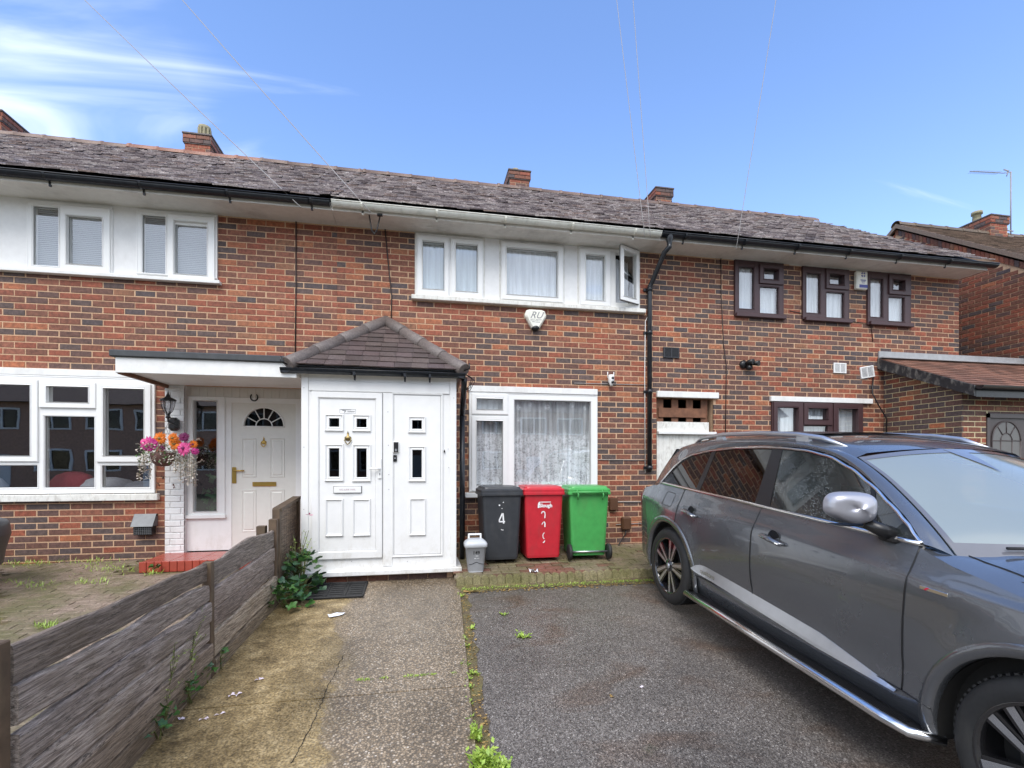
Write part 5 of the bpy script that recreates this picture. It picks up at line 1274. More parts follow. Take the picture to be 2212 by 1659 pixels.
# twin-lens camera
xk, zk = wall(1317, 822); cm = thing('security_camera', 'white twin lens security camera with two aerials right of the lace window', 'security camera', (xk,0,zk))
m = MB(); m.lathe([(0.001,.075),(.035,.07),(.042,.05),(.042,.0),(.036,-.03),(.03,-.06),(.012,-.09),(.001,-.092)], (xk,-.06,zk), 18); obj('housing', m, MT['white_plastic'], cm)
m = MB(); m.box(xk-.03,xk+.03,-.045,-.001,zk-.03,zk+.06,.006); obj('mount', m, MT['white_plastic'], cm)
for dz in (.022,-.038): m = MB(); m.lathe([(.02,0),(.018,-.012),(.0,-.014)], (xk+.006,-.095,zk+dz), 14, 'y'); obj('lens', m, MT['black'], cm)
for dx in (-.046,.046): m = MB(); m.tube([(xk+dx,-.04,zk+.03),(xk+dx,-.04,zk+.115)], .006, 6); m.tube([(xk+dx*.5,-.04,zk+.04),(xk+dx,-.04,zk+.035)], .006, 6); obj('aerial', m, MT['white_plastic'], cm)
# security floodlight
xk, zk = wall(1612, 788); fl = thing('floodlight', 'black twin headed security light on the wall right of the pallet opening', 'security light', (xk,0,zk))
m = MB(); m.lathe([(.06,-.002),(.062,-.03),(.03,-.05),(0.001,-.052)], (xk-.06,0,zk), 18, 'y'); obj('mount', m, MT['black'], fl)
m = MB(); m.lathe([(0.001,-.11),(.038,-.10),(.042,-.05),(.03,-.03)], (xk+.0,0,zk-.055), 14, 'y'); obj('sensor', m, MT['black'], fl)
for dx, dz, a in ((-.015,.03,.4),(.08,.01,.3)):
    m = MB(); m.tube([(xk-.05,-.04,zk),(xk+dx,-.07,zk+dz),(xk+dx+.03,-.14,zk+dz-.01)], [.014,.03,.042], 12); obj('lamp_head', m, MT['black'], fl)
# grilles
def grille(px0, yt, yb, px1, mt, label, rot=0.0, slats=8, cat='vent'):
    r = rect(px0, yt, yb, px1); w_, h_ = r[1]-r[0], r[3]-r[2]; o = thing('vent_grille', label, cat, ((r[0]+r[1])/2, 0, (r[2]+r[3])/2), 'air vents on the walls'); o.rotation_euler = (0, rot, 0)
    q = MB(); q.box(-w_/2,w_/2,-.012,-.008,-h_/2,h_/2); obj('backing', q, MT['dark_void'] if mt != 'white_plastic' else MT['grey_ink'], o, local=True)
    q = MB(); rr = (-w_/2,w_/2,-h_/2,h_/2); rings_mb(q, [(rr,-.001),(rr,-.022),(ins(rr,.004),-.026),(ins(rr,.016),-.026),(ins(rr,.02),-.012)]); q.box(-.006,.006,-.025,-.0125,-h_/2+.015,h_/2-.015); obj('frame', q, MT[mt], o, local=True)
    me = MB(); me.box(-w_/2+.02,-.008,-.022,-.0125,-.0035,.0035); me.box(.008,w_/2-.02,-.022,-.0125,-.0035,.0035); me2 = mesh_of('slat', me, MT[mt])
    for k in range(slats):
        s_ = bpy.data.objects.new('slat', me2); C.objects.link(s_); s_.parent = o; s_.location = (0,0,-h_/2+.02+(h_-.04)*(k+.5)/slats)
    return o
MT['dark_grille'] = simple('dark_slate_grille', (.04,.042,.048), .5)
grille(1432,750,773,1466,'dark_grille','dark louvred air vent on the brick wall right of the drainpipe')
grille(1799,784,806,1826,'white_plastic','square white air vent above the brown ground floor window')
grille(1857,791,816,1886,'white_plastic','crooked white air vent beside the lean-to roof', rot=R(-10))
# lead cowl
r = rect(293,1110,1154,341); cw_ = thing('vent_cowl', 'dull grey hooded vent low on the wall below the large left window', 'vent', ((r[0]+r[1])/2,0,r[2])); hm2 = r[2]+(r[3]-r[2])*.42
m = MB(); m.prism([(-.001,r[3]),(-.03,r[3]),(-.12,hm2),(-.105,hm2),(-.03,r[3]-.02),(-.001,r[3]-.02)], r[0], r[1], 'x'); m.prism([(-.001,r[3]),(-.03,r[3]),(-.12,hm2),(-.001,hm2)], r[0], r[0]+.004, 'x'); m.prism([(-.001,r[3]),(-.03,r[3]),(-.12,hm2),(-.001,hm2)], r[1]-.004, r[1], 'x'); obj('hood', m, MT['vent_metal'], cw_)
m = MB(); m.box(r[0]+.02, r[1]-.02, -.09, -.002, r[2], hm2+.02); bx_ = obj('cage', m, MT['black'], cw_)
m = MB()
for k in range(9): xx = r[0]+.03+(r[1]-r[0]-.06)*k/8; m.box(xx-.002,xx+.002,-.094,-.0905,r[2]+.005,hm2)
for k in range(5): zz = r[2]+.015+(hm2-r[2]-.02)*k/4; m.box(r[0]+.025,r[1]-.025,-.0975,-.0945,zz-.002,zz+.002)
obj('mesh_grille', m, MT['vent_metal'], cw_)
# meter box, cable box and conduits
r = rect(1314,1075,1101,1331,D); m = MB(); m.box(r[0],r[1],-.07,-.002,r[2],r[3],.005); tag(obj('meter_box', m, MT['brownbox'], loc=(r[0],0,r[2])), 'small brown box on the wall behind the green bin', 'junction box')
x_, z_ = wall(1350, 1140); m = MB(); m.box(x_-.07,x_+.06,-.09,-.002,z_-.02,z_+.16,.015); cb = tag(obj('cable_box', m, MT['brownbox'], loc=(x_,0,z_)), 'brown cable cover low on the wall beside the parked car', 'junction box')
m = MB(); m.tube([(x_,-.05,z_),(x_-.02,-.06,z_-.08),(x_-.15,-.08,gz(-.1)+.10),(x_-.35,-.12,gz(-.1)+.09)], .008, 6); obj('cable', m, MT['black'], cb)
def run(P, rad, mt, label, cat='cable', name='cable'):
    m = MB(); m.tube(P, rad, 6); return tag(obj(name, m, MT[mt], loc=P[0]), label, cat)
def wp(px, py, o=.012): s, z = wall(px, py); return (s, -o, z)
run([wp(1240,828),wp(1396,832)], .006, 'wire', 'grey cable clipped level with the white twin lens camera')
run([wp(1308,1134-0),wp(1308,1134)] if False else [wp(1330,1135-2),wp(1392,1130)], .006, 'wire', 'short grey cable near the foot of the drainpipe')
run([wp(1296,1084),wp(1396,1084)], .008, 'wire', 'grey conduit running left from the drainpipe above the brown box')
run([wp(1292,993-0),wp(1396,994)], .006, 'wire', 'grey conduit beside the right edge of the lace window')
run([wp(640,480),wp(640,620),wp(638,769)], .008, 'wire_dark', 'dark telephone cable straight down the wall to the flat canopy')
run([wp(832,496),wp(838,560),wp(846,640),wp(845,697)], .008, 'wire_dark', 'dark telephone cable down the wall to the porch roof apex')
run([wp(1556,540),wp(1557,640),wp(1562,745),wp(1568,790),wp(1566,950)], .006, 'wire_dark', 'thin dark cable down the wall left of the brown windows')
run([wp(1705,672,.01),wp(1800,690),wp(1880,700),wp(1884,738)], .006, 'wire_dark', 'thin dark cable looping under the brown upstairs windows')
run([wp(1884,816,.02),wp(1878,850,.05),wp(1890,880,.08),wp(1905,905,.08),wp(1908,970,.05)], .010, 'black', 'thick black cable hanging from the crooked vent to the lean-to corner')
# overhead telephone wires: from the eaves to a pole across the street
def over(px, py, Yh, zh, tops, label, rad=.006, mt='wire'):
    s, z = wall(px, py, D+Yh); a = Vector((s, Yh, z)); tx, ty = tops
    # far end: along the sight line of (tx, ty) carried to height 8.3 m
    aa = (tx-CX)/F; bb = (YH-ty)/F; Z = (8.2-CZ)/bb; b = Vector((aa*Z*_c+Z*_s, Z*(_c-aa*_s)-D, 8.2))
    d = (b-a); end = b + d*1.0; P = []
    for k in range(25):
        t = k/24; p = a+(b+d*1.2-a)*t; P.append(p - Vector((0,0,.05*4*t*(1-t))))
    m = MB(); m.tube(P, rad, 5); tag(obj('overhead_wire', m, MT[mt], loc=tuple(a)), label, 'wire', 'overhead telephone wires')
over(650, 448, -.56, 0, (190, 0), 'leftmost overhead wire, crossing the pale cloud to the soffit', .006)
over(800, 458, -.58, 0, (400, 0), 'overhead wire running down to the hook on the middle soffit', .006)
over(1393, 512, -.58, 0, (1333, 0), 'faint overhead wire, left of the pair above the third chimney', .0042)
over(1405, 512, -.58, 0, (1368, 0), 'faint overhead wire, right of the pair above the third chimney', .0042)
over(1590, 540, -.58, 0, (1675, 0), 'rightmost overhead wire, slanting to the brown windowed house', .0042)
s, z = wall(808, 462, D-.4); m = MB(); m.tube([(s-.06,-.38,4.20),(s-.03,-.36,4.02),(s,-.36,3.98),(s+.03,-.36,4.03),(s+.07,-.39,4.19)], .009, 6); m.tube([(s+.04,-.4,4.2),(s+.1,-.41,4.2)], .018, 6); tag(obj('cable_hook', m, MT['black'], loc=(s,-.38,4.0)), 'black cable loop hanging under the soffit above the middle brickwork', 'cable hook')

# lantern on the white pier
x_, z_ = wall(363, 880, D-.28); Yl = -.28; ln = thing('wall_lantern', 'black coach lantern on the white pier by the cream door', 'lantern', (x_,Yl,z_))
m = MB(); m.lathe([(.001,.075),(.018,.055),(.028,.03),(.075,.005),(.085,-.008),(.083,-.014),(.001,-.014)], (x_,Yl,z_+.09), 16)
m.tube([(x_,Yl,z_+.155),(x_,Yl,z_+.20)], [.010,.002], 8); obj('lantern_roof', m, MT['black'], ln)
m = MB()
for k in range(6):
    a = math.pi/3*k+.3; m.tube([(x_+.068*math.cos(a),Yl+.068*math.sin(a),z_+.08),(x_+.064*math.cos(a),Yl+.064*math.sin(a),z_+.02),(x_+.045*math.cos(a),Yl+.045*math.sin(a),z_-.04),(x_+.018*math.cos(a),Yl+.018*math.sin(a),z_-.075)], .0045, 5)
m.lathe([(.0,-.07),(.024,-.075),(.016,-.10),(.03,-.115),(.012,-.13),(0.001,-.14)], (x_,Yl,z_), 12); obj('lantern_cage', m, MT['black'], ln)
m = MB(); m.lathe([(.060,.075),(.056,.02),(.038,-.04),(.014,-.07)], (x_,Yl,z_), 16); obj('lantern_glass', m, glass('lantern_pane', (.85,.85,.87), .1, body=.3, bodyc=(.6,.6,.62)), ln)
xs = S_P1-.09; m = MB(); m.tube([(x_,Yl,z_-.11),(x_,Yl,z_-.16),(x_+.03,Yl*.5,z_-.20),(xs,-.05,z_-.17)], .012, 8); obj('bracket_arm', m, MT['black'], ln)
m = MB(); m.box(xs-.05, xs+.06, -.11, -.011, z_-.26, z_-.10, .03); obj('sensor_box', m, MT['black'], ln)

# hanging basket
bx, bz = wall(352, 985, D-.36); by = -.36; hb = thing('hanging_basket', 'hanging flower basket with orange, pink and purple flowers and trailing cream leaves', 'flower basket', (bx,by,bz))
m = MB(); m.lathe([(.001,-.12),(.06,-.115),(.095,-.08),(.115,-.03),(.125,.03),(.12,.035),(.001,.03)], (bx,by,bz), 18); obj('basket', m, MT['terracotta'], hb)
m = MB()
for a in (0.3, 2.4, 4.5): m.tube([(bx+.13*math.cos(a),by+.13*math.sin(a),bz+.03),(bx+.02,by+.02,bz+.33)], .003, 4)
m.tube([(bx+.02,by+.02,bz+.32),(bx+.03,by+.05,bz+.38),(bx+.03,by+.2,bz+.39)], .004, 4); obj('chain', m, MT['wire'], hb)
def bloom(c, rad, mt, n=18, layers=2, centre='purple'):
    m = MB(); cx, cy, cz = c; tilt = rnd.uniform(-.4,.4)
    for L_ in range(layers):
        for k in range(n):
            a = 2*math.pi*k/n+L_*.2+rnd.uniform(-.06,.06); r1 = rad*(1-.22*L_)*rnd.uniform(.85,1.08); w = rad*.17; y = -.012*L_-rnd.uniform(0,.012)
            ca_, sa = math.cos(a), math.sin(a); q = [(.12*rad,0,0),(.6*r1,w,-.02*rad),(r1,0,.18*rad),(.6*r1,-w,-.02*rad)]
            m.quad(*[(cx+p*ca_-s_*sa, cy+y+d_*.6+(p*sa+s_*ca_)*tilt*.3, cz+p*sa+s_*ca_) for p, s_, d_ in q])
    o = obj('flower', m, MT[mt], hb); m = MB(); m.lathe([(0.001,-.02),(rad*.18,-.015),(rad*.22,0)], (cx,cy-.012,cz), 10, 'y'); obj('flower_centre', m, MT[centre], o)
def fpt(px, py, dy=0.0): s, z = wall(px, py, D-.36+dy); return (s, -.36+dy, z)
for px, py, rad, mt, cen, n in ((323,960,.075,'magenta','pinkf',26),(346,947,.060,'orange','dead_leaf',20),(374,946,.050,'orange','dead_leaf',18),(378,959,.062,'orange','dead_leaf',20),(398,944,.048,'purple','purple',20),(397,968,.070,'pinkf','purple',16),(418,960,.042,'orange','purple',16),(313,955,.04,'pinkf','magenta',16),(421,975,.038,'magenta','purple',14),(352,968,.03,'purple','purple',12)):
    bloom(fpt(px, py, rnd.uniform(-.12,-.04)), rad*1.32, mt, n, 2 if mt != 'magenta' else 3, cen)
m = MB(); m2 = MB()
def lf4(m, c, L, w, a, b):
    d1 = Vector((math.cos(a)*math.cos(b), math.sin(a)*math.cos(b), math.sin(b))); d2 = Vector((-math.sin(a), math.cos(a), rnd.uniform(-.5,.5))).normalized(); c = Vector(c)
    m.quad(c, c+d1*L*.5+d2*w/2, c+d1*L, c+d1*L*.5-d2*w/2)
for k in range(620):
    a = rnd.uniform(0,6.28); r_ = .22*math.sqrt(rnd.random()); lf4(m if rnd.random() < .62 else m2, (bx+r_*math.cos(a)*1.15, by+r_*math.sin(a), bz+rnd.uniform(-.07,.14)), rnd.uniform(.025,.05), .022, rnd.uniform(0,6.28), rnd.uniform(-1,1))
trails = []
for px, py0, py1 in ((318,975,1020),(326,985,1035),(310,990,1040),(412,975,1045),(418,975,1050),(424,985,1035),(390,985,1020),(396,985,1040),(404,985,1030),(352,975,1010),(380,980,1015)):
    s0_, z0_ = wall(px, py0, D-.36); z1_ = wall(px, py1, D-.36)[1]; yy = by+rnd.uniform(-.12,.05); trails.append([(bx+(s0_-bx)*.7,by,z0_+.04),(s0_,yy,z0_),(s0_+rnd.uniform(-.01,.01),yy,z1_)]); z = z0_
    while z > z1_:
        lf4(m, (s0_+rnd.uniform(-.022,.022), yy+rnd.uniform(-.02,.02), z), rnd.uniform(.025,.045), .022, rnd.uniform(0,6.28), rnd.uniform(-.8,.8)); z -= .005
for px, py in ((425,948),(430,950),(437,995),(430,998),(422,999)):
    c = fpt(px, py, 0)
    for k in range(6): lf4(m, c, .035, .018, rnd.uniform(0,6.28), rnd.uniform(-.7,.7))
obj('variegated_leaves', m, MT['variegated'], hb)['kind'] = 'stuff'; obj('green_leaves', m2, MT['leaf'], hb)['kind'] = 'stuff'
m = MB()
for P in trails: m.tube(P, .0025, 4)
obj('trailing_stems', m, MT['stem'], hb)
for px, py in ((376,1050),(342,1046),(352,1030)):
    c = fpt(px, py, .1); m = MB()
    for k in range(5): lf4(m, c, .035, .022, k*1.256, rnd.uniform(-1.2,1.2))
    obj('hanging_leaf', m, MT['terracotta'], hb)

# ------------------------------------------------------------------ bins on the paved strip
def bz_(y): return gz(y)+.089+.02*(y+1.4)/1.4+.013
def wheelie(name, label, x, yf, w, dpt, h, mt, lid, rot=0.0, back=False):
    o = thing(name, label, 'wheelie bin', (x, yf+dpt/2, bz_(yf+dpt/2)), 'wheelie bins in front of the lace window'); o.rotation_euler = (0, 0, rot)
    # local: front face looks to -Y (or the hinge side does, when back)
    e = 1 if not back else -1
    m = MB(); hw, hd = w/2, dpt/2; b0, b1 = .80, .93
    def loop(k, z, rr=.035, ys=0.0):
        a, b = hw*k, hd*k; P = []
        for cx, cy, a0 in ((a-rr,b-rr,0),(-a+rr,b-rr,90),(-a+rr,-b+rr,180),(a-rr,-b+rr,270)):
            for t in (0,30,60,90): P.append((cx+rr*math.cos(R(a0+t)), (cy+rr*math.sin(R(a0+t)))*e+ys, z))
        return m.pts(P)
    zb = .035 if not back else .05
    L = [loop(b0-.02, zb), loop(b0, zb+.03), loop(b0+.02, .20), loop(b1, h*.86), loop(b1+.03, h*.865), loop(b1+.045, h*.885), loop(b1+.045, h*.90)]
    for q in range(len(L)-1):
        for k in range(16): m.face([L[q][k], L[q][(k+1)%16], L[q+1][(k+1)%16], L[q+1][k]], False)
    m.face(L[0]); bd = obj('bin_body', m, MT[mt], o, local=True)
    # raised ribs either side of the front
    if not back:
        for sx in (-1, 1):
            m = MB(); xb, xt = sx*hw*.50, sx*hw*.56
            I = [m.pts([(xb-.016,-hd*b0-.002,.04),(xb+.016,-hd*b0-.002,.04),(xt+.016,-hd*b1+.012,h*.85),(xt-.016,-hd*b1+.012,h*.85)]), m.pts([(xb-.007,-hd*b0-.022,.07),(xb+.007,-hd*b0-.022,.07),(xt+.007,-hd*b1-.010,h*.83),(xt-.007,-hd*b1-.010,h*.83)])]
            m.face(I[1])
            for k in range(4): m.face([I[0][k],I[0][(k+1)%4],I[1][(k+1)%4],I[1][k]])
            obj('rib', m, MT[mt], bd)
    else:
        m = MB(); m.box(-hw*.78, hw*.78, -hd*.84-.012, -hd*.84+.03, .09, .21, .008); obj('axle_housing', m, MT[mt], bd)
    # lid: rim, skirt, raised top and two grips
    m = MB(); lz = h*.895
    LL = [loop(b1+.05, lz-.055, .04), loop(b1+.085, lz-.050, .04), loop(b1+.085, lz-.022, .04), loop(b1+.070, lz-.018, .04), loop(b1+.072, lz+.012, .04), loop(b1+.01, lz+.026, .05), loop(b1-.02, lz+.030, .05), loop(b1-.05, lz+.048, .05), loop(b1-.12, lz+.054, .05)]
    for q in range(len(LL)-1):
        for k in range(16): m.face([LL[q][k], LL[q][(k+1)%16], LL[q+1][(k+1)%16], LL[q+1][k]], False)
    m.face(LL[-1]); ld = obj('lid', m, MT[lid], o, local=True)
    m = MB(); m.box(-hw*.99, hw*.99, -hd*1.04, -hd*.96, lz-.015, lz+.004, .006) if not back else None
    for sx in (-1, 1):
        if not back: m.box(sx*hw*.60-.05, sx*hw*.60+.05, hd*.40, hd*.86, lz+.055, lz+.085, .012)
    if not back: m.box(-hw*.40, hw*.40, -hd*.55, hd*.1, lz+.062, lz+.074, .008); obj('lid_ridge', m, MT[lid], ld)
    # hinge and handle at the back
    m = MB(); yb = (hd*1.12)*e; m.tube([(-hw*.8,yb,lz-.02),(hw*.8,yb,lz-.02)], .013, 8)
    for sx in (-.8,-.3,.3,.8): m.tube([(sx*hw,yb,lz-.02),(sx*hw,yb-.06*e,lz-.03)], .012, 6)
    if back:
        for sx in (-.62, .55): m.tube([(sx*hw,yb-.02*e,lz+.01),(sx*hw+.01,yb+.012*e*1,lz-.05),(sx*hw,yb-.0,lz-.11)], .010, 6)
    obj('hinge_handle', m, MT[mt], o, local=True)
    yw = hd*.86*e
    for sx in (-1, 1):
        m = MB(); X = sx*(hw*.92); m.lathe([(.001,-.02),(.075,-.022),(.098,-.016),(.10,0),(.098,.016),(.075,.022),(.001,.02)], (X, yw, .10), 20, 'x'); wh = obj('wheel', m, MT['rubber'], o, local=True)
        m = MB(); m.lathe([(.001,-.028),(.045,-.026),(.05,-.015)], (X, yw, .10), 16, 'x'); m.lathe([(.05,.015),(.045,.026),(.001,.028)], (X, yw, .10), 16, 'x'); obj('hub', m, MT['black'], wh)
    m = MB(); m.tube([(-hw*.9,yw,.10),(hw*.9,yw,.10)], .012, 8); obj('axle', m, MT['silver'], o, local=True)
    return o, bd
yfB = 5.83-D
def fc(px, dist): return wx(px, dist)
xB0, xB1 = fc(1039,5.82), fc(1131,5.82); xR0, xR1 = fc(1132,5.84), fc(1222.5,5.84)
black, bb = wheelie('wheelie_bin', 'charcoal wheelie bin with a white painted 4, left of the red bin', (xB0+xB1)/2, yfB, (xB1-xB0)/1.005, .56, .97, 'bin_black', 'bin_black', R(1))
red, rb = wheelie('wheelie_bin', 'red wheelie bin with white council lettering, between the charcoal and green bins', (xR0+xR1)/2, yfB+.02, (xR1-xR0)/1.005, .56, .97, 'bin_red', 'bin_red', R(-1))
xG0, xG1 = fc(1226,5.86), fc(1317,5.86)
green, gb = wheelie('wheelie_bin', 'bright green wheelie bin standing back to front with its two wheels showing', (xG0+xG1)/2+.02, yfB+.0, (xG1-xG0)/1.01, .54, .97, 'bin_green', 'bin_green', R(-3), back=True)
def deco(par, build, mt, name, w, dpt):        # marks on the sloping bin front, local coordinates
    m = MB(); build(m); hd = dpt/2; out = MB(); out.f, out.c, out.sm = m.f, m.c, m.sm
    out.v = [(a, -hd*(.80+.02+(.93-.82)*max(0,(c-.2))/(.97*.86-.2))-.0035+b*.2, c) for a, b, c in m.v]; return obj(name, out, MT[mt], par, local=True)
def b4(m):
    strokes(m, [(.0,.60),(-.035,.52),(-.035,.50),(.032,.50)], .016, 0); strokes(m, [(.008,.60),(.018,.48)], .018, 0)
    for x, z, s in ((-.035,.70,.011),(.012,.735,.007),(-.004,.66,.006)): m.prism([(x+s*math.cos(R(a)), z+s*math.sin(R(a))) for a in range(0,360,60)], -.001, 0)
    strokes(m, [(-.012,.405),(.0,.398),(.016,.398)], .008, 0)
deco(bb, b4, 'white_mark', 'painted_number', (xB1-xB0), .56)
def r1(m):
    strokes(m, [(-.032,.588),(-.022,.606),(-.004,.610),(.010,.598),(.014,.57),(.010,.53)], .013, 0)
    strokes(m, [(-.026,.45),(-.008,.478),(.004,.482)], .009, 0); strokes(m, [(.004,.482),(.014,.46),(.012,.42)], .015, 0)
    strokes(m, [(.008,.345),(-.006,.335),(-.012,.31),(-.008,.285),(.006,.27)], .009, 0); strokes(m, [(.012,.245),(.004,.228),(-.008,.224)], .012, 0)
deco(rb, r1, 'white_mark', 'painted_number', (xR1-xR0), .56)
def r2(m):
    put_text(m, 'Slough', .062, .022, 0, .682, bold=.0022)
    m.box(-.055,.085,-.001,0,.722,.731); P = [(-.080,.655),(-.060,.655),(-.058,.70),(-.050,.722),(-.050,.731),(-.062,.731),(-.076,.715),(-.080,.69)]; m.prism(P, -.001, 0)
deco(rb, r2, 'white_mark', 'council_lettering', (xR1-xR0), .56)
# small food caddy
xc = (wx(1004,5.57)+wx(1054,5.57))/2; cw_ = wx(1054,5.57)-wx(1004,5.57); yc = 5.55-D
cd = thing('food_caddy', 'small grey food caddy with pale lid and 149 written on it, beside the porch', 'food caddy', (xc, yc+.12, bz_(yc+.1)))
m = MB()
def cl_(k, z, rr=.03, kk=1.0):
    a, b = cw_/2*k, .115*k; P = []
    for cx, cy, a0 in ((a-rr,b-rr,0),(-a+rr,b-rr,90),(-a+rr,-b+rr,180),(a-rr,-b+rr,270)):
        for t in (0,30,60,90): P.append((cx+rr*math.cos(R(a0+t)), cy+rr*math.sin(R(a0+t)), z))
    return m.pts(P)
L = [cl_(.64,.0), cl_(.68,.02), cl_(.72,.10), cl_(.735,.105), cl_(.86,.285), cl_(.92,.29), cl_(.92,.30)]
for q in range(len(L)-1):
    for k in range(16): m.face([L[q][k], L[q][(k+1)%16], L[q+1][(k+1)%16], L[q+1][k]], True)
m.face(L[0]); cb_ = obj('caddy_body', m, MT['bin_grey'], cd, local=True)
m = MB(); L = [cl_(.93,.285,.035), cl_(.98,.29,.035), cl_(.98,.325,.035), cl_(.90,.345,.04), cl_(.62,.375,.04)]
for q in range(len(L)-1):
    for k in range(16): m.face([L[q][k], L[q][(k+1)%16], L[q+1][(k+1)%16], L[q+1][k]], True)
m.face(L[-1]); obj('caddy_lid', m, MT['grey_light'], cd, local=True)
m = MB(); a = cw_*.30; m.box(-a,-a+.02,.06,.085,.36,.415,.003); m.box(a-.02,a,.06,.085,.36,.415,.003); m.box(-a,a,.058,.087,.405,.425,.004); obj('caddy_handle', m, MT['white_plastic'], cd, local=True)
def cface(m):
    out = MB(); out.f, out.c, out.sm = m.f, m.c, m.sm; out.v = [(a, -.115*(.735+.125*max(0,(c-.105))/.18)-.002+b*.2, c) for a, b, c in m.v]; return out
m = MB(); put_text(m, '149', .055, .0, 0, .225, bold=.0012); obj('written_number', cface(m), MT['black_ink'], cd, local=True)
m = MB(); m.box(-.008,.022,-.001,0,.187,.193); m.box(.004,.035,-.001,0,.160,.164); m.prism([(-.022,.162),(-.014,.170),(-.006,.162),(-.014,.154)], -.001, 0); obj('printed_mark', cface(m), MT['white_mark'], cd, local=True)
m = MB(); P = [(x/20*cw_*.64-.0, .095+.022*math.exp(-((x/4.2)**2))) for x in range(-10,11)]; strokes(m, P, .006, 0)
out = MB(); out.f, out.c, out.sm = m.f, m.c, m.sm; out.v = [(a, -.115*.735-.003, c) for a, b, c in m.v]; obj('moulded_line', out, MT['bin_black'], cd, local=True)
# litter
def scrap(name, label, x, y, z, L, w, mt, ang, cat='litter', hgt=.02):
    m = MB(); n = 5
    for k in range(n):
        for j in range(2):
            pass
    pts_ = [[(L*(u/n-.5)+rnd.uniform(-.004,.004), w*(v/2-.5)*(1-.5*abs(u/n-.4))+rnd.uniform(-.006,.006), hgt*rnd.random()) for v in range(3)] for u in range(n+1)]
    I = [m.pts(p) for p in pts_]
    for u in range(n):
        for v in range(2): m.face([I[u][v], I[u+1][v], I[u+1][v+1], I[u][v+1]])
    o = obj(name, m, MT[mt], loc=None); o.location = (x, y, z); o.rotation_euler = (math.atan(GM), 0, ang); return tag(o, label, cat)
x, y = gnd(727, 1333); scrap('paper_scrap', 'torn white paper on the concrete path in front of the porch', x, y, gz(y)+.017, .15, .06, 'paper', .5)
x, y = gnd(1153, 1237, G0+.11); scrap('paper_scrap', 'crumpled white tissue on the paving just behind the scalloped edging', x, y+.02, bz_(y)+.005, .10, .07, 'paper', .1, hgt=.05)
x, y = gnd(1018, 1278); scrap('dry_leaf', 'curled tan dry leaf at the corner of the asphalt by the porch', x, y, gz(y)-.004, .16, .04, 'dead_leaf', -.1, 'leaf')
pi = 0
for px, py in ((512,1502),(352,1557),(387,1557),(345,1556),(290,1604),(440,1554),(475,1545),(498,1503),(318,1580),(365,1543),(560,1470)):
    x, y = gnd(px, py, G0+.01)
    if x > FE(y+D)+.03:
        m = MB()
        for k in range(3): a = rnd.uniform(0,6.28); m.quad((0,0,.002),(.018*math.cos(a)-.008*math.sin(a),.018*math.sin(a)+.008*math.cos(a),.012),(.032*math.cos(a),.032*math.sin(a),.004),(.018*math.cos(a)+.008*math.sin(a),.018*math.sin(a)-.008*math.cos(a),.009))
        o = obj('fallen_petal', m, MT['petal_white']); o.location = (x, y, gz(y)+.013); tag(o, 'small pale pink petal fallen on the ochre side of the path', 'petal', 'petals on the path')
for px, py, lab, mt in ((1386,1482,'pale speck of litter on the middle of the asphalt','petal_white'),(1321,1502,'fallen yellow leaf near the bottom of the asphalt','dead_leaf'),(1795,1343,'fallen yellow leaf on the asphalt beside the car step','dead_leaf'),(1028,1380,'pale leaf on the asphalt near the path edge','dead_leaf')):
    x, y = gnd(px, py); scrap('fallen_leaf', lab, x, y, gz(y)-.008, .035, .022, mt, rnd.uniform(0,3), 'leaf', .008)

# cracks in the path
m = MB()
def crack(P, w):
    Q = []
    for (ax, ay), (bx_, by_) in zip(P, P[1:]):
        for k in range(8): t = k/8; Q.append(gnd(ax+(bx_-ax)*t+rnd.uniform(-2,2), ay+(by_-ay)*t, G0+.01))
    Q.append(gnd(*P[-1], G0+.01))
    for k in range(len(Q)-1):
        (x0, y0), (x1, y1) = Q[k], Q[k+1]; w0, w1 = w*rnd.uniform(.5,1.2), w*rnd.uniform(.5,1.2)
        m.quad((x0-w0,y0,gz(y0)+.0125),(x0+w0,y0,gz(y0)+.0125),(x1+w1,y1,gz(y1)+.0125),(x1-w1,y1,gz(y1)+.0125))
crack([(742,1416),(726,1450),(711,1478),(690,1530),(659,1595),(628,1650)], .0024); crack([(712,1478),(760,1474),(780,1470)], .002)
struct(obj('path_crack', m, MT['dark_void']))
# ------------------------------------------------------------------ scalloped edging
ed = thing('garden_edging', 'low mossy scalloped concrete edging between the asphalt and the paved strip', 'edging', (.45, 5.42-D, gz(5.42-D)))
x = .455; mes = []
for v in range(4):
    m = MB(); w = .0435; P = [(-w,-.08),(w,-.08),(w,.099)]+[(w*math.cos(R(a)), 0.099+.044*math.sin(R(a))+rnd.uniform(-.002,.002)) for a in range(20,180,20)]+[(-w,.099)]
    m.prism(P, -.022, .022); m.prism([(a*.86, b*1.0-.004) for a, b in P], -.027, -.0225); mes.append(mesh_of('edging_stone', m, MT['edging']))
while x < 3.9:
    o = inst('edging_stone', rnd.choice(mes), ed, (x, 5.425-D+rnd.uniform(-.006,.006)+.05*max(0,(x-2.6))*.0, gz(5.42-D)-.014+rnd.uniform(-.006,.004))); o.rotation_euler = (rnd.uniform(-.06,.02), rnd.uniform(-.02,.02), rnd.uniform(-.05,.05)); x += .0905

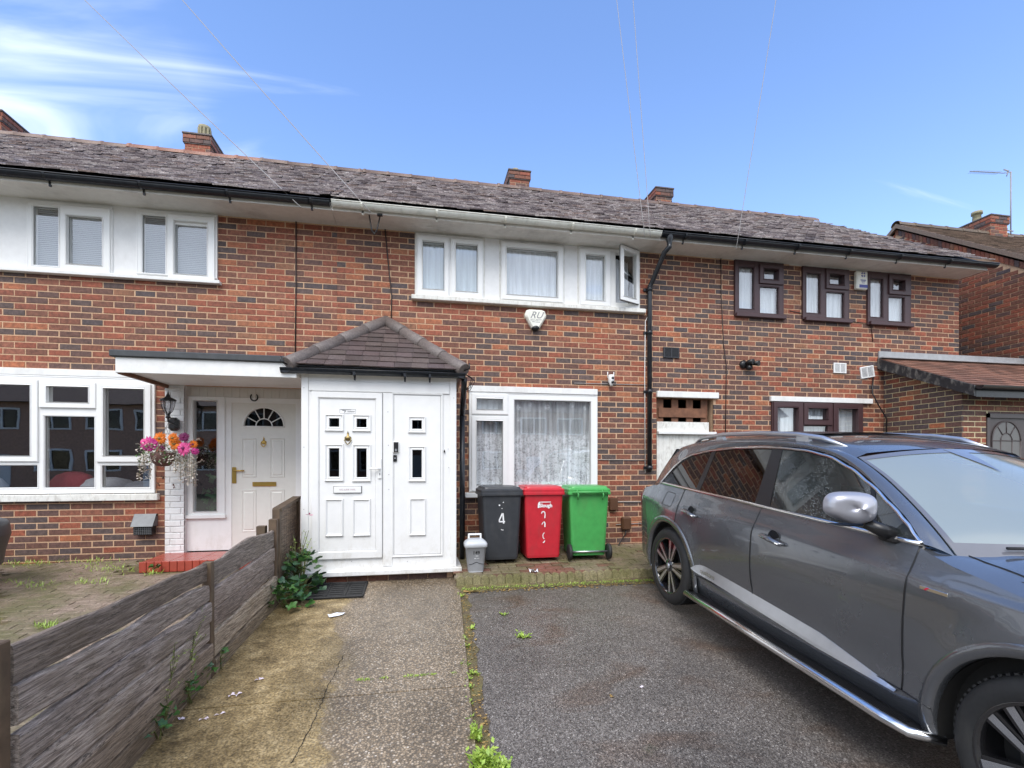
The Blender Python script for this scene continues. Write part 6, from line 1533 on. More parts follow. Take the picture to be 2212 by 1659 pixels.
# ------------------------------------------------------------------ rubber door mat
c = [gnd(672,1297,G0+.015), gnd(778,1290,G0+.015), gnd(795,1259,G0+.015), gnd(690,1262,G0+.015)]
mx0, mx1 = min(c[0][0], c[3][0])-.05, max(c[1][0], c[2][0])-.0; my0, my1 = (c[0][1]+c[1][1])/2, (c[2][1]+c[3][1])/2-.0
mz = lambda y: gz(y)+.017
dm = thing('door_mat', 'black rubber door mat with raised bars at the foot of the porch', 'door mat', (mx0, my0, mz(my0)))
m = MB(); m.box(mx0, mx1, my0, my1, 0, .006); m.v = [(a, b, c_+mz(b)) for a, b, c_ in m.v]; obj('mat_base', m, MT['rubber'], dm)
m = MB()
for a, b, c_, d_ in ((mx0,mx1,my0,my0+.02),(mx0,mx1,my1-.02,my1),(mx0,mx0+.02,my0,my1),(mx1-.02,mx1,my0,my1)): m.box(a,b,c_,d_,.0065,.018,.004)
for k in range(1,3): x = mx0+(mx1-mx0)*k/3; m.box(x-.008,x+.008,my0,my1,.0065,.015,.003)
m.v = [(a, b, c_+mz(b)) for a, b, c_ in m.v]; obj('mat_border', m, MT['rubber'], dm)
for k in range(7):
    for j in range(3):
        y = my0+.04+(my1-my0-.08)*k/6; m = MB(); m.box(mx0+.03+(mx1-mx0)*j/3, mx0-.03+(mx1-mx0)*(j+1)/3, y-.007, y+.007, .0065, .014, .003); m.v = [(a, b, c_+mz(b)) for a, b, c_ in m.v]; obj('mat_bar', m, MT['rubber'], dm)

# ------------------------------------------------------------------ weathered fence between the drives
fe = thing('wooden_fence', 'low weathered fence of wavy grey boards between the two front drives', 'fence', (-1.46, -2.9, gz(-2.9)))
def board(dA, dB, zA, zB, hA, hB, tintv, off=0.0, wavy=.010, seed=0, topcut=None):
    m = MB(); m.cur = tintv; n = 26; rs = random.Random(seed); ph = [rs.uniform(0,6.28) for _ in range(4)]
    I = []
    for k in range(n+1):
        t = k/n; d = dA+(dB-dA)*t; x = FE(d)+.02+off; zb = zA+(zB-zA)*t; h = hA+(hB-hA)*t
        wt = wavy*(math.sin(9*t+ph[0])+.6*math.sin(23*t+ph[1])); wb = wavy*.7*(math.sin(7*t+ph[2])+.5*math.sin(19*t+ph[3]))
        if topcut: wt += topcut(t)
        z0, z1 = zb+wb, zb+h+wt; th0, th1 = .024, .011
        bv = .004*math.sin(5*t+ph[0])+off; I.append(m.pts([(x+.016+bv, d-D, z0+.003),(x+.019+bv, d-D, z0+.012),(x+.021+bv, d-D, (z0+z1)/2),(x+.019+bv, d-D, z1-.012),(x+.014+bv, d-D, z1-.002),(x-.004, d-D, z1),(x-.004, d-D, z0)]))
    for k in range(n):
        for q in range(7): m.face([I[k][q], I[k+1][q], I[k+1][(q+1)%7], I[k][(q+1)%7]])
    m.face(I[0]); m.face(I[-1][::-1]); return obj('board', m, MT['timber'], fe)
def post(d, zt, w=.075, off=0.0, zb=None, px=None, lean=0.0):
    x = FE(d)+off; m = MB(); z0 = gz(d-D)-.05 if zb is None else zb; m.box(x-.0, x+w, d-D-w/2, d-D+w/2, z0, zt, .005); return obj('post', m, MT['post'], fe)
# near bay: six boards; far bay: four boards above a pale gravel board
dN, dM, dF_ = 2.13, 3.74, 5.17
tn, tm, tf = .475, .462, .505
def gzd(d): return gz(d-D)
cols = [(.62,.56,.50),(1.0,.95,.91),(.92,.88,.86),(1.2,1.15,1.1),(.9,.8,.68),(.68,.58,.44)]
nb_ = 6
for k in range(nb_):
    hA = (tn-gzd(dN)-.0)/nb_; hB = (tm-gzd(dM)-.0)/nb_
    zA = tn-hA*(k+1); zB = tm-hB*(k+1)
    board(dN+.02, dM-.01, zA, zB, hA-.011, hB-.009, cols[k], off=(0,.008,.014,.010,.018,.012)[k], wavy=.005+.004*(k in (1,2)), seed=k+3, topcut=(lambda t: -.03*max(0,(.97-t))*0) if k else (lambda t: (.018*max(0,t-.9)*5)))
cols2 = [(.78,.74,.70),(1.05,.98,.94),(.9,.82,.78),(1.3,1.2,1.0),(.8,.7,.52)]
hs = [.17,.135,.14,.17,.13]
za, zb = tm-.01, tf+.0
for k in range(5):
    hA = hs[k]*(tm-gzd(dM))/.745; hB = hs[k]*(tf-gzd(dF_))/.745
    za -= hA; zb -= hB
    board(dM+.05, dF_-.01, za, zb, hA-.008, hB-.007, cols2[k], off=(0,.008,.004,.012,.016)[k], wavy=.005, seed=k+30, topcut=(lambda t: .035*math.sin(max(0,min(1,(t-.15)/.7))*3.14)) if k == 0 else None)
for d, zt, off, w in ((2.10,.50,.0,.055),(dM+.015,tm+.0,.005,.06),(dF_,.60,-.01,.075)): post(d, zt, w, off)
m = MB(); m.box(FE(dF_)-.12, FE(dF_)-.04, dF_-D-.04, dF_-D+.04, gzd(dF_), tf+.03, .004); obj('post', m, MT['post'], fe)
m = MB(); m.cur = (.7,.55,.4); m.box(FE(1.2)+.03, FE(1.2)+.06, 1.2-D, dF_-D, -.02, .06, .004); m.v = [(a+(FE(b+D)-FE(1.2)), b, c_+gz(b)+.03) for a, b, c_ in m.v]; obj('gravel_board', m, MT['timber'], fe)
# taller close-boarded panel beside the porch
tp = thing('close_boarded_fence', 'short taller fence panel with sloping capped rail squeezed between the fence and the porch', 'fence', (-1.38, -1.4, gz(-1.4)))
d0, d1 = 5.24, 6.05; x_ = -1.385
for d, zt in ((d0,.695),(d1,.76)): m = MB(); m.box(x_-.035, x_+.035, d-D-.035, d-D+.035, gzd(d)-.05, zt, .004); obj('post', m, MT['post'], tp)
m = MB(); m.prism([(d0-D,.665),(d0-D,.70),(d1-D,.765),(d1-D,.73)], x_-.04, x_+.045, 'x'); m.cur = None; obj('capping_rail', m, MT['post'], tp)
k = d0+.06
while k < d1-.12:
    m = MB(); m.cur = (.62,.5,.38); m.box(x_-.01, x_+.01, k-D, k-D+.085, gzd(k)-.02, .655+.065*(k-d0)/.8, .002); obj('slat', m, MT['timber'], tp); k += .089
m = MB(); m.tube([(x_+.03, d1-.30-D, .05),(x_+.04, d1-.05-D, .22)], .03, 6); obj('broken_rail', m, MT['post'], tp)

# ------------------------------------------------------------------ plants along the fence and in the joints
def lobed_leaf(m, c, rad, az, tilt, lobes=5):
    c = Vector(c); d = Vector((math.cos(az)*math.cos(tilt), math.sin(az)*math.cos(tilt), math.sin(tilt))); s_ = d.cross(Vector((0,0,1)))
    if s_.length < .1: s_ = Vector((1,0,0))
    s_.normalize(); n_ = s_.cross(d).normalized(); cen = c+d*rad*.9; I0 = m.pts([cen-n_*rad*.12]); P = []
    N_ = lobes*4
    for k in range(N_):
        a = 2*math.pi*k/N_; rr = rad*(.80+.20*math.cos(lobes*a))*(1-.35*max(0,-math.cos(a))**4)
        P.append(cen+d*rr*math.cos(a)+s_*rr*math.sin(a)+n_*rad*.10*math.sin(3*a))
    I = m.pts(P)
    for k in range(N_): m.face([I0[0], I[k], I[(k+1)%N_]], True)
lv = []
for v in range(5):
    m = MB(); lobed_leaf(m, (0,0,0), .042, 0, rnd.uniform(-.2,.5), rnd.choice([3,5,5])); lv.append((mesh_of('leaf', m, MT['leaf']), mesh_of('leaf', m, MT['leaf_blue'])))
def bush(name, label, cx, cy, cz, rx, ry, rz, n, cat='plant', kind=0, sc=(.7,1.3), stems=10, grp=None):
    o = thing(name, label, cat, (cx, cy, cz), grp); m = MB()
    for k in range(n):
        a = rnd.uniform(0,6.28); r_ = math.sqrt(rnd.random()); h = rnd.random()**.8
        p = (cx+rx*r_*math.cos(a)*(1.1-.5*h), cy+ry*r_*math.sin(a)*(1.1-.5*h), cz+.03+rz*h)
        l = inst('leaf', rnd.choice(lv)[1 if rnd.random() < (.5 if kind == 0 else .15) else 0], o, p); s_ = rnd.uniform(*sc)*(1.1-.4*h)
        l.scale = (s_,s_,s_); l.rotation_euler = (rnd.uniform(-.6,.6), rnd.uniform(-.9,.25), a+rnd.uniform(-.9,.9))
        if k < stems: m.tube([(cx+rnd.uniform(-.03,.03), cy+rnd.uniform(-.03,.03), cz-.02), (cx+(p[0]-cx)*.5, cy+(p[1]-cy)*.5, cz+.03+rz*h*.6), p], .004, 5)
    obj('stems', m, MT['stem'], o); return o
def fbase(px, py): x, y = gnd(px, py, G0+.02); return x, y
b1 = (-1.27, -1.35); bush('leafy_plant', 'large leafy green plant filling the corner between fence panel and porch step', -1.20, -1.20, gz(-1.2), .18, .20, .40, 90, stems=18, sc=(1.0,1.9))
bush('leafy_plant', 'low round-leaved plant at the end of the wavy fence boards', -1.26, -1.58, gz(-1.5), .19, .18, .20, 70, sc=(.9,1.6))
m = MB(); x0_, y0_ = -1.26, -1.16
tall = thing('flowering_stems', 'wispy flower stems with a pink bloom rising against the white porch frame', 'plant', (x0_, y0_, gz(y0_)))
ends = []
for k in range(16):
    a = rnd.uniform(-1.2,1.4); e = (x0_+rnd.uniform(-.1,.18), y0_+rnd.uniform(-.18,.1), gz(y0_)+rnd.uniform(.35,.68)); m.tube([(x0_+rnd.uniform(-.04,.04),y0_,gz(y0_)+.1),((x0_+e[0])/2,(y0_+e[1])/2,e[2]*.6+gz(y0_)*.4+.05),e], .0025, 4); ends.append(e)
obj('stems', m, MT['stem'], tall); m = MB()
for e in ends:
    for k in range(5): lf4(m, (e[0]+rnd.uniform(-.03,.03), e[1], e[2]-rnd.uniform(0,.2)), rnd.uniform(.02,.04), .01, rnd.uniform(0,6.28), rnd.uniform(-.5,1))
stuff(obj('small_leaves', m, MT['weed'], tall))
s_, z_ = wall(668, 1112, 5.42); m = MB()
s_, z_ = wall(668, 1112+40*0, 5.6)
for k in range(5): lf4(m, (s_, 5.6-D, z_), .045, .022, k*1.25, rnd.uniform(-.6,.9))
obj('pink_bloom', m, MT['pinkf'], tall)
for i, (px, py, n, lab, rz) in enumerate(((452,1440,9,'small green weed at the foot of the dark fence post',.08),(412,1475,22,'dark leafed weed in the angle of fence and path, above the larger clump',.10),(352,1520,26,'leafy weed clump rooted under the third fence board',.13),(290,1575,22,'bright leafed weed by the fence below the tall thin stem',.12),(262,1595,12,'small weed at the bottom end of the fence foot',.08),(570,1320,8,'few leaves on the path edge at the far fence board',.05))):
    x, y = gnd(px, py, G0+.03); x = max(x, FE(y+D)+.06); bush('fence_weed', lab, x, y, gz(y)+.03, .06, .09, rz, n, cat='weed', kind=1, sc=(.45,.85), stems=6, grp='weeds along the fence foot')
def tallweed(px, py, pt, ptt, label, n):
    x, y = gnd(px, py, G0+.03); x = FE(y+D)+.06; Yt, zt = None, None
    h = pt; o = thing('tall_weed', label, 'weed', (x, y, gz(y)), 'tall thin weeds leaning on the fence'); m = MB(); q = MB(); y1 = y+.12
    m.tube([(x,y,gz(y)+.02),(x+.01,y+.03,gz(y)+h*.5),(x+.0,y1,gz(y)+h)], .003, 5)
    for k in range(n):
        t = .35+.65*k/n; c0 = (x+.005, y+(y1-y)*t*t, gz(y)+h*t); e = (c0[0]+rnd.uniform(-.02,.06), c0[1]+rnd.uniform(-.14,.14), c0[2]+rnd.uniform(.03,.14)); m.tube([c0,e], .0016, 4)
        for j in range(5): lf4(q, (c0[0]+(e[0]-c0[0])*j/4, c0[1]+(e[1]-c0[1])*j/4, c0[2]+(e[2]-c0[2])*j/4), rnd.uniform(.010,.022), .009, rnd.uniform(0,6.28), rnd.uniform(-.5,1))
    obj('stems', m, MT['stem'], o); stuff(obj('small_leaves', q, MT['weed'], o))
tallweed(352,1520,.50,0,'tall thin yellow flowering weed reaching the second fence board',16)
tallweed(292,1575,.42,0,'thin flowering weed nearer the front, in front of the middle boards',12)
def weed(px, py, n, size, label, cat='weed', up=.6, grp='weeds in the joint beside the asphalt', mt='weed', g0=G0+.015):
    x, y = gnd(px, py, g0); m = MB()
    for k in range(n):
        a = rnd.uniform(0,6.28); b = rnd.uniform(.1,up*1.6); L = size*rnd.uniform(.6,1.2); o_ = (rnd.uniform(-.25,.25)*size, rnd.uniform(-.3,.3)*size, 0)
        c = Vector(o_); d = Vector((math.cos(a)*math.cos(b), math.sin(a)*math.cos(b), math.sin(b))); s2 = Vector((-math.sin(a), math.cos(a), 0)); w_ = L*.22
        I = m.pts([c, c+d*L*.45+s2*w_, c+d*L+Vector((0,0,-.12*L)), c+d*L*.45-s2*w_]); m.face(I)
        for j in range(2): t = rnd.uniform(.4,1); lf4(m, c+d*L*t, L*.35, L*.2, rnd.uniform(0,6.28), rnd.uniform(0,.8))
    o = obj('weed', m, MT[mt]); o.location = (x, y, gz(y)-.012); return tag(o, label, cat, grp)
J = [(993,1262),(994,1284),(1021,1352,),(1003,1375),(1007,1390),(1004,1430),(1022,1448),(1010,1462),(1010,1480),(1013,1512),(1016,1545)]
labs = ['pale weed at the asphalt corner by the porch','small pale weed just below the asphalt corner','upright pale weed standing clear of the joint','small weed in the joint level with the torn paper','second small weed below the torn paper','weed in the joint above the slab crack','weed spreading onto the asphalt by the slab crack','weed in the joint just under the slab crack','tiny weed in the joint below the slab crack','pale weed tuft lower in the joint','small tuft above the lowest large weed']
for (px, py), lab in zip(J, labs): weed(px, py, rnd.randint(12,20), .045, lab)
weed(1027,1590,22,.085,'spiky bright weed rosette near the bottom of the joint', up=1.0)
weed(1045,1650,80,.10,'large bright yellow green weed at the bottom edge of the joint', up=.9)
weed(1085,1655,26,.075,'separate bright sprig right of the largest weed', up=.9)
weed(1131,1370,16,.075,'star shaped bright weed alone in the middle of the asphalt', up=.5, grp=None)
weed(1089,1322,10,.05,'small pale weed on the asphalt above the star shaped one', up=.4, grp=None)
m = MB()
for k in range(420):
    px = rnd.uniform(760,985); py = 1470-(px-770)*.075+rnd.gauss(0,1.2)
    if noise_ok := (math.sin(px*.05)+math.sin(px*.13) > -.2):
        x, y = gnd(px, py, G0+.01); lf4(m, (x, y, gz(y)+.011), .014, .006, rnd.uniform(0,6.28), rnd.uniform(.1,1))
stuff(tag(obj('moss_line', m, MT['weed']), 'line of tiny green moss and weeds in the crack across the path', 'moss'))
m = MB()
for k in range(1500):
    x = rnd.uniform(.46,3.6); y = 5.35-D+rnd.gauss(0,.028)-.02*abs(math.sin(x*3.1))
    lf4(m, (x, y, gz(y)+.012), rnd.uniform(.012,.035), .007, rnd.uniform(0,6.28), rnd.uniform(.05,1.0))
stuff(tag(obj('grass_tufts', m, MT['weed']), 'sparse grass and moss growing along the foot of the scalloped edging', 'grass'))
m = MB()
for k in range(500):
    x = rnd.uniform(.5,3.5); y = 5.31-D+rnd.gauss(0,.035); lf4(m, (x, y, gz(y)-.006), rnd.uniform(.015,.035), .018, rnd.uniform(0,6.28), rnd.uniform(-.1,.3))
for k in range(260):
    d = rnd.uniform(2.0,5.2); x = PE(d)+rnd.uniform(.01,.09); lf4(m, (x, d-D, gz(d-D)-.004), rnd.uniform(.012,.03), .015, rnd.uniform(0,6.28), rnd.uniform(-.1,.3))
stuff(tag(obj('leaf_litter', m, MT['dead_leaf']), 'small brown dead leaves gathered along the edges of the asphalt', 'leaf litter'))
m = MB()
for cxp, cyp, n, sp in ((180,1215,90,(90,8)),(330,1218,70,(30,7)),(60,1218,90,(50,8)),(240,1235,60,(60,10)),(70,1265,50,(60,10)),(100,1355,50,(30,8)),(200,1260,40,(50,8)),(330,1241,30,(25,5))):
    for k in range(n):
        x, y = gnd(cxp+rnd.gauss(0,sp[0]*.5), cyp+rnd.gauss(0,sp[1]*.5), G0+GL)
        if y > -.03 or x > FE(y+D)-.1 or (x > -3.05 and y > -.58): continue
        for j in range(2): lf4(m, (x+rnd.uniform(-.02,.02), y, gl(y)), rnd.uniform(.03,.08), .006, rnd.uniform(0,6.28), rnd.uniform(.2,1.2))
stuff(tag(obj('grass_tufts', m, MT['weed']), 'thin grass growing through the block paving of the left drive', 'grass'))
bush('step_weed', 'few round leaves growing at the foot of the red step', -2.86, -.64, gl(-.64), .10, .03, .05, 7, cat='weed', kind=1, sc=(.7,1.0), stems=3)
# dark rounded object cut by the left edge of the picture: corner of a parked car's bumper
yB = -1.0; s0b = side(0,0,-4)[0]
xb, zb_ = wall(16, 1160, D-1.2); zt2 = wall(3,1125,D-1.2)[1]; zl2 = wall(7,1222,D-1.2)[1]
m = MB(); L_ = 10
prof_b = [(0, zl2),(.02,(zl2+zb_)/2),(.05,zb_-.03),(.065,zb_+.02),(.05,zt2-.03),(.02,zt2),(-.15,zt2+.02)]
for k, (dx, z) in enumerate(prof_b): pass
def bf(u, v):
    k = u*(len(prof_b)-1); i = min(int(k), len(prof_b)-2); t = k-i; dx = prof_b[i][0]*(1-t)+prof_b[i+1][0]*t; z = prof_b[i][1]*(1-t)+prof_b[i+1][1]*t
    a = R(-80+160*v); return (xb-.065-.45+(.45+dx)*math.cos(a), -1.35+.55*math.sin(a)*(1+dx), z)
m.grid(bf, 14, 14); 
pc = thing('parked_car', 'dark corner of something rounded and low cut off by the left edge', 'car', (xb-.5,-1.35,gl(-1.35))); obj('bumper', m, MT['clad'], pc)
m = MB(); m.box(xb-2.0, xb-.35, -2.1, -.65, zl2+.02, zt2+.0, .12); obj('body', m, MT['paint'], pc)
m = MB(); m.lathe([(.001,-.1),(.28,-.1),(.3,-.06),(.3,.06),(.28,.1),(.001,.1)], (xb-1.1,-1.0,gl(-1.0)+.30), 20, 'x'); obj('wheel', m, MT['rubber'], pc)

# ------------------------------------------------------------------ parked grey SUV, nose towards the street
car = thing('parked_suv', 'dark grey wet SUV with roof rails and black alloy wheels on the asphalt drive', 'car', (3.405, -2.11, gz(-2.11)+.040))
fwd = Vector((0, -1, -GM)).normalized(); lft = Vector((1, 0, 0)); upv = fwd.cross(lft).normalized()
car.matrix_world = Matrix(((fwd.x, lft.x, upv.x, car.location.x), (fwd.y, lft.y, upv.y, car.location.y), (fwd.z, lft.z, upv.z, car.location.z), (0,0,0,1)))
HUB = 3.03
def lerp(T, x):
    if x <= T[0][0]: return T[0][1]
    for (a, b), (c, d) in zip(T, T[1:]):
        if x <= c: t = (x-a)/(c-a); t = t*t*(3-2*t)*.35+t*.65; return b+(d-b)*t
    return T[-1][1]
PZ = [(.18,.90),(.28,.935),(.36,.955),(.48,.962),(.62,.975),(.80,.985),(.95,.985),(1.01,.978),(1.045,.958),(1.10,.935),(1.15,.915),(1.19,.895)]
PU = [(-.98,.66),(-.93,.80),(-.85,.88),(-.72,.935),(-.5,.968),(-.2,.992),(.1,1),(2.9,1),(3.3,.985),(3.6,.95),(3.8,.88),(3.93,.76),(3.98,.62)]
def yb(u, z):
    y = lerp(PZ, z)*lerp(PU, u)
    for h in (0, HUB):
        r = math.hypot(u-h, z-.37); y += .020*math.exp(-((r-.49)/.10)**2)*(1 if z < .95 else max(0, 1-(z-.95)/.08))
    if .5 < u < 2.5: y -= .022*math.exp(-((z-.52)/.10)**2)*math.sin((u-.5)/2.0*math.pi)**.5
    return y
ZT = [(-.98,.90),(-.9,1.00),(-.75,1.07),(-.5,1.13),(-.25,1.17),(0,1.175),(2.36,1.172),(2.45,1.14),(2.6,1.105),(2.9,1.06),(3.3,1.02),(3.6,.965),(3.85,.87),(3.98,.78)]
def zlow(u):
    base = lerp([(-.98,.42),(-.8,.34),(-.5,.28),(2.6,.27),(3.5,.26),(3.9,.25),(3.98,.3)], u)
    for h, rr in ((0,.455),(HUB,.475)):
        if abs(u-h) < rr: base = max(base, .37+math.sqrt(max(rr*rr-(u-h)**2, 0))*1.0)
    return base
ARCH = {}
def ulist(a, b, n=24):
    L = [a+(b-a)*k/n for k in range(n+1)]
    for h, rr in ((0,.455),(HUB,.475)):
        for k in range(25):
            x = h+rr*math.cos(math.pi*k/24)
            if a < x < b: L.append(x)
    return sorted(set(round(x,5) for x in L))
def zt(u): return lerp(ZT, u)
ZS = [0,.08,.2,.34,.48,.62,.74,.82,.88,.93,.97,1]
def side_patch(a, b, sgn, zcut=None, lowcut=None, n=24, off=0.0):
    m = MB(); cols_ = []
    for u in ulist(a, b, n):
        z0 = zlow(u); z1 = zt(u)
        if lowcut: z0 = max(z0, lowcut(u))
        col = []
        zs = sorted(set([z0+(z1-z0)*f for f in (0,.1,.2,.3,.4,.5,.6,.7,.8)]+[z for z in (.95,.98,1.01,1.03,1.05,1.08,1.12) if z0+.02 < z < z1-.01]+[z1]))
        k0 = len(zs)
        # resample to a fixed count, keeping the crease rows
        fr = [z0+(z1-z0)*f for f in (0,.08,.18,.28,.40,.52,.62,.70,.76,.80,.84,.875,.905,.935,.965,1)]
        cols_.append(m.pts([(u, sgn*(yb(u, z)+off), z) for z in fr]))
    for c0, c1 in zip(cols_, cols_[1:]):
        for k in range(len(c0)-1): m.face([c0[k], c1[k], c1[k+1], c0[k+1]], True)
    return m
def cobj(name, m, mt, par=None, label=None):
    o = obj(name, m, MT[mt], par or car, local=True)
    if label: o['label'] = label
    return o
SILL = lambda u: .445-.03*(u-.4)/2
E_ = [(-.88,.70,1.06),(-.74,.70,1.22),(-.56,.69,1.40),(-.40,.68,1.52),(-.15,.675,1.585),(.3,.668,1.635),(.8,.66,1.658),(1.2,.655,1.655),(1.55,.655,1.625),(1.76,.665,1.575),(1.98,.70,1.475),(2.2,.745,1.345),(2.38,.79,1.225),(2.50,.825,1.135)]
W_ = [(-.60,1.095),(-.32,1.18),(-.29,1.27),(-.16,1.43),(-.0,1.495),(.28,1.55),(.61,1.59),(.93,1.607),(1.15,1.61),(1.36,1.605),(1.59,1.575),(1.80,1.51),(1.98,1.43),(2.16,1.335),(2.28,1.265),(2.36,1.205),(2.40,1.172)]
yg = lambda z: .90-(z-1.18)*.52
def cr(P, n):                                   # smooth polyline
    P = [Vector(p) for p in P]; out_ = []
    for k in range(len(P)-1):
        a, b, c, d = P[max(k-1,0)], P[k], P[k+1], P[min(k+2,len(P)-1)]
        for j in range(n):
            t = j/n; out_.append(.5*((2*b)+(c-a)*t+(2*a-5*b+4*c-d)*t*t+(3*b-a-3*c+d)*t**3))
    out_.append(P[-1]); return out_
def resamp(P, n):
    L = [0]
    for a, b in zip(P, P[1:]): L.append(L[-1]+(b-a).length)
    o_ = []; i = 0
    for k in range(n+1):
        x = L[-1]*k/n
        while i < len(P)-2 and L[i+1] < x: i += 1
        t = 0 if L[i+1] == L[i] else (x-L[i])/(L[i+1]-L[i]); o_.append(P[i]+(P[i+1]-P[i])*min(t,1))
    return o_
ug = [(-.32,1.19),(-.24,1.345),(-.12,1.445),(.0,1.49),(.28,1.545),(.61,1.583),(.93,1.602),(1.12,1.606),(1.36,1.60),(1.59,1.57),(1.80,1.505),(1.98,1.425),(2.16,1.33),(2.28,1.26),(2.36,1.20),(2.385,1.185)]
gz_top = lambda u: lerp(ug, u)
for sgn in (-1, 1):
    near = sgn == -1
    cobj('rear_wing', side_patch(-.98, .155, sgn), 'paint'); 
    rd_ = cobj('rear_door', side_patch(.159, 1.218, sgn, lowcut=SILL), 'paint')
    fd_ = cobj('front_door', side_patch(1.223, 2.395, sgn, lowcut=SILL), 'paint')
    cobj('front_wing', side_patch(2.40, 3.98, sgn, lowcut=lambda u: SILL(u) if u < 2.56 else 0), 'paint')
    m = MB(); us = [.46+(2.56-.46)*k/30 for k in range(31)]; I = []
    for u in us: zz = SILL(u)-.004; I.append(m.pts([(u, sgn*(yb(u, zz)-.004), zz), (u, sgn*(.958-.0), zz-.035), (u, sgn*.950, .36), (u, sgn*.925, .27), (u, sgn*.86, .22)]))
    for a, b in zip(I, I[1:]):
        for k in range(4): m.face([a[k], b[k], b[k+1], a[k+1]], True)
    cobj('sill', m, 'paint')
    # seams: dark lines just proud of the skin
    m = MB()
    def seam(P): m.tube(P, .0042, 5)
    for u in (.157, 1.2205, 2.3975):
        zs = [max(zlow(u), SILL(u) if .4 < u < 2.6 else 0)+(zt(u)-max(zlow(u), SILL(u) if .4 < u < 2.6 else 0))*k/24 for k in range(25)]; seam([(u, sgn*(yb(u, z)+.001), z) for z in zs])
    seam([(.46+(2.56-.46)*k/40, sgn*(yb(.46+2.1*k/40, SILL(.46+2.1*k/40))+.001), SILL(.46+2.1*k/40)-.001) for k in range(41)])
    seam([(2.395,sgn*.80,1.20),(2.42,sgn*.83,1.175),(2.40,sgn*(yb(2.4,1.165)+.002),1.165)])
    cobj('panel_gap', m, 'black')
    # lower body: dark cladding strip over the arches
    for h, rr, nm in ((0,.455,'arch'),(HUB,.475,'arch')):
        m = MB(); A = []
        for k in range(33):
            a = math.pi*(-.10+1.2*k/32); u = h+rr*math.cos(a); z = .37+rr*math.sin(a); uo = h+(rr+.055)*math.cos(a); zo = .37+(rr+.055)*math.sin(a); z = max(z,.26); zo = max(zo,.26); us_, zs_ = u, z
            A.append(m.pts([(us_-0, sgn*(yb(uo,zo)-.06), zs_-.0), (us_, sgn*(yb(uo, zo)+.004), zs_), (uo, sgn*(yb(uo, zo)+.006), zo), (uo+.004*math.cos(a), sgn*(yb(uo,zo)-.006), zo+.004*math.sin(a))]))
        for a, b in zip(A, A[1:]):
            for k in range(3): m.face([a[k], b[k], b[k+1], a[k+1]], True)
        cobj('wheel_arch', m, 'paint')
        m = MB(); m.lathe([(rr-.002, -.02), (rr-.01,-.30), (0.001,-.32)], (h,0,.37), 32, 'y', arc=(-.25,math.pi+.25)); m.v = [(a, sgn*(.95+b if True else 0), c) for a, b, c in m.v]; cobj('wheel_well', m, 'dark_void')
    # silver blade along the doors
    m = MB(); I = []
    for k in range(41):
        t = k/40; u = .46+(2.37-.46)*t; zc = .50-.105*t; hh = (.055 if t < .06 else .062)*min(1, t/.05+.15)*min(1, (1-t)/.30+.10); z0, z1 = zc-hh*.45, zc+hh*.75 if False else zc+hh
        I.append(m.pts([(u, sgn*(yb(u,z0)-.004), z0-.004), (u, sgn*(yb(u,z0)+.020), z0), (u, sgn*(yb(u,z0)+.016), (z0*1.6+z1*.4)/2), (u, sgn*(yb(u,z1)+.003), z1), (u, sgn*(yb(u,z1)-.004), z1+.002)]))
    for a, b in zip(I, I[1:]):
        for k in range(4): m.face([a[k], b[k], b[k+1], a[k+1]], False)
    bl = cobj('door_blade', m, 'silver', label='silver blade trim along the doors')
    if near:
        V, Fs = text_mb('quattro', .052, bold=.0005); m = MB(); m.v = [(.68+a*1.25, -(yb(.68+a*1.25,.49)+.0225), .502+b-.06*a) for a, b, c in V]; m.f = [tuple(f) for f in Fs]; m.c = [None]*len(Fs); m.sm = [False]*len(Fs); cobj('embossed_lettering', m, 'chrome', bl)
    # running board
    m = MB(); yo = .985+.055; m.tube([(.42,sgn*(yo-.06),.275),(.47,sgn*yo,.272),(1.4,sgn*yo,.268),(2.36,sgn*yo,.265),(2.50,sgn*(yo-.02),.262),(2.60,sgn*(yo-.12),.262)], [.02,.028,.028,.028,.028,.020], 12); rb_ = cobj('running_board', m, 'chrome')
    m = MB(); m.box(.45, 2.52, min(sgn*.88, sgn*(yo-.02)), max(sgn*.88, sgn*(yo-.02)), .232, .275, .006); 
    for k in range(6): yy = sgn*(.945+.015*k); m.box(.5, 2.45, yy-.004, yy+.004, .2755, .281)
    cobj('tread_plate', m, 'black', rb_)
    # glasshouse
    def gp(u, z, o=0.0): return (u, sgn*(yg(z)+o), z)
    def gpatch(ua, ub, va, vb, o=-.004, nn=12):     # slanted sides: ua at the belt, va at the top
        m = MB(); I = []
        for k in range(nn+1):
            t = k/nn; bu = ua[0]+(ub[0]-ua[0])*t; tu = ua[1]+(ub[1]-ua[1])*t; zt_ = gz_top(tu)-.008
            I.append(m.pts([gp(bu+(tu-bu)*q/5, 1.186+(zt_-1.186)*q/5, o) for q in range(6)]))
        for a, b in zip(I, I[1:]):
            for q in range(5): m.face([a[q], b[q], b[q+1], a[q+1]], True)
        return m
    for nm, ua, ub, mt in (('quarter_glass',(-.31,-.10),(.32,.27),'car_tint'),('rear_window',(.385,.33),(1.13,1.02),'car_tint'),('front_window',(1.29,1.13),(2.115,1.97),'car_clear')):
        cobj(nm, gpatch(ua, ub, 0, 0), mt)
    # small fixed glass ahead of the mirror
    m = MB(); P = [gp(2.15,1.188,-.004)]; I = []
    for k in range(9):
        t = k/8; tu = 2.01+(2.375-2.01)*t; bu = 2.15+(2.375-2.15)*t; zt_ = gz_top(tu)-.010; I.append(m.pts([gp(bu,1.187,-.004), gp((bu+tu)/2,(1.187+zt_)/2,-.004), gp(tu,max(zt_,1.19),-.004)]))
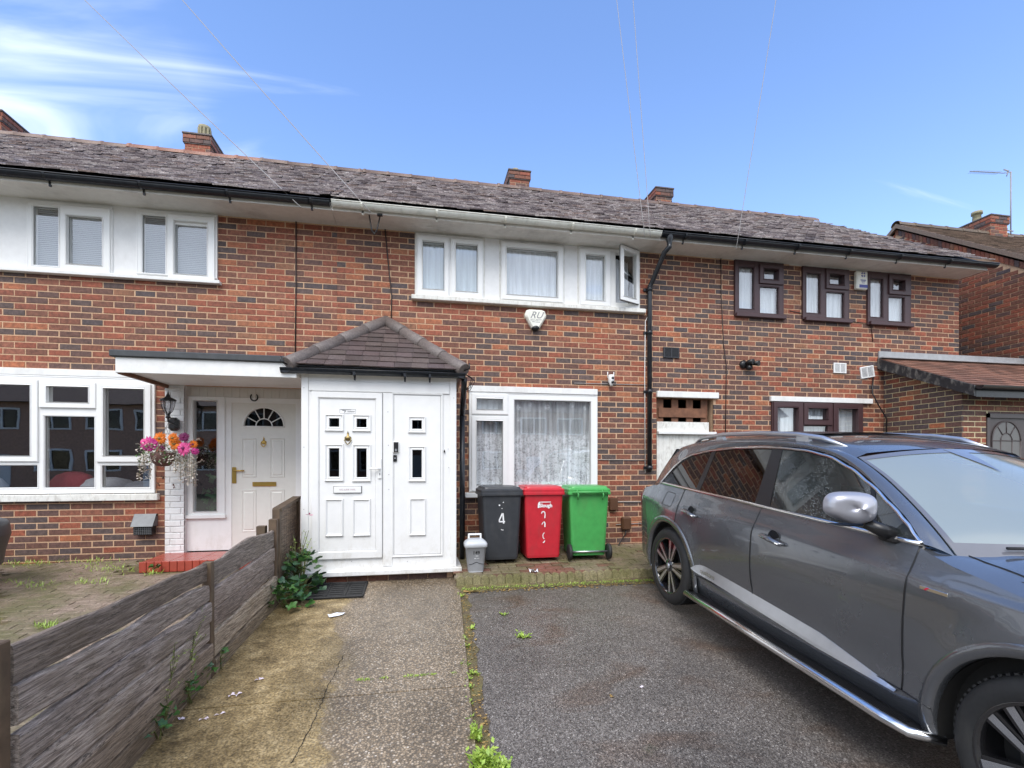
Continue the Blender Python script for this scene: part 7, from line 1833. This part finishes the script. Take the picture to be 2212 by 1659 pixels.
    for a, b in zip(I, I[1:]): m.face([a[0],b[0],b[1],a[1]], True); m.face([a[1],b[1],b[2],a[2]], True)
    cobj('mirror_glass_quarter', m, 'car_clear')
    for ua, ub in (((.32,.27),(.385,.33)),((1.13,1.02),(1.29,1.13)),((2.115,1.97),(2.15,2.01))): cobj('pillar', gpatch(ua, ub, 0, 0, .0, 2), 'black')
    # chrome surround
    top = [Vector(gp(u, gz_top(u)+.0, .003)) for u in [-.32+2.705*k/60 for k in range(61)]]
    m = MB(); m.tube([Vector(gp(-.325,1.19,.004))]+top+[Vector(gp(2.40,1.178,.004))], .0105, 8); m.tube([gp(-.33+2.73*k/30, 1.180-.004*(k/30), .006) for k in range(31)], .0125, 8); cobj('chrome_surround', m, 'chrome')
    # body skin between window line and roof edge
    Wc = cr([(u, sgn*(yg(z)+.002), z) for u, z in [(-.345,1.178)]+[(u, z+.014) for u, z in ug[1:-1]]+[(2.41,1.178)]], 4); Ec = cr([(u, sgn*y, z) for u, y, z in E_], 4)
    Wc, Ec = resamp(Wc, 60), resamp(Ec, 60)
    m = MB(); m.grid(lambda a, b: tuple(Wc[int(round(a*60))].lerp(Ec[int(round(a*60))], b)+Vector((0, sgn*.014*math.sin(b*math.pi), .010*math.sin(b*math.pi)))), 60, 5); cobj('roof_side', m, 'paint')
    # rear corner under the quarter glass up to the tail
    m = MB(); a_ = [Vector((u, sgn*yb(u, zt(u)), zt(u))) for u in [-.96+(.615)*k/12 for k in range(13)]]; c_ = Vector((-.345, sgn*(yg(1.178)), 1.178)); b_ = resamp([Vector((-.88,sgn*.70,1.06)), Vector((-.6,sgn*.80,1.13)), c_], 12)
    m.grid(lambda a, b: tuple(a_[int(round(a*12))].lerp(b_[int(round(a*12))], b)), 12, 2); cobj('rear_shoulder', m, 'paint')
    # shoulder from the door top to the glass
    m = MB(); m.grid(lambda a, b: (-.36+2.78*a, sgn*((1-b)*yb(-.36+2.78*a, zt(-.36+2.78*a))+b*(yg(1.186)-.01)), (1-b)*zt(-.36+2.78*a)+b*1.186), 30, 1); cobj('waist_seal', m, 'black')
    # roof rail
    m = MB(); m.tube([(-.20,sgn*.60,1.60),(-.05,sgn*.615,1.655),(.3,sgn*.62,1.695),(.8,sgn*.62,1.715),(1.2,sgn*.615,1.71),(1.42,sgn*.605,1.69),(1.62,sgn*.59,1.635)], [.008,.018,.020,.020,.020,.019,.006], 10); m.box(.2,.3,min(sgn*.60,sgn*.63),max(sgn*.60,sgn*.63),1.63,1.69); m.box(1.2,1.32,min(sgn*.60,sgn*.63),max(sgn*.60,sgn*.63),1.64,1.70); cobj('roof_rail', m, 'silver')
    # mirror
    mi = MB(); MBu = 2.13; cy = sgn*1.085
    def mf(a, b):
        th = 2*math.pi*a; ph = math.pi*b; x = math.copysign(abs(math.cos(ph))**.75, math.cos(ph)); r_ = max(math.sin(ph),0)**.75
        yy, zz = math.copysign(abs(math.cos(th))**.6, math.cos(th)), math.copysign(abs(math.sin(th))**.6, math.sin(th))
        u = MBu+.085*x*(1 if x > 0 else .45); return (u-.02*yy*1, cy+sgn*.130*yy*r_, 1.328+(.082*zz if zz > 0 else .092*zz*(1-.45*max(0,yy)-.0*yy))*r_+.010*(-yy)*0)
    mi.grid(mf, 40, 24); cobj('door_mirror', mi, 'mirror_cap')
    m = MB(); m.tube([(MBu+.03,sgn*1.0,1.240),(MBu+.07,sgn*.95,1.215),(MBu+.10,sgn*.89,1.185)], [.030,.036,.045], 10); m.grid(lambda a, b: (MBu-.03+.10*(a-.3), cy+sgn*.118*(2*b-1), 1.236+.012*math.cos((2*b-1)*1.5)*-1), 4, 10); m.box(MBu+.04, MBu+.16, min(sgn*.84,sgn*.93), max(sgn*.84,sgn*.93), 1.145, 1.19, .015); cobj('mirror_foot', m, 'black')
    # handles
    for u, nm in ((.40,''),(1.45,'')):
        y_ = yb(u, .985); m = MB(); m.lathe([(.0,.0),(.050,-.012),(.058,.001)], (u-.0,0,.99), 20, 'y'); m.v = [(a, sgn*(y_+.001-.0+b*.4), c) for a, b, c in m.v]; hd_ = cobj('door_handle', m, 'black')
        m = MB(); m.tube([(u-.105,sgn*(y_+.004),.998),(u-.09,sgn*(y_+.030),.995),(u,sgn*(y_+.036),.985),(u+.09,sgn*(y_+.030),.972),(u+.105,sgn*(y_+.004),.970)], [.010,.016,.018,.016,.010], 8); cobj('grip', m, 'paint', hd_); m = MB(); m.tube([(u-.095,sgn*(y_+.046),.992),(u+.095,sgn*(y_+.044),.972)], .004, 5); cobj('handle_strip', m, 'chrome', hd_)
    # wheels
    for h, rt in ((0,.375),(HUB,.388)):
        zc = .385; yo = sgn*.965; e = sgn; W2 = .26
        m = MB(); pr_ = [(rt*.70,0),(rt*.74,.012),(rt*.86,.016),(rt*.94,.004),(rt*.975,-.010),(rt,-.04),(rt,-.22),(rt*.97,-.25),(rt*.8,-.26),(rt*.70,-.25)]
        m.lathe([(r_, yy) for r_, yy in pr_], (h,0,zc), 44, 'y'); m.v = [(a, yo+e*b, c) for a, b, c in m.v]; wh = cobj('wheel', m, 'rubber')
        m = MB()
        for k in range(72):
            a = 2*math.pi*k/72
            for y0_, y1_, da in ((-.025,-.085,.03),(-.10,-.155,-.02),(-.17,-.235,.03)):
                c0, s0_ = math.cos(a), math.sin(a); c1, s1_ = math.cos(a+.045), math.sin(a+.045); r2 = rt+.006
                P4 = [(h+r2*c0, yo+e*y0_, zc+r2*s0_), (h+r2*c1, yo+e*y0_, zc+r2*s1_), (h+r2*math.cos(a+.045+da), yo+e*y1_, zc+r2*math.sin(a+.045+da)), (h+r2*math.cos(a+da), yo+e*y1_, zc+r2*math.sin(a+da))]
                P5 = [(h+(p[0]-h)*.975, p[1], zc+(p[2]-zc)*.975) for p in P4]; A_ = m.pts(P4); B_ = m.pts(P5); m.face(A_)
                for q in range(4): m.face([A_[q],A_[(q+1)%4],B_[(q+1)%4],B_[q]])
        cobj('tread', m, 'rubber', wh)
        m = MB(); m.lathe([(rt*.74,.010),(rt*.735,.014),(rt*.70,.008),(rt*.68,-.03),(rt*.66,-.16)], (h,0,zc), 44, 'y'); m.v = [(a, yo+e*b, c) for a, b, c in m.v]; cobj('rim', m, 'alloy_black', wh)
        m = MB(); m.lathe([(0.001,-.09),(rt*.45,-.09),(rt*.46,-.10),(rt*.2,-.13)], (h,0,zc), 30, 'y'); m.lathe([(rt*.66,-.17),(0.001,-.175)], (h,0,zc), 30, 'y'); m.v = [(a, yo+e*b, c) for a, b, c in m.v]; cobj('brake_disc', m, 'disc', wh)
        ms_ = MB(); mf_ = MB(); a_off = {0: R(-70), HUB: R(68)}[h]
        for k in range(5):
            for q in (-1, 1):
                a = a_off+2*math.pi*k/5; rr_ = [(.045, .012), (rt*.69, .030)]; P4 = []
                ax = Vector((math.cos(a), 0, math.sin(a))); tx = Vector((-math.sin(a), 0, math.cos(a)))
                pin = ax*.05+tx*q*.012; pout = ax*rt*.69+tx*q*.052; wi, wo = .017, .036; dn = (pout-pin).normalized(); tn_ = Vector((-dn.z,0,dn.x))
                for mm, yy, sc in ((ms_, .0, 1.25), (mf_, .004, .62)):
                    P4 = [pin-tn_*wi*sc, pin+tn_*wi*sc, pout+tn_*wo*sc*.8, pout-tn_*wo*sc*.8]
                    A_ = mm.pts([(h+p.x, yo+e*(yy-.012 if i < 2 else yy-.004), zc+p.z) for i, p in enumerate(P4)]); B_ = mm.pts([(h+p.x, yo+e*(yy-.05), zc+p.z) for p in P4]); mm.face(A_)
                    if mm is ms_:
                        for j in range(4): mm.face([A_[j],A_[(j+1)%4],B_[(j+1)%4],B_[j]])
        ms_.lathe([(0.001,.004),(.055,.0),(.07,-.02),(.07,-.06)], (h,0,zc), 20, 'y'); nn = 5*2*8
        ms_.v = [v if i < nn else (v[0], yo+e*v[1], v[2]) for i, v in enumerate(ms_.v)]
        cobj('spokes', ms_, 'alloy_black', wh); cobj('spoke_face', mf_, 'alloy_face', wh)
        m = MB(); m.lathe([(0.001,.010),(.026,.008),(.03,.0)], (h,0,zc), 18, 'y'); m.v = [(a, yo+e*b, c) for a, b, c in m.v]; cobj('centre_cap', m, 'silver', wh)
# badge on the wing
V_ = yb(2.52,.985)+.002; bd_ = MB(); bd_.box(2.47,2.60,-V_-.004,-V_+.002,.975,.992,.001); bo_ = cobj('wing_badge', bd_, 'chrome'); m = MB(); m.prism([(2.490,.976),(2.506,.991),(2.518,.991),(2.502,.976)], -V_-.006, -V_-.0042); cobj('red_mark', m, 'red_badge', bo_)
# fuel flap outline
m = MB(); P = [(-.14,.98),(.02,.98),(.04,1.0),(.04,1.09),(.02,1.11),(-.12,1.11),(-.14,1.09),(-.15,1.0),(-.14,.98)]; m.tube([(u, -(yb(u, z)+.0005), z) for u, z in P], .0028, 4); cobj('fuel_flap_gap', m, 'black')
# roof, screen, bonnet, tail
Er = resamp(cr([(u, y, z) for u, y, z in E_[3:10]], 4), 30)
m = MB(); m.grid(lambda a, b: (Er[int(round(a*30))].x+.04*math.sin(b*math.pi)*(a-.5)*2, Er[int(round(a*30))].y*(2*b-1), Er[int(round(a*30))].z+.045*math.sin(b*math.pi)**.8+(.018 if abs(2*b-1) < .93 else 0)), 30, 20); cobj('roof', m, 'paint')
m = MB(); m.grid(lambda a, b: (.55+.62*a, .52*(2*b-1), 1.7290-.0*a+.006*math.sin(b*math.pi)-.016*(2*b-1)**2), 6, 8); cobj('glass_roof', m, 'black')
Ew = resamp(cr([(u, y-.012, z) for u, y, z in E_[9:]], 5), 20)
def scr(a, b, o=0.0):
    p = Ew[int(round(a*20))]; k = 1-(2*b-1)**2; return (p.x+.22*k*(.25+.75*a)+o*.5, p.y*(2*b-1), p.z+.045*k*(1-a)+.012*k+o)
m = MB(); m.grid(lambda a, b: scr(a, b), 20, 30); ws = cobj('windscreen', m, 'car_screen')
m = MB()
for b0, b1 in ((0.0,.016),(.984,1.0)): m.grid(lambda a, b: scr(a, b0+(b1-b0)*b, .002), 20, 3)
m.grid(lambda a, b: scr(a*.05, b, .003), 1, 24); m.grid(lambda a, b: scr(.9+.1*a, b, .003), 2, 24); cobj('screen_border', m, 'frit', ws)
m = MB(); m.grid(lambda a, b: tuple(Vector(scr(.02+.30*a, .5+.05*(b-.5)*(1-a)*2.4, .004))), 6, 4); cobj('sensor_shade', m, 'frit', ws)
m = MB()
for s_ in (.12, .5): m.tube([scr(.97,s_+.0,.02), scr(.93,s_+.12,.022), scr(.91,s_+.34,.022)], .008, 5)
cobj('wiper', m, 'black', ws)
def bonnet(a, b):                                   # a: 0 at the screen to 1 at the nose
    u = 2.385+1.585*a; yo = yb(u, zt(u)); q = 2*b-1; zc_ = lerp([(2.385,1.14),(2.62,1.165),(3.0,1.135),(3.5,1.06),(3.85,.93),(3.98,.80)], u); ze_ = zt(u)
    s_ = abs(q); z = ze_+(zc_-ze_)*(1-s_**2.6)+.012*math.exp(-((s_-.62)/.10)**2)*(1-a); return (u+.16*(1-q*q)*(1 if a < .01 else 1)*(1-a)**2, yo*q, z)
m = MB(); m.grid(bonnet, 26, 30); cobj('bonnet', m, 'paint')
for sg in (-1, 1):
    m = MB(); m.tube([tuple(Vector(bonnet(t, .5+sg*(.5-.085+.02*t)))+Vector((0,0,.001))) for t in [.015+.93*k/30 for k in range(31)]], .0045, 5); m.tube([tuple(Vector(bonnet(.015+.0*k, .5+sg*(.415-.05*k))) + Vector((0,0,.002))) for k in range(3)], .0045, 5); cobj('bonnet_gap', m, 'black')
m = MB(); m.grid(lambda a, b: (3.98+.04*math.sin(b*math.pi)-.02*a, .60*(2*b-1), .80-.52*a), 8, 12); cobj('front_bumper', m, 'paint')
m = MB(); m.prism([(-.34,.45),(.34,.45),(.30,.76),(-.30,.76)], 3.99, 4.03, 'x'); cobj('grille', m, 'black')
for sg in (-1,1): m = MB(); m.grid(lambda a, b: (3.72+.24*b, sg*(yb(3.72+.24*b, .72)+.004), .66+.13*a), 4, 6); cobj('headlight', m, 'lens')
m = MB(); m.grid(lambda a, b: (-.98-.06*math.sin(b*math.pi)+.10*(a-.3 if a > .3 else 0)+ (0 if a < .5 else .0), .66*(2*b-1), .42+.64*a), 10, 12); cobj('tailgate', m, 'paint')
m = MB(); m.grid(lambda a, b: (-.90-.04*math.sin(b*math.pi)+.50*a, .70*(2*b-1), 1.06+.47*a), 8, 10); cobj('rear_screen', m, 'car_tint')
m = MB(); m.grid(lambda a, b: (-.40-.16*a, .66*(2*b-1), 1.545-.01*a+.045*math.sin(b*math.pi)), 3, 12); cobj('spoiler', m, 'paint')
for sg in (-1,1): m = MB(); m.grid(lambda a, b: (-.97+.20*b, sg*(yb(-.97+.20*b, .95)+.004), .86+.13*a), 4, 8); cobj('tail_light', m, 'red_badge')
# cabin
m = MB(); m.box(-.6, 2.9, -.84, .84, .30, 1.10); cobj('cabin_floor', m, 'dark_void')
m = MB(); m.grid(lambda a, b: (2.0+.42*a, .70*(2*b-1), 1.10+.03*math.sin(a*math.pi)), 5, 8); cobj('dashboard', m, 'clad')
for uu in (1.25, .35):
    for sg in (-1,1):
        m = MB(); m.box(uu-.15, uu-.03, sg*.42-.24, sg*.42+.24, .9, 1.38, .05); m.box(uu-.14, uu-.05, sg*.42-.12, sg*.42+.12, 1.385, 1.53, .04); cobj('seat', m, 'seat')
m = MB()
for k in range(1): m.tube([(1.86+.13*math.cos(a_)*.35, -.40+.18*math.sin(a_), 1.16+.18*math.cos(a_)) for a_ in [2*math.pi*q/24 for q in range(25)]], .014, 6)
cobj('steering_wheel', m, 'black')

# ------------------------------------------------------------------ the other side of the street (shows only as reflections)
oh = thing('terraced_house', 'long brick terrace across the street, seen only mirrored in windows and car glass', 'house', (0,-25,G0))
m = MB(); m.box(-24, 26, -33, -25, G0-.03, 4.6); obj('brick_wall', m, simple('far_brick', (.45,.27,.19), .8, var=.3, sc=9), oh)
m = MB(); m.prism([(-24.6,4.5),(-29,7.6),(-33.4,4.5)], -24.5, 26.5, 'x'); obj('roof', m, simple('far_roof', (.14,.10,.09), .7, var=.3, sc=6), oh)
wm = MB(); sash_mb(wm, (-.9,.9,-.6,.6), (-.8,.8,-.5,.5), 0, -.05); wm.box(-.04,.04,-.06,0,-.5,.5); wm.v = [(a, -b, c) for a, b, c in wm.v]; wmm = mesh_of('window', wm, MT['upvc'])
pmn = MB(); pmn.box(-.8,.8,.005,.01,-.5,.5); pmm = mesh_of('pane', pmn, MT['glass_dark'])
for k in range(-9, 11):
    for z in (1.3, 3.6):
        if (k % 3 == 0 and z < 2): continue
        o = bpy.data.objects.new('window', wmm); C.objects.link(o); o.parent = oh; o.location = (k*2.5, 0.003, z-G0)
        p = bpy.data.objects.new('pane', pmm); C.objects.link(p); p.parent = o
m = MB()
for k in range(-9, 11, 3): m.box(k*2.5-.45, k*2.5+.45, -24.997, -24.95, G0, 1.6)
obj('door_row', m, MT['panel_white'], oh)
